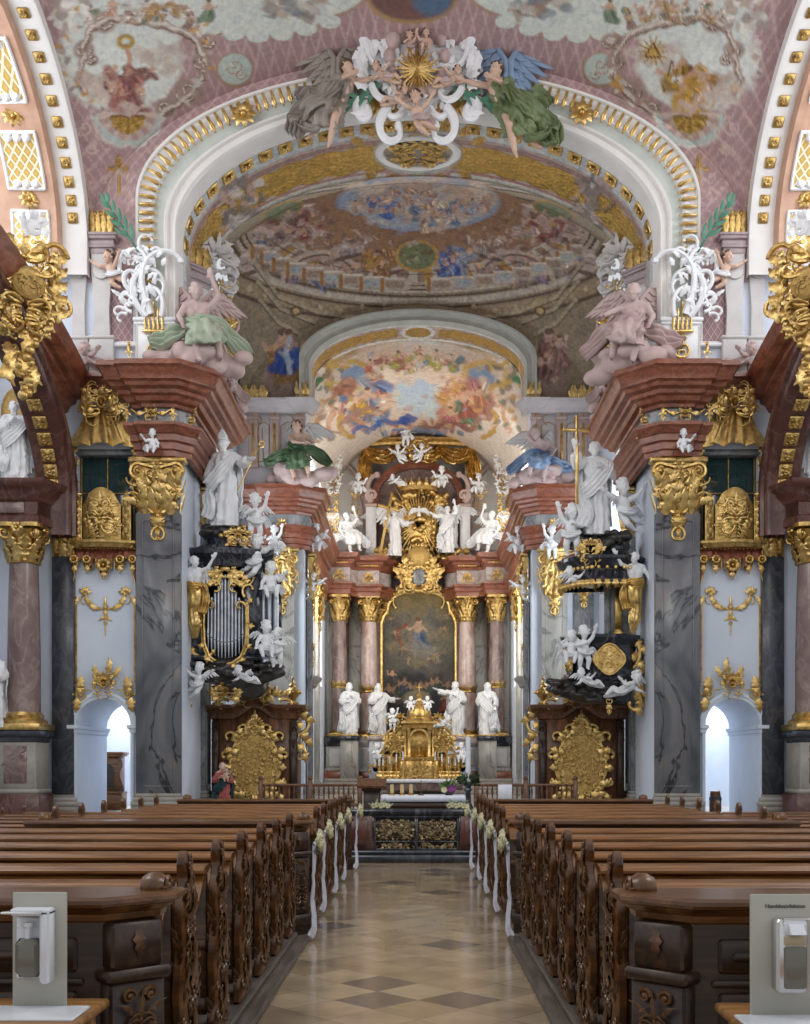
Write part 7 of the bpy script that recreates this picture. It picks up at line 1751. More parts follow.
U = [(-.56,2.6),(-.57,2.0),(-.55,1.5),(-.42,1.15),(-.2,.98),(0,.94),(.2,.98),(.42,1.15),(.55,1.5),(.57,2.0),(.56,2.6)]
U = [(x, z) for x, z in U]; q.tube([(x, -.33, z) for x, z in U], .045, 8); q.tube([(x*1.09, -.31, z-.05) for x, z in U], .03, 6)
for k, (x, z) in enumerate(U): leaf(q, (x*1.05, z), math.atan2(z-2.2, x), .2, .14, .5, -.34, .03, 2); 
s0 = len(q.v); f0 = len(q.f); R = random.Random(8)
for st, hd, L, k0, k1 in (((.08,3.35),-1.0,.9,.3,5), ((.5,3.4),2.9,.7,1,8), ((.5,3.1),2.4,.7,2,9), ((.52,2.75),2.2,.6,-2,-10), ((.3,3.3),-1.6,.6,3,12), ((.55,2.5),1.8,.5,4,14), ((.15,3.45),-.2,.5,-3,-12)): curl(q, st, hd, L, k0, k1, .045, .025, -.34, 16)
for k in range(16): 
    u = R.random(); leaf(q, (.08+.45*u, 3.45-.7*u*R.random()), R.uniform(0,6.28), .24, .11, R.uniform(-1,1), -.35, .03, 2)
q.mirror(s0, f0)
for k in range(9): leaf(q, (-.9+.225*k, 3.95), -PI/2, .3, .15, 0, -.5+abs(k-4)*.05, .05, 2)
rocaille(q, 1.1, .5, 12, .2, True, .9); n = len(q.v)
q.build('gilded_carving', GOLD, t)
q = MB()
for st, hd, L, k0, k1 in (((-.95,1.9),-1.9,1.3,.8,3.5), ((-1.0,1.0),-1.2,1.0,-.8,-5), ((-.85,2.0),2.0,.6,2,10), ((-1.15,.3),-1.0,.6,-2,-9), ((-1.0,1.5),-2.3,.5,3,12)): curl(q, st, hd, L, k0, k1, .09, .045, -.3, 20)
for k in range(12): leaf(q, (-1.05+.1*math.sin(k*2), 2.1-.19*k), -PI/2+math.sin(k*3)*.8, .34, .17, math.sin(k), -.32, .06, 3)
q.build('gilded_side_scroll', GOLD, t)
q = MB(); R = random.Random(5)
for i in range(90):
    u = R.random(); x = -.85+2.3*u; q.ball((x, -.1+R.uniform(-.3,.3), 1.0-R.uniform(0,.62)*(1-abs(u-.4))), (R.uniform(.10,.2), R.uniform(.08,.15), R.uniform(.05,.11)), 10, 8)
q.ball((0,.1,.8), (.8,.5,.4), 14, 10); q.ball((.5,.2,.35), (.6,.4,.35), 14, 10); q.capsule((.3,0,.45), (1.5,-.1,.75), .28, .12)
c = link_mesh('console_cloud', remeshed(q, .03, 3, 'console'), t); c.data.materials.append(BLACKC)
q = MB(); R = random.Random(15)
for i in range(50): q.ball((R.uniform(-.55,.55), R.uniform(-.25,.4), 4.42+R.uniform(0,.25)), (R.uniform(.10,.2), R.uniform(.08,.15), R.uniform(.06,.12)), 10, 8)
c = link_mesh('top_cloud', remeshed(q, .03, 3, 'topcloud'), t); c.data.materials.append(BLACKC)
q = MB(); rocaille(q, .8, .5, 33, .15, True, .8); q.xf(Matrix.Translation((.35, -.45, 4.05))); 
for k in range(6): q.ball((-.1+.12*k, -.5, 4.35+.05*k), .07, 7, 5)
q.build('gilded_garland', GOLD, t)
# statue on the organ
st = standing('organ_saint', 'white saint with gilt crozier standing on top of the organ', 'statue', (OX-.02, OY-.1, 8.05), 2.45, 'out', 'down', 101, beard=1, look=(-.1,-1,-.1), rz=-.15)
staff(st, 'crozier', GOLD, [(.20,-.16,.36), (.34,-.13,.66), (.40,-.12,.80), (.44,-.12,.84), (.48,-.13,.83)], [.008,.009,.009,.010,.010], lambda m: spiral(m, (.47,.86), .035, .009, 1.2, -.12, PI, -1))
st.children[1].name = st.children[1].name
mb = MB(); mb.ball((-.01,-.03,.955), (.06,.06,.02)); mb.prism([(-.055,.95),(.035,.95),(.03,1.01),(-.01,1.075),(-.05,1.01)], -.06, .02); mb.build('mitre', STUCCO, st)
def herm(label, loc, s):
    t = thing('herm_angel', label, 'statue', loc, 0, None, (s*1.9, 1.9, 1.9))
    P = dict(pelvis=(0,0,.46), chest=(0,-.02,.62), neck=(0,-.03,.73), head=(.02,-.06,.80), shL=(.105,-.02,.69), shR=(-.105,-.02,.69), elL=(.2,-.06,.72), haL=(.27,-.08,.84), elR=(-.17,-.06,.57), haR=(-.2,-.12,.45), hiL=(.04,0,.45), hiR=(-.04,0,.45), knL=(.03,0,.3), anL=(.02,0,.2), knR=(-.03,0,.3), anR=(-.02,0,.2), toL=(.02,0,.16), toR=(-.02,0,.16))
    part(t, 'body', ('herm',), lambda: figure_body(P, look=(.5,-1,-.2), seed=8), STUCCO)
    def tail():
        mb = MB(); cloth(mb, [((0,0,.52),.085,.075), ((0,-.01,.45),.115,.10), ((.01,-.01,.3),.10,.09), ((-.01,0,.12),.075,.07), ((.01,0,-.02),.085,.07), ((.02,0,-.14),.05,.04), ((.03,0,-.24),.02,.02)], 9, .2, 4, 48)
        drape(mb, [(-.1,-.08,.5), (0,-.12,.46), (.11,-.06,.46), (.14,0,.3), (.11,0,.1)], [.08,.12,.12,.16,.12], .014, 3, .02, 3); return to_mesh(mb, 'tail')
    part(t, 'gilded_drapery', ('hermt',), tail, GOLD); wings(t, 1, STUCCO, (0,.06,.64), .75, -.1, .42); return t
herm('white winged herm angel with gilded drapery holding the left side of the organ', (-6.05+.15, 29.0, 5.45), 1)
herm('white winged herm angel with gilded drapery beside the pulpit canopy', (5.72, 29.0, 5.55), -1)
for k, (x, y, z, h, kd, s, lab) in enumerate(((-5.75, 28.9, 3.35, 1.0, 'fly', -1, 'white putto flying under the lower left corner of the organ'), (-4.05, 29.3, 4.35, 1.15, 'sit', 1, 'white putto seated on the right end of the organ console'), (-3.75, 29.3, 4.25, 1.05, 'stand', -1, 'white putto standing at the outer right end of the organ console'),
    (-4.6, 29.2, 3.75, .8, 'recline', 1, 'white putto peering out of the black cloud under the organ'), (-4.3, 29.4, 6.55, 1.25, 'fly', -1, 'white putto leaning from the organ cornice with arms spread'), (-3.95, 29.5, 5.95, 1.15, 'sit', 1, 'white putto seated on the organ side tower'), (-4.35, 29.4, 7.65, 1.25, 'stand', 1, 'white putto beside the saint on the organ'), (-4.05, 29.6, 7.1, .9, 'recline', -1, 'white putto sliding off the organ top'))):
    putto(lab, (x, y, z), h, kd, .2*s, s, group='organ putti')
# ------------------------------------------------------------------ pulpit (right pier)
PX, PY = 4.87, 29.6
t = thing('pulpit', 'black pulpit with gilded relief panels hung on the right pier', 'pulpit', (PX, PY, 3.3), -.12)
def plan(k): return [(1.05+k*.3, .7), (.98+k, -.15), (.62+k*.6, -.5-k*.8), (-.2, -.58-k), (-.62-k*.6, -.42-k*.8), (-.98-k, .1), (-.95-k, .7)]
mb = MB(); rows = []
for k, z in ((-.75,.0), (-.5,.12), (-.22,.35), (-.08,.52), (.0,.62), (.04,.68), (-.02,.74), (-.06,.8), (-.08,1.2), (-.06,1.5), (0,1.56), (.02,1.6), (.08,1.66), (.1,1.72), (.1,1.8), (.04,1.82), (-.1,1.80), (-.12,1.0)): rows.append([(x, y, z) for x, y in plan(k)])
mb.grid(rows, cv=True, capu=True); mb.build('tub', BLACKM, t)
mb = MB(); P = [(.36*math.cos(a)*(1+.08*math.cos(4*a)), 1.14+.36*math.sin(a)*(1+.06*math.cos(4*a))) for a in [2*PI*i/32 for i in range(32)]]; mb.prism(P, -.07, 0); R = random.Random(4)
for i in range(26): curl(mb, (R.uniform(-.25,.25), 1.14+R.uniform(-.25,.25)), R.uniform(0,6.28), .16, 3, 26, .022, .012, -.085, 9)
p = [(x*1.06, -.07, 1.14+(z-1.14)*1.06) for x, z in P]; mb.tube(p+[p[0]], .035, 6, cap=False); drop_orn(mb, .3, .35); 
mb.xf(Matrix.Translation((.24, -.535, 0)) @ Matrix.Rotation(.10, 4, 'Z')); mb.build('front_relief', GOLD, t)
mb = MB(); mb.bbox(-.16, .16, -.05, .0, .85, 1.48, .02)
for i in range(10): curl(mb, (R.uniform(-.1,.1), .9+.05*i), R.uniform(0,6.28), .16, 3, 26, .022, .012, -.065, 9)
mb.xf(Matrix.Translation((-.78, -.2, 0)) @ Matrix.Rotation(-.95, 4, 'Z')); mb.build('side_relief', GOLD, t)
q = MB()
for k in range(10): leaf(q, (1.03+.06*math.sin(k*2), 1.75-.2*k), -PI/2+math.sin(k*2.4)*.7, .34, .2, math.sin(k), -.12, .06, 3)
for st, hd, L, k0, k1 in (((1.0,1.7),-1.2,1.2,-.6,-3), ((1.15,.6),-1.9,.9,1,6), ((1.05,.2),-1.0,.7,-2,-9)): curl(q, st, hd, L, k0, k1, .08, .04, -.12, 18)
q.build('gilded_side_scroll', GOLD, t)
q = MB(); R = random.Random(6)
for i in range(80):
    u = R.random(); q.ball((.7-2.0*u, -.15+R.uniform(-.3,.3), .55-R.uniform(0,.5)*(1-abs(u-.4))), (R.uniform(.10,.2), R.uniform(.08,.15), R.uniform(.05,.11)), 10, 8)
q.ball((-.2,.1,.3), (.7,.45,.32), 14, 10); q.capsule((-.3,-.1,.3), (-1.35,-.1,.62), .26, .09)
c = link_mesh('console_cloud', remeshed(q, .03, 3, 'console'), t); c.data.materials.append(BLACKC)
mb = MB(); mb.bbox(.15, .95, .15, .5, 1.7, 3.6, .02); mb.bbox(.22, .30, .08, .2, 1.7, 3.5, .015); mb.bbox(.80, .9, .08, .2, 1.7, 3.5, .015); mb.build('back_board', FRIEZ, t)
mb = MB(); mb.bbox(.42, .62, .07, .17, 1.95, 3.2, .02); leaf(mb, (.52, 3.15), PI/2, .35, .3, 0, .06, .03, 3); leaf(mb, (.52, 2.0), -PI/2, .3, .26, 0, .06, .03, 3); mb.build('gilded_strip', GOLD, t)
t2 = thing('pulpit_canopy', 'black sounding board canopy with gilt fringe over the pulpit', 'canopy', (PX+.05, PY, 6.42), -.12)
mb = MB(); rows = []
for k, z in ((-.6,.42), (-.05,.20), (.02,.12), (.06,.0), (.1,.02), (.12,.12), (.06,.2), (.02,.42), (.08,.48), (.14,.62), (.2,.66), (.2,.74), (.1,.78), (-.2,.95), (-.4,1.0), (-.45,1.15), (-.55,1.2)): rows.append([(x*1.0, y*1.1, z) for x, y in plan(k)])
mb.grid(rows, cv=True, capu=True); mb.build('soundboard', BLACKM, t2)
q = MB(); pl = plan(.1)
for a, b in zip(pl, pl[1:]):
    for i in range(4):
        u = (i+.5)/4; x, y = a[0]+(b[0]-a[0])*u, (a[1]+(b[1]-a[1])*u)*1.1; k = MB(); leaf(k, (0,0), -PI/2, .24, .17, 0, 0, .03, 2); k.ball((0,-.02,.3), .06, 6, 4); q.add(k, Matrix.Translation((x, y-.03, .12)))
rocaille(q, .9, .45, 71, .15, True, .8); q.xf(Matrix.Identity(4))
k = MB(); rocaille(k, .9, .6, 71, .15, False, .9); q.add(k, Matrix.Translation((-.3, -.62, .6))); q.build('gilded_fringe', GOLD, t2)
q = MB(); R = random.Random(16)
for i in range(60): q.ball((R.uniform(-.75,.7), R.uniform(-.4,.4), 1.05+R.uniform(0,.38)), (R.uniform(.10,.22), R.uniform(.08,.16), R.uniform(.07,.13)), 10, 8)
c = link_mesh('top_cloud', remeshed(q, .03, 3, 'topcloud2'), t2); c.data.materials.append(BLACKC)
st = standing('pulpit_saint', 'white draped figure with great gilt cross on top of the pulpit canopy', 'statue', (4.75, PY-.1, 7.78), 2.55, 'chest', 'raise', 102, look=(-.2,-1,.1), rz=.1)
mb = MB(); mb.bbox(-.245, -.215, -.155, -.13, .30, 1.22, .006); mb.bbox(-.375, -.09, -.155, -.13, 1.05, 1.085, .006)
mb.build('cross', GOLD, st)
for k, (x, y, z, h, kd, s, lab) in enumerate(((4.35, 28.85, 4.15, 1.15, 'stand', 1, 'white putto standing against the front of the pulpit'), (4.05, 29.0, 4.2, 1.0, 'sit', -1, 'white putto seated at the left edge of the pulpit console'), (4.45, 28.9, 3.62, .85, 'recline', 1, 'white putto lying under the pulpit console'),
    (5.5, 28.9, 3.35, 1.15, 'recline', -1, 'white putto sprawling under the right corner of the pulpit'), (4.1, 29.3, 7.2, 1.4, 'stand', -1, 'white putto kneeling left of the figure on the canopy'), (4.2, 29.2, 6.3, .9, 'recline', 1, 'white putto hanging below the canopy edge'), (5.45, 29.2, 7.75, 1.5, 'fly', 1, 'white putto reaching up right of the figure on the canopy'))):
    putto(lab, (x, y, z), h, kd, .2*s, s, group='pulpit putti')
# ------------------------------------------------------------------ stall fronts below organ and pulpit
def stall(label):
    t = thing('choir_stall_front', label, 'choir stall', (-4.58, 31.0, .30))
    mb = MB(); mb.bbox(-1.22, 1.18, 0, 1.0, 0, 2.95, .01); mb.bbox(-1.3, 1.26, -.08, 1.0, 0, .3, .02); mb.bbox(-1.0, .96, -.03, .1, .4, 2.65, .01); mb.build('body', WOODS, t)
    mb = MB()
    for x in (-1.12, 1.08): mb.bbox(x-.1, x+.1, -.1, .1, .3, 2.6, .02); spiral(mb, (x, 2.35), .1, .03, 1.4, -.12, 0, 1); leaf(mb, (x, 2.3), -PI/2, .5, .16, 0, -.12, .03, 2); mb.bbox(x-.06, x+.06, -.12, -.09, .6, 1.7, .01)
    mb.build('pilaster_strips', WOODD, t)
    mb = MB()
    pa = [(-1.22,1.0),(-1.22,-.02)]+[(-1.22+2.4*i/24, -.02) for i in range(1,24)]+[(1.18,-.02),(1.18,1.0)]
    prof = [(0,2.62),(.05,2.66),(.06,2.78),(.12,2.84),(.16,2.9),(.24,2.94),(.26,3.0),(.26,3.04),(0,3.06)]
    mb.sweep(prof, pa)
    mb.v = [(x, y, z+(.30*math.cos(min(1, abs(x+.02)/.62)*PI/2)**2 if y < .2 else 0)) for x, y, z in mb.v]
    mb.box(-1.2, 1.16, .0, 1.0, 2.9, 3.04); mb.prism([(-.6,2.9)]+[(-.62+1.24*i/16, 3.04+.30*math.cos(min(1, abs(-.62+1.24*i/16+.0)/.62)*PI/2)**2) for i in range(17)]+[(.6,2.9)], -.02, .5); mb.build('cornice', WOODS, t)
    q = MB(); P = [(.66*math.cos(a)*(1+.05*math.cos(3*a+1)), 1.4+.86*math.sin(a)) for a in [2*PI*i/40 for i in range(40)]]; q.prism(P, -.12, .02); R = random.Random(12)
    for i in range(120): a = R.uniform(0,6.28); u = R.random()**.5; curl(q, (.55*u*math.cos(a), 1.4+.72*u*math.sin(a)), R.uniform(0,6.28), .22, 3, R.choice((-22,22)), .030, .014, -.135, 9)
    for i in range(30): a = R.uniform(0,6.28); u = R.random()**.5; q.ball((.5*u*math.cos(a), -.13, 1.4+.6*u*math.sin(a)), R.uniform(.04,.08), 7, 5)
    q.build('gilded_relief', GOLDP, t)
    q = MB(); n = 26
    for i in range(n):
        a = 2*PI*i/n; x, z = .74*math.cos(a), 1.4+.95*math.sin(a); leaf(q, (x*.94, z-.04*math.sin(a)), a+(1.2 if i % 2 else -1.1), .27, .17, 1.4*(-1)**i, -.15, .06, 3, 9, .05); curl(q, (x*.92, z), a+1.4*(-1)**i, .34, 4*(-1)**i, 22*(-1)**i, .04, .02, -.16, 12)
    p = [(x*1.06, -.13, 1.4+(z-1.4)*1.05) for x, z in P]; q.tube(p+[p[0]], .05, 7, cap=False)
    for s in (-1, 1):
        for st, hd, L, k0, k1 in (((s*.55,2.15),PI/2-s*.6,.8,-s*1.0,-s*7), ((s*.75,1.6),PI/2-s*.3,.7,-s*2,-s*9), ((s*.7,.9),-PI/2+s*.3,.7,s*2,s*9), ((s*.35,.5),-PI/2+s*.7,.7,s*1,s*8), ((s*.15,2.3),PI/2-s*.3,.7,-s*1,-s*6), ((s*.8,.45),PI/2,.5,s*2,s*11)): curl(q, (st[0]*.9, st[1]), hd, L*.62, k0*1.5, k1*1.7, .065, .04, -.14, 18); leaf(q, (st[0]*.86, st[1]), hd+.8*s, .3, .17, s, -.15, .06, 3); leaf(q, (st[0]*.82, st[1]-.1), hd-.6*s, .26, .15, -s, -.15, .06, 3)
    k = MB(); rocaille(k, .9, .5, 91, .14, True, .8); q.add(k, Matrix.Translation((0, -.05, .05))); shell(q, (0, 2.45), .3, -.14, .1, PI-.1, 9, .08); leaf(q, (0, 2.4), PI/2, .5, .2, 0, -.15, .05, 3)
    q.build('gilded_frame', GOLD, t)
    q = MB(); k = MB(); rocaille(k, 1.3, .42, 95, .14, True, 1.1); q.add(k, Matrix.Translation((0, -.2, 3.15)))
    for s in (-1, 1):
        for st, hd, L, k0, k1 in (((s*.2,3.4),-.2 if s > 0 else PI+.2,1.0,-s*.5,s*3), ((s*.7,3.15),.6 if s > 0 else PI-.6,.6,-s*2,-s*10)): curl(q, st, hd, L, k0, k1, .06, .03, -.2, 18)
        for i in range(5): leaf(q, (s*(.3+.14*i), 3.25), PI/2-s*.5, .28, .13, -s*.8, -.2, .05, 3)
    q.build('gilded_crest', GOLD, t)
    for x in (-1.08, 1.04):
        q = MB(); q.lathe([(0,0),(.16,0),(.17,.05),(.07,.1),(.08,.16),(.2,.3),(.22,.4),(.12,.46),(.08,.5),(.12,.55),(.05,.62),(.03,.72),(.05,.76),(0,.82)], (x, .15, 3.05), 16)
        for i in range(8):
            a = 2*PI*i/8; q.ball((x+.21*math.cos(a), .15+.21*math.sin(a), 3.4), .05, 6, 4)
        q.build('gilded_urn', GOLD, t)
    q = MB()
    for k in range(7): leaf(q, (1.36+.05*math.sin(k*2), 2.95-.2*k), -PI/2+math.sin(k*2.2)*.8, .36, .2, math.sin(k*1.7), .1, .07, 3)
    curl(q, (1.2,2.2), .3, 1.0, 1.0, 7, .07, .03, .1, 18); curl(q, (1.2,1.9), -.3, .7, -2, -9, .06, .03, .1, 18); q.build('gilded_bracket', GOLD, t)
    return t
sides(stall, 'walnut choir stall front with large gilded oval relief under the {T}')
# painted madonna on the pew wall
t = standing('madonna_statue', 'small painted madonna in red dress and dark green mantle before the stall front', 'statue', W(223, 795, 29.6), 1.36, 'chest', 'chest', 111, SKIN, noise_mat('red_dress', [(.3,(.30,.06,.06)),(.7,(.45,.12,.10))], 4, 3, .6), hair=2, cloak=True)
t.location.z = .36
for c in t.children:
    if c.name.startswith('mantle'): c.data = c.data.copy(); c.data.materials.clear(); c.data.materials.append(noise_mat('teal_mantle', [(.3,(.006,.03,.035)),(.7,(.02,.07,.075))], 4, 3, .6))
mb = MB(); mb.lathe([(0,0),(.2,0),(.2,.04),(.16,.06),(0,.06)], n=20); ped = mb.build('base', WOODD, t); ped.location = (0,0,-.05)
k = putto('painted infant carried by the madonna', (0,0,0), .3, 'sit', 0, 1, SKIN, False, True, 'madonna child'); k.location = t.location+Vector((.12,-.14,.80)); k.scale = (.42,.42,.42)
# cabinet beyond the left passage and small stool beyond the right
t = thing('wooden_cabinet', 'carved brown cabinet standing in the bright room behind the left passage', 'cabinet', (-9.0, 32.2, .3))
mb = MB(); mb.bbox(-.6,.4,-.3,.3,0,.55,.02); mb.bbox(-.55,.34,-.25,.3,.55,1.62,.02); mb.bbox(-.62,.42,-.33,.3,.5,.58,.02); mb.bbox(-.6,.42,-.31,.3,1.6,1.66,.01); mb.bbox(-.64,.46,-.35,.3,1.66,1.73,.01); mb.build('body', WOODB, t)
mb = MB(); pts = arch_pts(-.08, .26, 1.15, .26, 14); mb.prism([(-.34,.68)]+pts+[(.18,.68)], -.28, -.24); mb.build('arched_door', WOODD, t); mb = MB(); P = smooth_poly([(.30,.55),(.46,.62),(.40,.85),(.34,1.1),(.42,1.35),(.36,1.6),(.30,1.6)], 3); mb.prism(P, -.26, -.18); mb.build('carved_edge', WOODS, t)
t = thing('wooden_barrel_stool', 'small wooden tub seen at the foot of the right passage', 'stool', (8.0, 29.6, 0))
mb = MB(); mb.lathe([(0,0),(.13,0),(.16,.25),(.16,.7),(.13,.95),(.10,.96),(0,.94)], n=18); mb.build('tub', WOODS, t); mb = MB(); mb.lathe([(.168,.2),(.172,.24),(.168,.28)], n=18, cap=False); mb.lathe([(.166,.7),(.17,.74),(.164,.78)], n=18, cap=False); mb.build('hoop', DARKM, t)
# ------------------------------------------------------------------ choir arch piers
sides(lambda l: pilaster(l, (-4.88, 39.42, .3), .92, .10, .0, .7, 5.85-.3+.0+1.9, 9.1, BEIGM, 0, 1.15, .7, 11), 'beige veined pilaster with gilded capital on the choir arch pier, {S}')
sides(lambda l: pilaster(l, (-5.95, 39.55, .3), .70, .10, .0, .7, 7.5, 9.1, FRIEZ, 0, .8, .5, 12), 'grey pilaster at the crossing corner beside the choir arch pier, {S}')
sides(lambda l: pilaster(l, (-4.0, 40.45, .3), .62, .10, .0, .7, 7.4, 9.1, FRIEZ, PI/2, .8, .6, 13), 'narrow grey pilaster with gilded capital inside the choir arch, {S}')
sides(lambda l: pilaster(l, (-4.38, 47.0, .3), .9, .14, .0, .7, 7.4, 9.1, BEIGM, PI/2, 1.0, .6, 14), 'pale choir wall pilaster between the windows, {S}')
def choir_orn(label):
    t = thing('frieze_ornament', label, 'wall ornament', (-4.85, 39.30, 9.85))
    q = MB(); rocaille(q, .5, .62, 52, .10, True, .6)
    for s in (-1, 1): q.tube([(s*.15, -.03, .3), (s*.4, -.05, .2), (s*.55, -.03, .4)], [.03,.04,.02], 6); leaf(q, (s*.5, .4), -PI/2, .4, .16, 0, -.04, .03, 2)
    q.build('cartouche', GOLD, t); return t
sides(choir_orn, 'gilded cartouche on the frieze of the choir arch pier, {S}')
# upper storey of the choir piers
LILAC = noise_mat('lilac_stucco', [(.3,(.44,.40,.41)),(.7,(.56,.51,.51))], 2, 4, .7, 0, .05, .01)
PINKST = noise_mat('pink_stucco', [(.3,(.42,.30,.27)),(.7,(.54,.40,.36))], 2, 4, .65, 0, .05, .01)
def upper_pier(label):
    t = thing('stucco_wall_panelling', label, 'wall panel', (-5.2, 39.55, 11.55))
    mb = MB(); mb.bbox(-1.25, 1.15, -.04, .04, 0, 3.0, .02); mb.bbox(-1.3, 1.2, -.09, .04, .0, .8, .02); mb.build('panel', LILAC, t)
    for x in (-.72, .05, .98):
        mb = MB(); mb.bbox(x-.17, x+.17, -.12, .0, .8, 2.75, .02); mb.bbox(x-.2, x+.2, -.16, .0, .75, .95, .02); mb.bbox(x-.2, x+.2, -.15, .0, 2.5, 2.6, .02); mb.build('pilaster_strip', PINKST, t)
        q = MB(); q.bbox(x-.05, x+.05, -.14, -.1, 1.05, 2.35, .01); k = MB(); drop_orn(k, .2, .4, 0, 0, .05); q.add(k, Matrix.Translation((x, -.13, 2.95))); q.build('gilded_fillet', GOLDD, t)
    mb = MB(); mb.sweep([(0,2.7),(.08,2.74),(.1,2.85),(.2,2.92),(.24,3.02),(.34,3.08),(.36,3.16),(0,3.18)], [(-1.3,.1),(-1.3,-.1),(.84,-.1),(.84,-.16),(1.2,-.16),(1.35,.3)]); mb.build('cornice', LILAC, t)
    q = MB()
    for i in range(7):
        x = -1.25+.16*i; leaf(q, (x, 3.18), PI/2, .55, .2, .2*(-1)**i, -.1, .05, 2, 8, .05)
    for i in range(3): leaf(q, (.9+.16*i, 3.18), PI/2, .7, .2, .2, -.12, .05, 2, 8, .05); spiral(q, (.9+.16*i, 3.3), .08, .02, 1.3, -.2)
    q.build('gilded_crown', GOLD, t)
    q = MB()
    for st, hd, L, k0, k1 in (((-.55,2.35),.3,.4,2,14), ((-.35,1.0),1.57,1.2,.2,-.2), ((.55,2.3),.5,.5,1,9)): curl(q, st, hd, L, k0, k1, .022, .012, -.06, 14)
    for x0, x1 in ((-.52,-.15), (.28,.76)): q.tube([(x0,-.05,1.0),(x0,-.05,2.3),((x0+x1)/2,-.05,2.42),(x1,-.05,2.3),(x1,-.05,1.0),(x0,-.05,1.0)], .018, 6)
    q.build('gilded_lines', GOLDD, t); return t
sides(upper_pier, 'lilac stucco panelling with gilt fillets above the choir cornice, {S}')
seated('stucco angel with dark green drapery seated above the left choir cornice', (-4.25, 39.05, 11.56), 2.6, 74, SKIN, DKGREEN, VOL, ROSE, 1, 0, pose=dict(pelvis=(0,.02,.42), chest=(-.0,0,.60), neck=(0,-.01,.70), head=(-.02,-.03,.79), shL=(.11,-.01,.67), shR=(-.10,0,.67), hiL=(.05,0,.4), hiR=(-.05,0,.4), elL=(.2,-.08,.58), haL=(.26,-.16,.56), elR=(-.06,-.12,.57), haR=(.06,-.17,.54)))
seated('stucco angel with pale blue drapery bowing above the right choir cornice', (4.3, 39.05, 11.56), 2.5, 75, ROSE, BLUER, VOL, ROSE, -1, 0, pose=dict(head=(.06,-.10,.70), neck=(.0,-.05,.63), elR=(-.22,-.08,.50), haR=(-.16,-.2,.4)))
for k, (x, y, z, h, s, kd, l) in enumerate(((-5.1, 39.05, 9.0, 1.15, 1, 'stand', 'white putto on the beige pilaster capital of the left choir pier'), (-3.85, 40.2, 7.6, 1.1, -1, 'fly', 'white putto hovering inside the left choir arch'), (-3.75, 40.4, 9.3, 1.2, 1, 'sit', 'white putto at the corner frieze of the left choir arch'),
    (4.75, 39.05, 8.95, 1.2, -1, 'stand', 'white putto on the beige pilaster capital of the right choir pier'), (3.85, 40.2, 7.5, 1.1, 1, 'fly', 'white putto hovering inside the right choir arch'), (3.7, 40.4, 9.2, 1.2, -1, 'sit', 'white putto at the corner frieze of the right choir arch'))):
    putto(l, (x, y, z), h, kd, 0, s, group='choir pier putti')
def hung(label):
    t = thing('red_wall_strip', label, 'wall panel', (-3.97, 40.7, .3), PI/2)
    mb = MB(); mb.bbox(-.2, .2, -.06, .02, 5.6, 9.0, .02); mb.build('red_strip', REDM, t); q = MB(); drop_orn(q, .45, 1.3, 0, 0, .12); q.xf(Matrix.Translation((0, -.05, 5.8))); q.build('gilded_tail', GOLD, t)
    mb = MB(); mb.sweep([(0,4.2),(.08,4.25),(.12,4.4),(.25,4.5),(.27,4.6),(0,4.62)], [(-.5,.0),(-.45,-.1),(.45,-.1),(.5,.0)]); mb.box(-.45,.45,-.1,0,4.2,4.6); mb.build('console_ledge', BASEM, t); return t
sides(hung, 'red marble strip with gilded tail inside the choir arch, {S}')

# ------------------------------------------------------------------ high altar
WHM = marble('white_rose_marble', [(.3,(.34,.25,.23)),(.5,(.52,.45,.43)),(.7,(.64,.60,.58))], (.2,.12,.1), .9, .22, .5, (1,1,.8), 1.6)
sides(lambda l: round_column(l, (-3.72, 52.0, 0), .37, 3.05, 3.3, 8.42, 9.66, REDCOL, ringz=5.35), 'outer rose marble column of the high altar, {S}')
sides(lambda l: round_column(l, (-2.36, 52.9, 0), .42, 3.0, 3.3, 8.5, 9.75, PINKM, ringz=5.2), 'inner rose marble column of the high altar beside the painting, {S}')
for s, l in ((-1, 'organ side'), (1, 'pulpit side')):
    t = thing('retable_wing', 'grey marbled back wall and brown pilasters behind the altar columns, %s' % l, 'altar wall', (s*3.05, 53.9, .8), 0, None, (-s, 1, 1))
    mb = MB(); mb.bbox(-1.6, 1.15, 0, .8, 0, 9.0, .02); mb.build('wall', BEIGM, t)
    for x in (-.55, .95): mb = MB(); mb.bbox(x-.22, x+.22, -.15, .02, 2.3, 7.8, .02); mb.build('pilaster_strip', REDCOL, t); c = capital(.55, .9, .2, seed=3); c.xf(Matrix.Translation((x, -.1, 7.8))); c.build('capital', GOLD, t)
def altar_ped(label, loc, w, die, cap):
    t = thing('column_pedestal', label, 'pedestal', loc)
    mb = MB(); mb.bbox(-w, w, -w, w, 0, .55, .02); mb.build('plinth', REDM, t)
    mb = MB(); mb.bbox(-w*.86, w*.86, -w*.86, w*.86, .55, 1.75, .02); mb.bbox(-w*.93, w*.93, -w*.93, w*.93, .55, .7, .02); mb.build('die', die, t)
    mb = MB(); R = random.Random(4)
    mb.bbox(-w*.6, w*.6, -w*.9, -w*.85, .8, 1.62, .01)
    for i in range(16): curl(mb, (R.uniform(-.4,.4)*w, R.uniform(.85,1.55)), R.uniform(0,6.28), .25, 3, 20, .02, .01, -w*.91, 9)
    mb.build('relief', VOL, t)
    mb = MB(); a = .88*w; mb.sweep([(0,1.72),(.04,1.76),(.06,1.84),(.14,1.9),(.17,2.0),(.18,2.16),(0,2.2)], [(-a,a),(-a,-a),(a,-a),(a,a)]); mb.box(-a,a,-a,a,1.72,2.19); mb.build('cap', cap, t)
    mb = MB(); mb.bbox(-a*.9, a*.9, -a*.9, a*.9, 2.19, 2.27, .01); mb.build('gilded_fillet', GOLD, t); return t
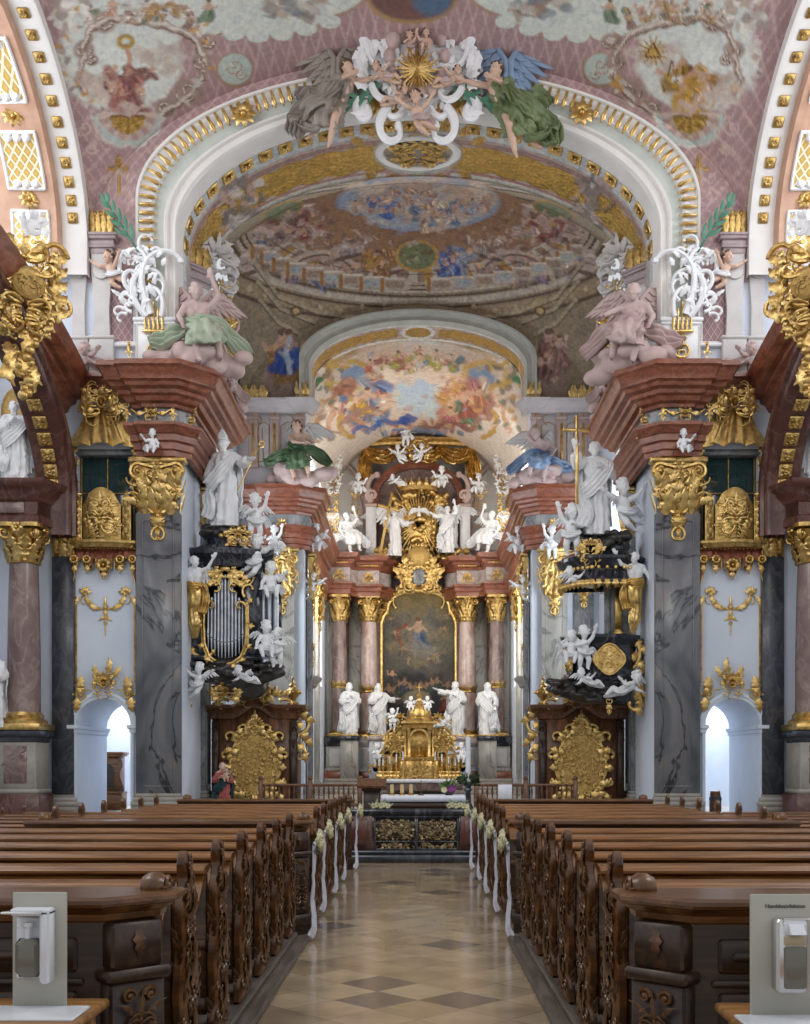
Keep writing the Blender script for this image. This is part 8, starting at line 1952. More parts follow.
sides(lambda l: altar_ped(l, (-3.75, 52.0, .8), .66, BEIGM, BLACKM), 'grey carved pedestal under the outer altar column, {S}')
sides(lambda l: altar_ped(l, (-2.35, 52.7, .78), .58, WHITE, WHM), 'pale carved pedestal under the inner altar column, {S}')
for s, l in ((-1, 'organ side'), (1, 'pulpit side')):
    t = thing('retable_entablature', 'curving red and white marble entablature over the altar columns, %s' % l, 'entablature', (s*1.7, 54.4, 9.66), 0, None, (-s, 1, 1))
    pa = [(-2.75,-.4),(-2.6,-1.5),(-2.5,-2.85),(-1.55,-2.9),(-1.5,-2.3),(-1.1,-1.9),(-1.1,-2.0),(-.2,-2.0),(-.15,-1.5),(.25,-1.0),(.35,-.4)]
    mb = MB(); mb.sweep([(0,0),(.08,.02),(.1,.2),(.16,.24),(.16,.42),(.24,.46),(.26,.56),(0,.58)], pa); mb.prism(pa, 0, .56, 'xy'); mb.build('architrave', REDM, t)
    mb = MB(); mb.sweep([(0,.56),(.06,.58),(.06,1.24),(0,1.26)], pa); mb.build('frieze', WHM, t)
    mb = MB(); mb.sweep([(0,1.24),(.1,1.26),(.14,1.38),(.26,1.46),(.3,1.58),(.48,1.66),(.52,1.78),(.52,1.86),(0,1.9)], pa); mb.prism(pa, 1.24, 1.88, 'xy'); mb.build('cornice', REDM, t)
    q = MB()
    for x, y in ((-2.0,-3.0), (-.65,-2.1)): k = MB(); rocaille(k, .6, .55, 17, .1, True, .7); q.add(k, Matrix.Translation((x, y, .62)))
    for i in range(12): q.ball((-2.4+.075*i, -3.28, 1.42), .04, 6, 4); q.ball((-1.05+.075*i, -2.35, 1.42), .04, 6, 4)
    q.build('gilded_ornament', GOLD, t)
# the altarpiece (a plain generic sacred scene)
def altar_outline(k=0, n=10):
    hw, z0, z1 = 1.80+k, 3.15-k, 9.2
    pts = [(-hw, z0), (hw, z0), (hw, z1-.6), (hw-.12, z1-.25)]
    for i in range(n+1): a = i/n*PI; pts.append(((hw-.30)*math.cos(a), z1+.0+(.95+k)*math.sin(a)**.8))
    return pts+[(-hw+.12, z1-.25), (-hw, z1-.6)]
def paint_altar(c):
    c.put(np.clip((735-c.y)/150-.0, 0, 1)*.9, lin('#6A6350')); c.ell(418, 606, 30, 26, '#8F7B4A', .9, 0, 1.0); c.ell(418, 640, 34, 34, '#5E5F58', .7, 0, 1.0)
    c.clouds(418, 640, 34, 26, ['#77705C','#565A58','#8B7C5C','#4C4E4E','#6E6A60'], 50, 3, .6, .3); c.clouds(418, 700, 36, 26, ['#25292E','#30302E','#1D2126','#3A3630','#1A1E26'], 60, 4, .85, .35); c.clouds(418, 725, 36, 10, ['#1B222C','#222A36','#161B22'], 24, 6, .9, .4)
    c.fig(418, 632, 34, '#4A5C78', 5, 1, .1, '#B99A80', '#7A6E60'); c.line([(406, 624), (396, 632), (400, 644)], 4, '#8A4A3C', .8, wob=.5); c.ell(422, 650, 16, 7, '#8A8478', .7, 10, .5, wob=1)
    for k, (x, y, h) in enumerate(((394, 634, 12), (444, 630, 12), (402, 650, 12), (436, 656, 12), (428, 660, 10), (408, 660, 10), (390, 620, 9), (446, 616, 9))): c.fig(x, y, h, ['#6E5A4A','#7A6A52','#5C5048','#80705A'][k % 4], k, 1 if k % 2 else -1, 0, '#A08468')
    for k in range(12):
        R = random.Random(k+5); c.fig(388+5.4*k, 688+R.uniform(-6,8), R.uniform(14,20), R.choice(['#3A3632','#2C3440','#54453A','#463A34','#5A4C40','#2E3A34']), k+20, 1 if k % 2 else -1, 0, '#8C7058')
    c.fig(446, 700, 22, '#6E2A22', 60, -1, .1, '#9A7A60'); c.fig(392, 676, 16, '#3C3A38', 61, 1); c.ell(416, 698, 14, 8, '#8C8068', .8, 0, .3, wob=.6); c.line([(404, 706), (430, 706)], 3, '#5A5242', .8)
t = thing('altar_painting', 'tall dark altar painting in a gilded arched frame behind the tabernacle', 'painting', (0.03, 54.0, 0))
rows = []
ol = altar_outline(0, 24); 
for i in range(190):
    z = 3.15+(10.14-3.15)*i/189
    if z < 8.6: w_ = 1.80
    elif z < 9.2: w_ = 1.80-.3*((z-8.6)/.6)**2
    else: w_ = 1.50*math.sqrt(max(0, 1-min(1, ((z-9.2)/.95))**2.5))
    rows.append([(-w_+2*w_*j/120, 53.98, z) for j in range(121)])
o = grid_obj('canvas', rows, FRESCO, paint_altar, lin('#3E4044')); o.parent = t; o.location = (-t.location.x+.03, -54.0, 0)
mb = MB(); p = altar_outline(.06, 24); pp = [(x, -.06, z) for x, z in p]
mb.tube(pp+[pp[0]], .13, 8, cap=False); p2 = [(x, -.02, z) for x, z in altar_outline(.2, 24)]; mb.tube(p2+[p2[0]], .09, 8, cap=False)
for k in range(46):
    a = k/46; i = a*(len(p)-1); j = int(i); x = p[j][0]+(p[j+1][0]-p[j][0])*(i-j); z = p[j][1]+(p[j+1][1]-p[j][1])*(i-j); mb.ball((x*1.07, -.12, z+.04), .07, 6, 4)
q = MB()
for s in (-1, 1):
    for st, hd, L, k0, k1 in (((s*.3,10.3),0 if s > 0 else PI,1.6,-s*.3,-s*2.5), ((s*1.5,9.5),PI/2-s*.8,.8,-s*2,-s*8), ((s*1.9,8.9),PI/2,.7,s*1,s*8), ((s*.2,10.5),PI/2-s*.7,.8,-s*2,-s*8)): curl(q, st, hd, L, k0, k1, .09, .05, -.12, 20)
    for k in range(6): leaf(q, (s*(.4+.28*k), 10.35-.12*k), PI/2-s*.4, .4, .2, 0, -.14, .06, 3)
mb.add(q); mb.build('gilded_frame', GOLD, t)
t = thing('crowning_cartouche', 'gilded globe and grey oval shield above the altar painting', 'cartouche', (.05, 53.3, 10.2))
mb = MB(); mb.ball((0,-.2,1.45), (.58,.5,.58), 20, 14); mb.build('globe', GOLDP, t)
mb = MB(); mb.ball((0,-.4,.5), (.36,.1,.42), 18, 10); mb.build('shield', FRIEZ, t)
q = MB(); rocaille(q, 2.6, 1.6, 66, .4, False, 1.8)
for s in (-1, 1): spiral(q, (s*.5,.15), .25, .07, 1.5, -.4, 0, s); spiral(q, (s*.55,.9), .25, .07, 1.5, -.4, PI/2, -s)
for i in range(18): a = 2*PI*i/18; leaf(q, (.40*math.cos(a), .5+.46*math.sin(a)), a, .25, .16, .8, -.4, .05, 2)
q.xf(Matrix.Translation((0, -.1, -.1))); q.build('gilded_rocaille', GOLD, t)
# upper storey
t = thing('upper_retable', 'dark arched niche of the upper altar storey behind the gilded glory', 'altar wall', (0, 54.9, 11.4))
mb = MB(); P = [(-2.3,0),(-2.3,3.6)]+[(2.3*math.cos(PI-PI*i/20), 3.6+1.7*math.sin(PI*i/20)) for i in range(1,20)]+[(2.3,3.6),(2.3,0)]; mb.prism(P, 0, .3); mb.build('niche', REDCOL, t)
mb = MB(); mb.box(-2.0, 2.0, .1, .4, -10.6, 0); mb.build('core', REDCOL, t)
for s in (-1, 1):
    mb = MB(); a, b = sorted((s*2.35, s*4.38)); mb.bbox(a, b, .1, .5, 0, 6.0, .02); mb.build('side_panel', WARMW, t)
    mb = MB(); mb.tube([(s*2.5,.0,1.0), (s*2.6,-.1,3.2), (s*3.0,-.15,4.6), (s*3.9,-.1,5.6)], [.28,.30,.26,.2], 10, flat=.6); mb.build('curved_rib', PINKST, t)
mb = MB(); arch_band(mb, 0, 1.95, 2.3, 3.6, -.35, .05, 0, 28, 1.4, 1.75); mb.build('niche_arch', REDM, t)
mb = MB(); mb.bbox(-4.3,-2.2,0,.5,-.2,1.0,.03); mb.bbox(2.2,4.3,0,.5,-.2,1.0,.03); mb.build('attic', WHM, t)
for s, l in ((-1, 'organ side'), (1, 'pulpit side')):
    t = thing('upper_column', 'pale pilaster column of the upper altar storey, %s' % l, 'column', (s*2.3, 53.9, 11.5))
    mb = MB(); mb.bbox(-.38,.38,-.38,.38,0,.35,.03); mb.bbox(-.3,.3,-.3,.3,.35,.5,.03); mb.build('base', WHM, t)
    mb = MB(); mb.bbox(-.25,.25,-.25,.25,.5,2.75,.03); mb.bbox(-.16,.16,-.29,-.2,.6,2.65,.02); mb.build('shaft', STUCCO, t)
    mb = MB(); mb.bbox(-.3,.3,-.3,.3,2.75,2.9,.03); spiral(mb, (-s*.05,3.3), .3, .09, 1.5, -.28, -PI/2, s); curl(mb, (0,2.95), PI/2-s*.3, 1.6, -s*.2, s*2.2, .16, .1, -.2); mb.build('scroll_top', PINKST, t)
    q = MB(); rocaille(q, .6, 2.2, 55+s, .2, False, 1.3); q.xf(Matrix.Translation((s*.75, 0, 1.6))); rocaille(q, .7, .8, 58, .2, False, .8); q.build('gilded_ornament', GOLD, t)
t = thing('gilded_glory', 'great gilded glory of rays and clouds over the high altar', 'altar ornament', (.05, 54.2, 12.4))
q = MB(); R = random.Random(77)
for i in range(190):
    a = R.uniform(0, 6.28); u = R.random()**.5; q.ball((1.85*u*math.cos(a), -.1-R.uniform(0,.4)*(1-u), 1.15+2.05*u*math.sin(a)), R.uniform(.08,.20), 9, 7)
c = link_mesh('gilded_clouds', remeshed(q, .035, 2, 'glory'), t); c.data.materials.append(GOLD)
q = MB()
for k in range(44):
    a = 2*PI*k/44; L = R.uniform(1.7, 2.4); q.tube([(.3*math.cos(a), -.3, 1.1+.3*math.sin(a)), (L*.8*math.cos(a), -.12, 1.1+L*1.05*math.sin(a))], [.08, .015], 5)
q.build('gilded_rays', GOLD, t)
q = MB(); q.lathe([(.85,0),(.95,.03),(.95,.22),(.85,.25)], (0,-.3,2.65), 30, 1, .5, cap=False)
for k in range(16):
    a = 2*PI*k/16; leaf(q, (.95*math.cos(a), 2.85), PI/2, .35, .2, 0, -.3+.47*math.sin(a), .04, 1); q.ball((.95*math.cos(a), -.3+.47*math.sin(a), 3.2), .05, 6, 4)
q.build('gilded_crown', GOLD, t)
q = MB(); R = random.Random(78)
for s in (-1, 1):
    for i in range(22): a = R.uniform(0, 6.28); u = R.random()**.5; q.ball((s*1.75+.62*u*math.cos(a), -.35-R.uniform(0,.2), -.55+.5*u*math.sin(a)), R.uniform(.12,.24), 9, 7)
c = link_mesh('gilded_foot_clouds', remeshed(q, .035, 2, 'glory2'), t); c.data.materials.append(GOLD)
t = thing('white_dove', 'white dove with spread wings at the heart of the glory', 'dove', (.05, 53.55, 14.05), 0, None, .9)
mb = MB(); mb.capsule((0,0,.08), (0,-.08,-.12), .09, .06); mb.ball((0,-.06,.17), .06, 9, 7); mb.tube([(0,-.1,.17),(0,-.18,.15)], [.02,.004], 6); mb.build('body', STUCCO, t)
for s in (-1, 1): w_ = part(t, 'wing', ('wing', .46), lambda: to_mesh(wing_mesh(.46), 'wing'), STUCCO); w_.scale = (s,1,1); w_.location = (s*.05,0,.05); w_.rotation_euler = (0, s*.45, 0)
mb = MB(); 
for k in (-1,0,1): leaf(mb, (0,-.1), -PI/2+k*.3, .25, .09, 0, 0, .01, 0)
mb.build('tail', STUCCO, t)
# baldachin drapery
t = thing('gilded_baldachin', 'gilded swagged drapery hanging under the choir vault above the glory', 'canopy', (.05, 54.2, 17.0))
mb = MB()
for (x0, x1, dz, sd) in ((-2.55,-1.0,.7,1), (-1.1,.05,.55,2), (-.05,1.1,.55,3), (1.0,2.55,.7,4)):
    drape(mb, [(x0,0,.35-.1*abs(x0)), ((x0*2+x1)/3,-.3,-.35*dz), ((x0+x1*2)/3,-.3,-.35*dz), (x1,0,.35-.1*abs(x1))], [.45,.85,.85,.45], .05, 4, .10, sd, (0,-1,.3), 26, 22)
for s in (-1, 1): drape(mb, [(s*2.5,0,.25), (s*2.62,-.2,-.5), (s*2.7,-.15,-1.3), (s*2.6,-.1,-2.0)], [.4,.75,.7,.35], .05, 3, .10, 5+s, (0,-1,0), 24, 18)
mb.build('drapery', GOLD, t); q = MB(); q.sweep([(0,.3),(.1,.34),(.12,.46),(.25,.55),(.25,.65),(0,.68)], [(-2.75,.1),(-1.6,-.25),(0,-.4),(1.6,-.25),(2.75,.1)]); q.build('cornice', GOLD, t)
k = MB(); rocaille(k, 1.4, .9, 97, .25, True, 1.1); k.xf(Matrix.Translation((0,-.35,-.3))); k.build('crest', GOLD, t)
for s, l in ((-1, 'organ side'), (1, 'pulpit side')):
    t = thing('window_cartouche', 'gilt and white rocaille beside the bright choir wall next to the altar, %s' % l, 'wall ornament', (s*4.0, 52.6, 12.2), s*.5, None, (-s, 1, 1))
    q = MB(); rocaille(q, 1.0, 3.6, 98, .3, False, 1.6); q.build('gilded_part', GOLD, t); q = MB(); rocaille(q, 1.1, 2.6, 99, .35, False, 1.2); q.xf(Matrix.Translation((.2,-.1,2.2))); q.build('white_part', STUCCO, t)
# angels of the upper altar
st = standing('altar_angel', 'white angel carrying a great gilt cross on the upper altar', 'statue', (-1.15, 53.3, 11.75), 2.3, 'out', 'staff', 121, rz=.2, cloak=False)
mb = MB(); M = Matrix.Translation((-.25,-.2,.45)) @ Matrix.Rotation(.20, 4, 'Y')
mb.bbox(-.028,.028,-.02,.02,-.5,.75,.006); mb.bbox(-.24,.24,-.02,.02,.50,.56,.006); mb.xf(M); mb.build('cross', GOLDP, st); wings(st, 1, STUCCO)
st = standing('altar_angel', 'white angel with raised arm on the right of the gilded globe', 'statue', (1.45, 53.3, 11.9), 2.3, 'high', 'wide', 122, rz=-.2, cloak=True); wings(st, 1, STUCCO)
seated('white kneeling angel on the left end of the altar entablature', (-3.3, 52.3, 11.62), 2.5, 76, STUCCO, STUCCO, STUCCO, STUCCO, 1, .4, cloud=False)
seated('white kneeling angel on the right end of the altar entablature', (3.4, 52.3, 11.62), 2.6, 76, STUCCO, STUCCO, STUCCO, STUCCO, -1, -.4, cloud=False)
for k, (x, z, h, kd, s, l) in enumerate(((-.95, 16.2, 1.0, 'fly', 1, 'white putto flying left of the gilt crown'), (.15, 16.25, 1.0, 'fly', -1, 'white putto flying above the gilt crown'), (-1.05, 15.15, .9, 'recline', 1, 'white putto lying on the left end of the glory'), (1.15, 14.9, 1.25, 'sit', -1, 'white putto seated right of the gilt crown'), (-.6, 17.1, 1.2, 'stand', 1, 'white putto clinging to the baldachin drapery'), (-2.9, 14.6, 1.2, 'sit', 1, 'white putto on the left scroll of the upper altar'), (2.95, 14.6, 1.2, 'sit', -1, 'white putto on the right scroll of the upper altar'))):
    putto(l, (x, 53.4, z), h, kd, 0, s, group='altar putti')
# four saints between the columns
for k, (px_, h, L, R, sd, rz, s, l) in enumerate(((350, 2.45, 'chest', 'book', 131, .25, 1, 'outermost white saint on the left of the altar, holding a book'), (378, 2.45, 'out', 'chest', 132, .35, 1, 'white saint just left of the altar painting'), (456, 2.55, 'chest', 'wide', 133, -.2, 1, 'white saint just right of the altar painting with arm stretched out'), (487, 2.45, 'hip', 'down', 134, -.25, -1, 'outermost white saint on the right of the altar'))):
    w = W(px_, 735, 51.6); standing('altar_saint', l, 'statue', (w.x, 51.4 if k in (0, 3) else 52.0, 3.06), h, L, R, sd, beard=1, hair=2, rz=rz, s=s)
    tt = thing('statue_plinth', 'dark ledge under the %s' % l.split(',')[0], 'plinth', (w.x, 51.4 if k in (0, 3) else 52.0, .8)); mb = MB(); mb.bbox(-.42,.42,-.4,.4,0,2.0,.02); mb.build('block', BEIGM if k in (0, 3) else WHITE, tt); mb = MB(); mb.bbox(-.5,.5,-.48,.45,2.0,2.2,.02); mb.build('cap', BLACKM if k in (0,3) else WHM, tt); mb = MB(); mb.bbox(-.44,.44,-.42,.42,2.2,2.26,.01); mb.build('gilded_fillet', GOLD, tt)
# tabernacle
TY = 50.0
t = thing('tabernacle', 'large gilded tabernacle with domed centre on the high altar', 'tabernacle', (.05, TY, .95))
mb = MB(); mb.bbox(-1.95,1.95,-.5,.5,0,.28,.03); mb.bbox(-1.85,1.85,-.45,.5,.28,.42,.02); mb.bbox(-.85,.85,-.6,.5,.0,.95,.03); mb.sweep([(0,.9),(.05,.93),(.1,1.0),(.1,1.05),(0,1.06)], [(-.85,.5),(-.85,-.6),(.85,-.6),(.85,.5)]); mb.build('base', GOLD, t)
mb = MB()
for x in (-.62,-.46,.46,.62): mb.lathe([(.001,1.05),(.11,1.05),(.11,1.12),(.08,1.16),(.075,2.2),(.11,2.3),(.12,2.4),(.001,2.42)], (x,-.38+.1*(abs(x) > .6),0), 12)
arch_band(mb, 0, .36, .46, 1.9, -.42, -.1, 1.06); mb.bbox(-.75,.75,-.1,.4,1.05,2.4,.02)
mb.sweep([(0,2.35),(.06,2.4),(.08,2.5),(.2,2.58),(.2,2.66),(0,2.68)], [(-.62,.4),(-.62,-.4),(-.34,-.5),(.34,-.5),(.62,-.4),(.62,.4)]); mb.prism([(-.62,.4),(-.62,-.4),(-.34,-.5),(.34,-.5),(.62,-.4),(.62,.4)], 2.38, 2.66, 'xy'); mb.build('central_shrine', GOLD, t)
mb = MB(); mb.lathe([(.001,2.66),(.6,2.66),(.62,2.8),(.52,2.86),(.55,2.95),(.48,3.2),(.3,3.42),(.2,3.48),(.22,3.56),(.12,3.62),(.1,3.75),(.15,3.85),(.08,3.95),(.001,4.0)], (0,-.05,0), 24); mb.bbox(-.025,.025,-.07,-.03,3.95,4.42,.005); mb.bbox(-.13,.13,-.07,-.03,4.2,4.25,.005)
for a in range(10): k = MB(); leaf(k, (0,0), PI/2-.0, .55, .16, 0, 0, .04, 1, 8, -.22); mb.add(k, Matrix.Translation((0,-.05,2.9)) @ Matrix.Rotation(2*PI*a/10, 4, 'Z') @ Matrix.Translation((0,-.54,0)))
mb.build('dome', GOLD, t)
mb = MB(); mb.lathe([(0,0),(.12,0),(.13,.03),(.04,.08),(.035,.2),(.06,.26),(.03,.32),(.04,.42),(.001,.44)], (0,-.3,1.07), 14)
for k in range(18): a = 2*PI*k/18; mb.tube([(.08*math.cos(a),-.3,1.66+.08*math.sin(a)), (.2*math.cos(a),-.3,1.66+.2*math.sin(a))], [.02,.006], 5)
mb.ball((0,-.31,1.66), (.1,.03,.1), 12, 8); mb.build('monstrance', GOLDP, t)
mb = MB(); P = [(.2*math.cos(a), .5+.26*math.sin(a)) for a in [2*PI*i/24 for i in range(24)]]; mb.prism(P, -.66, -.58); p = [(x*1.1,-.66,.5+(z-.5)*1.1) for x, z in P]; mb.tube(p+[p[0]], .035, 6, cap=False); k = MB(); rocaille(k, 1.1, .8, 20, .12, False, 1.1); mb.add(k, Matrix.Translation((0,-.6,.08))); mb.build('oval_door', GOLD, t)
for s in (-1, 1):
    mb = MB()
    for cx, w_, sp in ((1.05,.22,1.15), (1.6,.2,.95)): arch_band(mb, s*cx, w_*.75, w_*1.12, sp, -.3, .1, .42)
    mb.bbox(min(s*.8,s*1.9),max(s*.8,s*1.9),.05,.3,.42,1.2,.02); mb.build('arcade', GOLD, t)
    mb = MB(); P = smooth_poly([(s*.75,1.3),(s*1.4,1.35),(s*1.95,1.05),(s*2.1,.6),(s*2.05,.42),(s*1.9,.42),(s*1.85,.9),(s*1.35,1.75),(s*1.2,2.2),(s*.95,2.35),(s*.75,2.4)], 3); mb.prism(P, -.12, .2)
    for st, hd, L, k0, k1 in (((s*.8,2.45),0 if s > 0 else PI,1.2,-s*.6,-s*3), ((s*1.2,1.9),-PI/2+s*.3,1.1,s*.8,s*3.5), ((s*1.7,1.3),-PI/2+s*.6,.9,-s*.8,-s*5), ((s*.9,2.6),PI/2-s*.4,.9,-s*1,-s*6), ((s*1.95,.6),PI/2-s*.8,.6,-s*2,-s*9)): curl(mb, st, hd, L, k0, k1, .075, .04, -.2, 20)
    for k in range(8): leaf(mb, (s*(.85+.14*k), 2.3-.2*k), PI/2-s*.7, .34, .16, 0, -.2, .05, 3)
    for cx, cz, w_, h_, sd in ((1.1,1.35,.9,.9,3), (1.75,.5,.6,.9,4), (.85,2.2,.6,.9,5), (.75,1.2,.4,1.1,6)): k = MB(); rocaille(k, w_, h_, sd, .2, False, .9); mb.add(k, Matrix.Translation((s*cx, -.16, cz)))
    mb.build('scrolled_wing', GOLD, t)
    mb = MB(); mb.lathe([(0,0),(.12,0),(.05,.08),(.14,.24),(.1,.34),(.04,.4),(0,.5)], (s*1.55,-.1,1.6), 14); mb.build('urn', GOLD, t)
for k, (x, z, h, kd, s, l) in enumerate(((-1.85, 1.6, 1.05, 'stand', 1, 'small white putto on the left end of the tabernacle'), (1.95, 1.65, 1.0, 'sit', -1, 'small white putto on the right end of the tabernacle'), (-1.15, 3.25, .95, 'stand', 1, 'small white putto on the left scroll of the tabernacle'), (1.15, 3.25, .95, 'recline', -1, 'small white putto on the right scroll of the tabernacle'), (-.32, 4.0, .75, 'sit', 1, 'small white putto left of the tabernacle dome'), (.42, 4.0, .75, 'sit', -1, 'small white putto right of the tabernacle dome'))):
    putto(l, (x, TY-.35, z), h, kd, 0, s, group='tabernacle putti')
c0 = None
for s in (-1, 1):
    for i, x in enumerate((.72, 1.02, 1.32, 1.62)):
        l = 'gilt candlestick with white candle on the high altar, %s from the tabernacle centre, %s' % (['first','second','third','fourth'][i], 'left' if s < 0 else 'right')
        if c0 is None:
            c0 = c = thing('altar_candlestick', l, 'candlestick', (0,0,0), 0, 'high altar candlesticks')
            mb = MB(); mb.lathe([(0,0),(.10,0),(.11,.03),(.05,.08),(.03,.14),(.05,.22),(.03,.3),(.03,.5),(.05,.55),(.03,.6),(.07,.66),(.07,.68),(0,.68)], n=14); mb.build('stick', GOLDP, c); mb = MB(); mb.lathe([(0,.68),(.032,.68),(.03,.98),(.004,.99),(.004,1.02),(0,1.02)], n=12); mb.build('candle', LINEN, c)
        else: c = dup(c0, label=l)
        c.location = (.05+s*x, TY-.75, 1.02); c.scale = (1, 1, 1.25-.12*i)
t = thing('high_altar_table', 'high altar table with white cloth in front of the tabernacle', 'altar', (.0, 49.1, .5))
mb = MB(); mb.bbox(-1.4,1.5,-.35,.5,0,.42,.02); mb.build('body', REDCOL, t); mb = MB(); mb.bbox(-1.55,1.62,-.5,.6,.36,.52,.05); mb.build('cloth', LINEN, t)
mb = MB(); mb.bbox(-2.0,2.0,.4,1.6,0,.46,.02); mb.build('gradine', REDCOL, t)

# ------------------------------------------------------------------ people's altar, rail and its furnishings
t = thing('altar_rail', 'gilded iron grille and red marble posts closing the aisle before the altar', 'railing', (0, 18.75, 0))
mb = MB(); mb.bbox(-1.35,1.35,-.22,.3,0,.13,.02); mb.bbox(-1.3,1.3,-.12,.3,.13,.2,.02); mb.build('step', DARKM, t)
mb = MB(); mb.bbox(-1.3,1.3,-.08,.2,.80,.9,.02); mb.bbox(-.76,.70,-.05,.12,.74,.8,.01); mb.build('top_rail', BLACKM, t)
for s in (-1, 1): mb = MB(); a, b = sorted((s*.74-.03, s*1.28)); mb.bbox(a, b, -.05,.15,.2,.8,.015); mb.bbox(a+.08,b-.08,-.07,.1,.28,.72,.01); mb.build('marble_panel', REDD, t)
mb = MB()
for x in (-.75,-.03,.69): mb.bbox(x-.028,x+.028,-.04,.02,.2,.76,.006)
for z in (.215,.345,.735): mb.bbox(-.74,.69,-.03,.01,z-.012,z+.012,.004)
mb.build('iron_frame', BLACKM, t)
GRL = noise_mat('weathered_gilt_iron', [(.3,(.10,.065,.03)),(.55,(.30,.22,.11)),(.75,(.62,.52,.32))], 14, 5, .42, .4, .4, .01)
for x0, x1 in ((-.72,-.06), (0.0,.66)):
    mb = MB(); mb.bbox(x0, x1, -.004, .012, .22, .73, .003); mb.build('backing_plate', WOODD, t)
    mb = MB(); R = random.Random(int(x0*100)+200); s0 = len(mb.v); f0 = len(mb.f); hw = (x1-x0)/2
    for i in range(44): curl(mb, (R.uniform(0,hw*.9), R.uniform(.37,.71)), R.uniform(0,6.28), R.uniform(.06,.16), R.choice((-5,5)), R.choice((-60,60)), .009, .005, -.015, 12)
    for i in range(40): leaf(mb, (R.uniform(0,hw*.95), R.uniform(.37,.71)), R.uniform(0,6.28), .07, .028, R.uniform(-1,1), -.015, .015, 2, 7)
    for i in range(8): leaf(mb, (R.uniform(0,hw), .26+.06*R.random()), R.uniform(0,6.28), .09, .05, 0, -.015, .012, 2, 7); curl(mb, (R.uniform(0,hw*.9), .28), R.uniform(0,6.28), .12, 5, 50, .010, .005, -.015, 10)
    mb.mirror(s0, f0); rosette(mb, (0,.55), .07, -.02, 8, .03); mb.xf(Matrix.Translation(((x0+x1)/2,0,0))); mb.build('grille_leaf', GRL, t)
t = thing('peoples_altar', "marble altar with white cloth standing just behind the rail", 'altar', (.12, 20.0, .34))
mb = MB(); mb.bbox(-.66,.62,-.3,.4,0,.42,.02); mb.bbox(-.7,.66,-.34,.4,.42,.5,.02); mb.bbox(-.76,.72,-.4,.4,.5,.66,.03); mb.build('body', WOODD, t); mb = MB(); mb.bbox(-.78,.73,-.44,.42,.655,.765,.02); mb.build('cloth', LINEN, t)
c0 = None
for i, px_ in enumerate((392, 402, 411)):
    l = 'stubby candle in gilt holder on the altar cloth, %s from the left' % ['first', 'second', 'third'][i]
    if c0 is None:
        c0 = c = thing('altar_candle', l, 'candle', (0,0,0), 0, 'candles on the altar'); mb = MB(); mb.lathe([(0,0),(.05,0),(.055,.012),(.03,.02),(.03,.03),(.05,.045),(.05,.05),(0,.05)], n=16); mb.build('holder', GOLDP, c); mb = MB(); mb.lathe([(0,.05),(.034,.05),(.034,.19),(.004,.195),(.003,.21),(0,.21)], n=14); mb.build('candle', noise_mat('honey_wax', [(.3,(.55,.42,.20)),(.7,(.66,.54,.30))], 5, 2, .5), c)
    else: c = dup(c0, label=l)
    w = W(px_, 798, 19.8); c.location = (w.x, 19.8, 1.105)
t = thing('altar_crucifix', 'small standing crucifix on the altar cloth beside the candles', 'crucifix', (W(421,797,19.8).x, 19.8, 1.105))
mb = MB(); mb.lathe([(0,0),(.05,0),(.05,.015),(.015,.04),(0,.04)], n=14); mb.bbox(-.008,.008,-.006,.006,.03,.27,.002); mb.bbox(-.06,.06,-.006,.006,.19,.206,.002); mb.build('cross', WOODS, t)
t = thing('flower_bowl', 'bowl of purple flowers and greenery on the altar cloth', 'flowers', (W(449,797,19.85).x, 19.85, 1.105))
mb = MB(); mb.lathe([(0,0),(.06,0),(.11,.05),(.12,.08),(.10,.075),(0,.05)], n=18); mb.build('bowl', BLACKC, t)
mb = MB(); R = random.Random(3)
for i in range(46): 
    a = R.uniform(0,6.28); k = MB(); leaf(k, (0,0), PI/2+R.uniform(-1,1), R.uniform(.08,.16), .05, R.uniform(-1,1), 0, .01, 1, 7, .05); mb.add(k, Matrix.Translation((R.uniform(-.09,.11),R.uniform(-.05,.05),R.uniform(.06,.2))) @ Matrix.Rotation(a, 4, 'Z'))
mb.build('greenery', noise_mat('leaf_green', [(.3,(.04,.10,.02)),(.7,(.14,.26,.06))], 8, 3, .6), t)
for x, z, m in ((.04,.11,'purple'), (.08,.13,'purple'), (.0,.12,'purple'), (-.09,.10,'white')):
    q = MB()
    for i in range(14): a = i*2.4; leaf(q, (0,0), a, .06, .035, 0, -.003*i, .015, 0, 6, .025)
    q.xf(Matrix.Translation((x,-.09,z))); q.build('blossom', noise_mat('purple_petal', [(.3,(.10,.02,.10)),(.7,(.28,.06,.26))], 8, 3, .6) if m == 'purple' else ROSEF, t)
t = thing('paschal_candle', 'tall white candle on a turned black stand with a wreath, right of the altar', 'candle stand', (W(468,800,20.6).x, 20.6, .34))
mb = MB(); mb.lathe([(0,0),(.16,0),(.17,.05),(.10,.09),(.06,.14),(.05,.24),(.11,.40),(.115,.48),(.06,.60),(.05,.8),(.08,.84),(.05,.9),(.12,.97),(.12,1.0),(0,1.0)], n=20); mb.lathe([(.115,.43),(.12,.45),(.115,.47)], n=20, cap=False); mb.build('stand', BLACKM, t)
mb = MB(); mb.lathe([(0,1.0),(.048,1.0),(.046,1.83),(.005,1.84),(.004,1.87),(0,1.87)], n=16); mb.build('candle', LINEN, t)
mb = MB(); R = random.Random(4)
for i in range(90):
    a = R.uniform(0,6.28); k = MB(); leaf(k, (0,0), R.uniform(0,PI), R.uniform(.08,.16), .045, R.uniform(-1,1), 0, .01, 1, 6, .06); mb.add(k, Matrix.Translation((.14*math.cos(a),.14*math.sin(a),1.0+R.uniform(-.07,.08))) @ Matrix.Rotation(a+PI/2, 4, 'Z'))
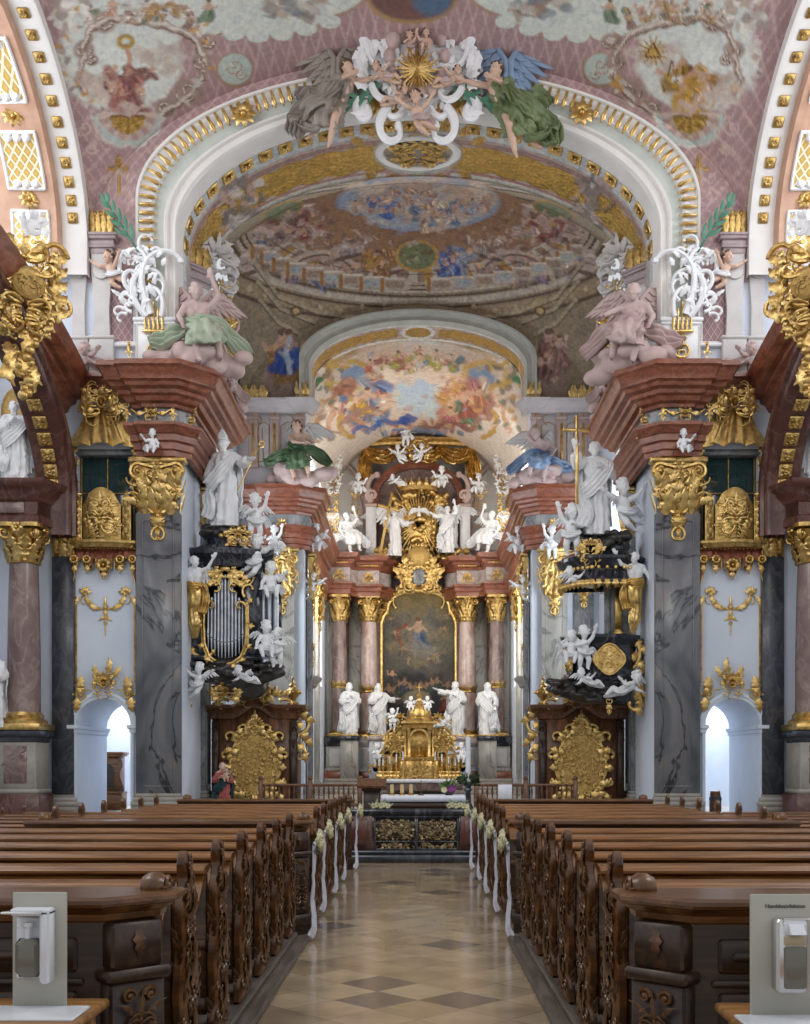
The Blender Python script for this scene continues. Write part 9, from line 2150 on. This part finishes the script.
mb.build('wreath', noise_mat('wreath_green', [(.3,(.015,.035,.012)),(.7,(.05,.10,.035))], 8, 3, .6), t)
for s, px_ in ((-1, 381), (1, 456)):
    t = thing('rail_bouquet', 'pale bouquet lying on the %s corner of the altar rail' % ('left' if s < 0 else 'right'), 'flowers', (W(px_,814,18.9).x, 18.85, .90)); mb = MB(); R = random.Random(7+s)
    for i in range(40): k = MB(); leaf(k, (0,0), PI/2+R.uniform(-1.3,1.3), R.uniform(.08,.16), .04, R.uniform(-1,1), 0, .01, 1, 6, .04); mb.add(k, Matrix.Translation((R.uniform(-.14,.14),R.uniform(-.05,.05),R.uniform(.0,.05))) @ Matrix.Rotation(R.uniform(0,6.28), 4, 'Z'))
    mb.build('leaves', noise_mat('pale_leaf', [(.3,(.22,.26,.15)),(.7,(.42,.46,.32))], 8, 3, .6), t)
    for i in range(5):
        q = MB()
        for j in range(10): leaf(q, (0,0), j*2.4, .05, .035, 0, -.003*j, .015, 0, 6, .02)
        q.xf(Matrix.Translation((-.12+.06*i, -.06, .05+.02*(i % 2)))); q.build('rose', ROSEF, t)
t = thing('wooden_ambo', 'dark wooden reading desk left of the altar table', 'lectern', (W(372,800,21.5).x, 21.5, .34))
mb = MB(); mb.bbox(-.16,.16,-.14,.14,0,.86,.02); mb.bbox(-.22,.22,-.2,.2,0,.08,.015); mb.bbox(-.19,.19,-.17,.17,.80,.86,.01); mb.build('column', WOODD, t); mb = MB(); mb.prism([(-.26,.86),(.22,1.0),(.22,1.04),(-.27,.90)], -.28, .28, 'yz'); mb.build('desk', WOODS, t)
def choir_bench(label):
    t = thing('choir_bench', label, 'choir bench', (-2.25, 24.0, .34))
    mb = MB(); mb.bbox(-1.2,1.0,-.03,.03,.84,.90,.01); mb.bbox(-1.2,1.0,-.03,.03,.40,.45,.01); mb.bbox(-1.2,1.0,-.04,.04,0,.10,.01); mb.build('rails', WOODS, t)
    for x in (-1.18,-.1,.98): mb = MB(); mb.bbox(x-.05,x+.05,-.05,.05,0,.98,.012); mb.ball((x,0,1.02), .06, 8, 6); mb.build('post', WOODS, t)
    mb = MB()
    for i in range(20): x = -1.1+.108*i; mb.lathe([(.014,.45),(.024,.55),(.012,.62),(.026,.72),(.014,.84)], (x,0,0), 8); mb.lathe([(.014,.1),(.024,.2),(.012,.26),(.014,.40)], (x,0,0), 8)
    mb.build('balusters', WOODS, t); mb = MB(); mb.bbox(-1.2,1.0,.1,.5,.42,.46,.01); mb.build('seat', WOODS, t); return t
sides(choir_bench, 'balustered walnut choir bench beyond the pews, {S} of the altar')
t = thing('paper_notice', 'white sheet propped on the choir bench right of the altar', 'notice', (W(505,805,22).x, 22.0, .34))
mb = MB(); mb.bbox(-.14,.14,-.01,.01,.62,.92,.004); mb.build('sheet', LINEN, t); mb = MB(); mb.bbox(-.02,.02,0,.04,0,.66,.005); mb.bbox(-.12,.12,-.08,.12,0,.03,.005); mb.build('stand', WOODD, t)
# ------------------------------------------------------------------ camera, daylight, view
cam = bpy.data.cameras.new('camera'); co = bpy.data.objects.new('camera', cam); C.objects.link(co)
co.location = (0, 0, CH); co.rotation_euler = (PI/2, 0, 0)
cam.sensor_fit = 'AUTO'; cam.sensor_width = 36; cam.lens = F*36/1024; cam.shift_x = (405-CX)/1024; cam.shift_y = (HY-512)/1024
cam.clip_start = .05; cam.clip_end = 200
sc = bpy.context.scene; sc.camera = co
w = bpy.data.worlds.new('sky'); sc.world = w; w.use_nodes = True
bg = w.node_tree.nodes['Background']; bg.inputs[0].default_value = (.93,.96,1.0,1); bg.inputs[1].default_value = .72
def area(name, loc, to, sx, sy, e, col=(1,1,1)):
    l = bpy.data.lights.new(name, 'AREA'); l.shape = 'RECTANGLE'; l.size = sx; l.size_y = sy; l.energy = e; l.color = col
    o = bpy.data.objects.new(name, l); C.objects.link(o); o.location = loc
    o.rotation_euler = (Vector(to)-Vector(loc)).to_track_quat('-Z', 'Y').to_euler(); return o
for s in (-1, 1):
    area('daylight_nave_window', (s*10.6, 22.3, 15.8), (s*-3, 24, 9), 8, 4, 420, (.90,.95,1))
    area('daylight_rear_nave_window', (s*8.6, 9.0, 14.5), (s*-2, 17, 5), 8, 5, 800, (1,.98,.94))
    area('daylight_crossing_window', (s*6.4, 35.4, 8.5), (0, 35.4, 9), 4, 5.5, 200, (.96,.98,1))
    area('daylight_choir_window', (s*4.3, 44.7, 7.8), (0, 53.5, 6.0), 2.5, 5, 300, (1,.95,.86))
    area('daylight_choir_upper_window', (s*4.3, 45.5, 13.4), (0, 54, 14.0), 3, 3, 200, (1,.95,.86))
    area('daylight_passage', (s*9.0, 34.9, 4.6), (s*8.8, 33, 1.0), 3, 1.2, 260, (.95,.97,1))
sc.view_settings.view_transform = 'Standard'; sc.view_settings.look = 'None'; sc.view_settings.gamma = 1; sc.view_settings.exposure = 0.0
sc.view_settings.use_curve_mapping = False
sc.cycles.use_denoising = True
sc.cycles.max_bounces = 6; sc.cycles.diffuse_bounces = 4; sc.cycles.glossy_bounces = 3
sc.cycles.use_adaptive_sampling = True
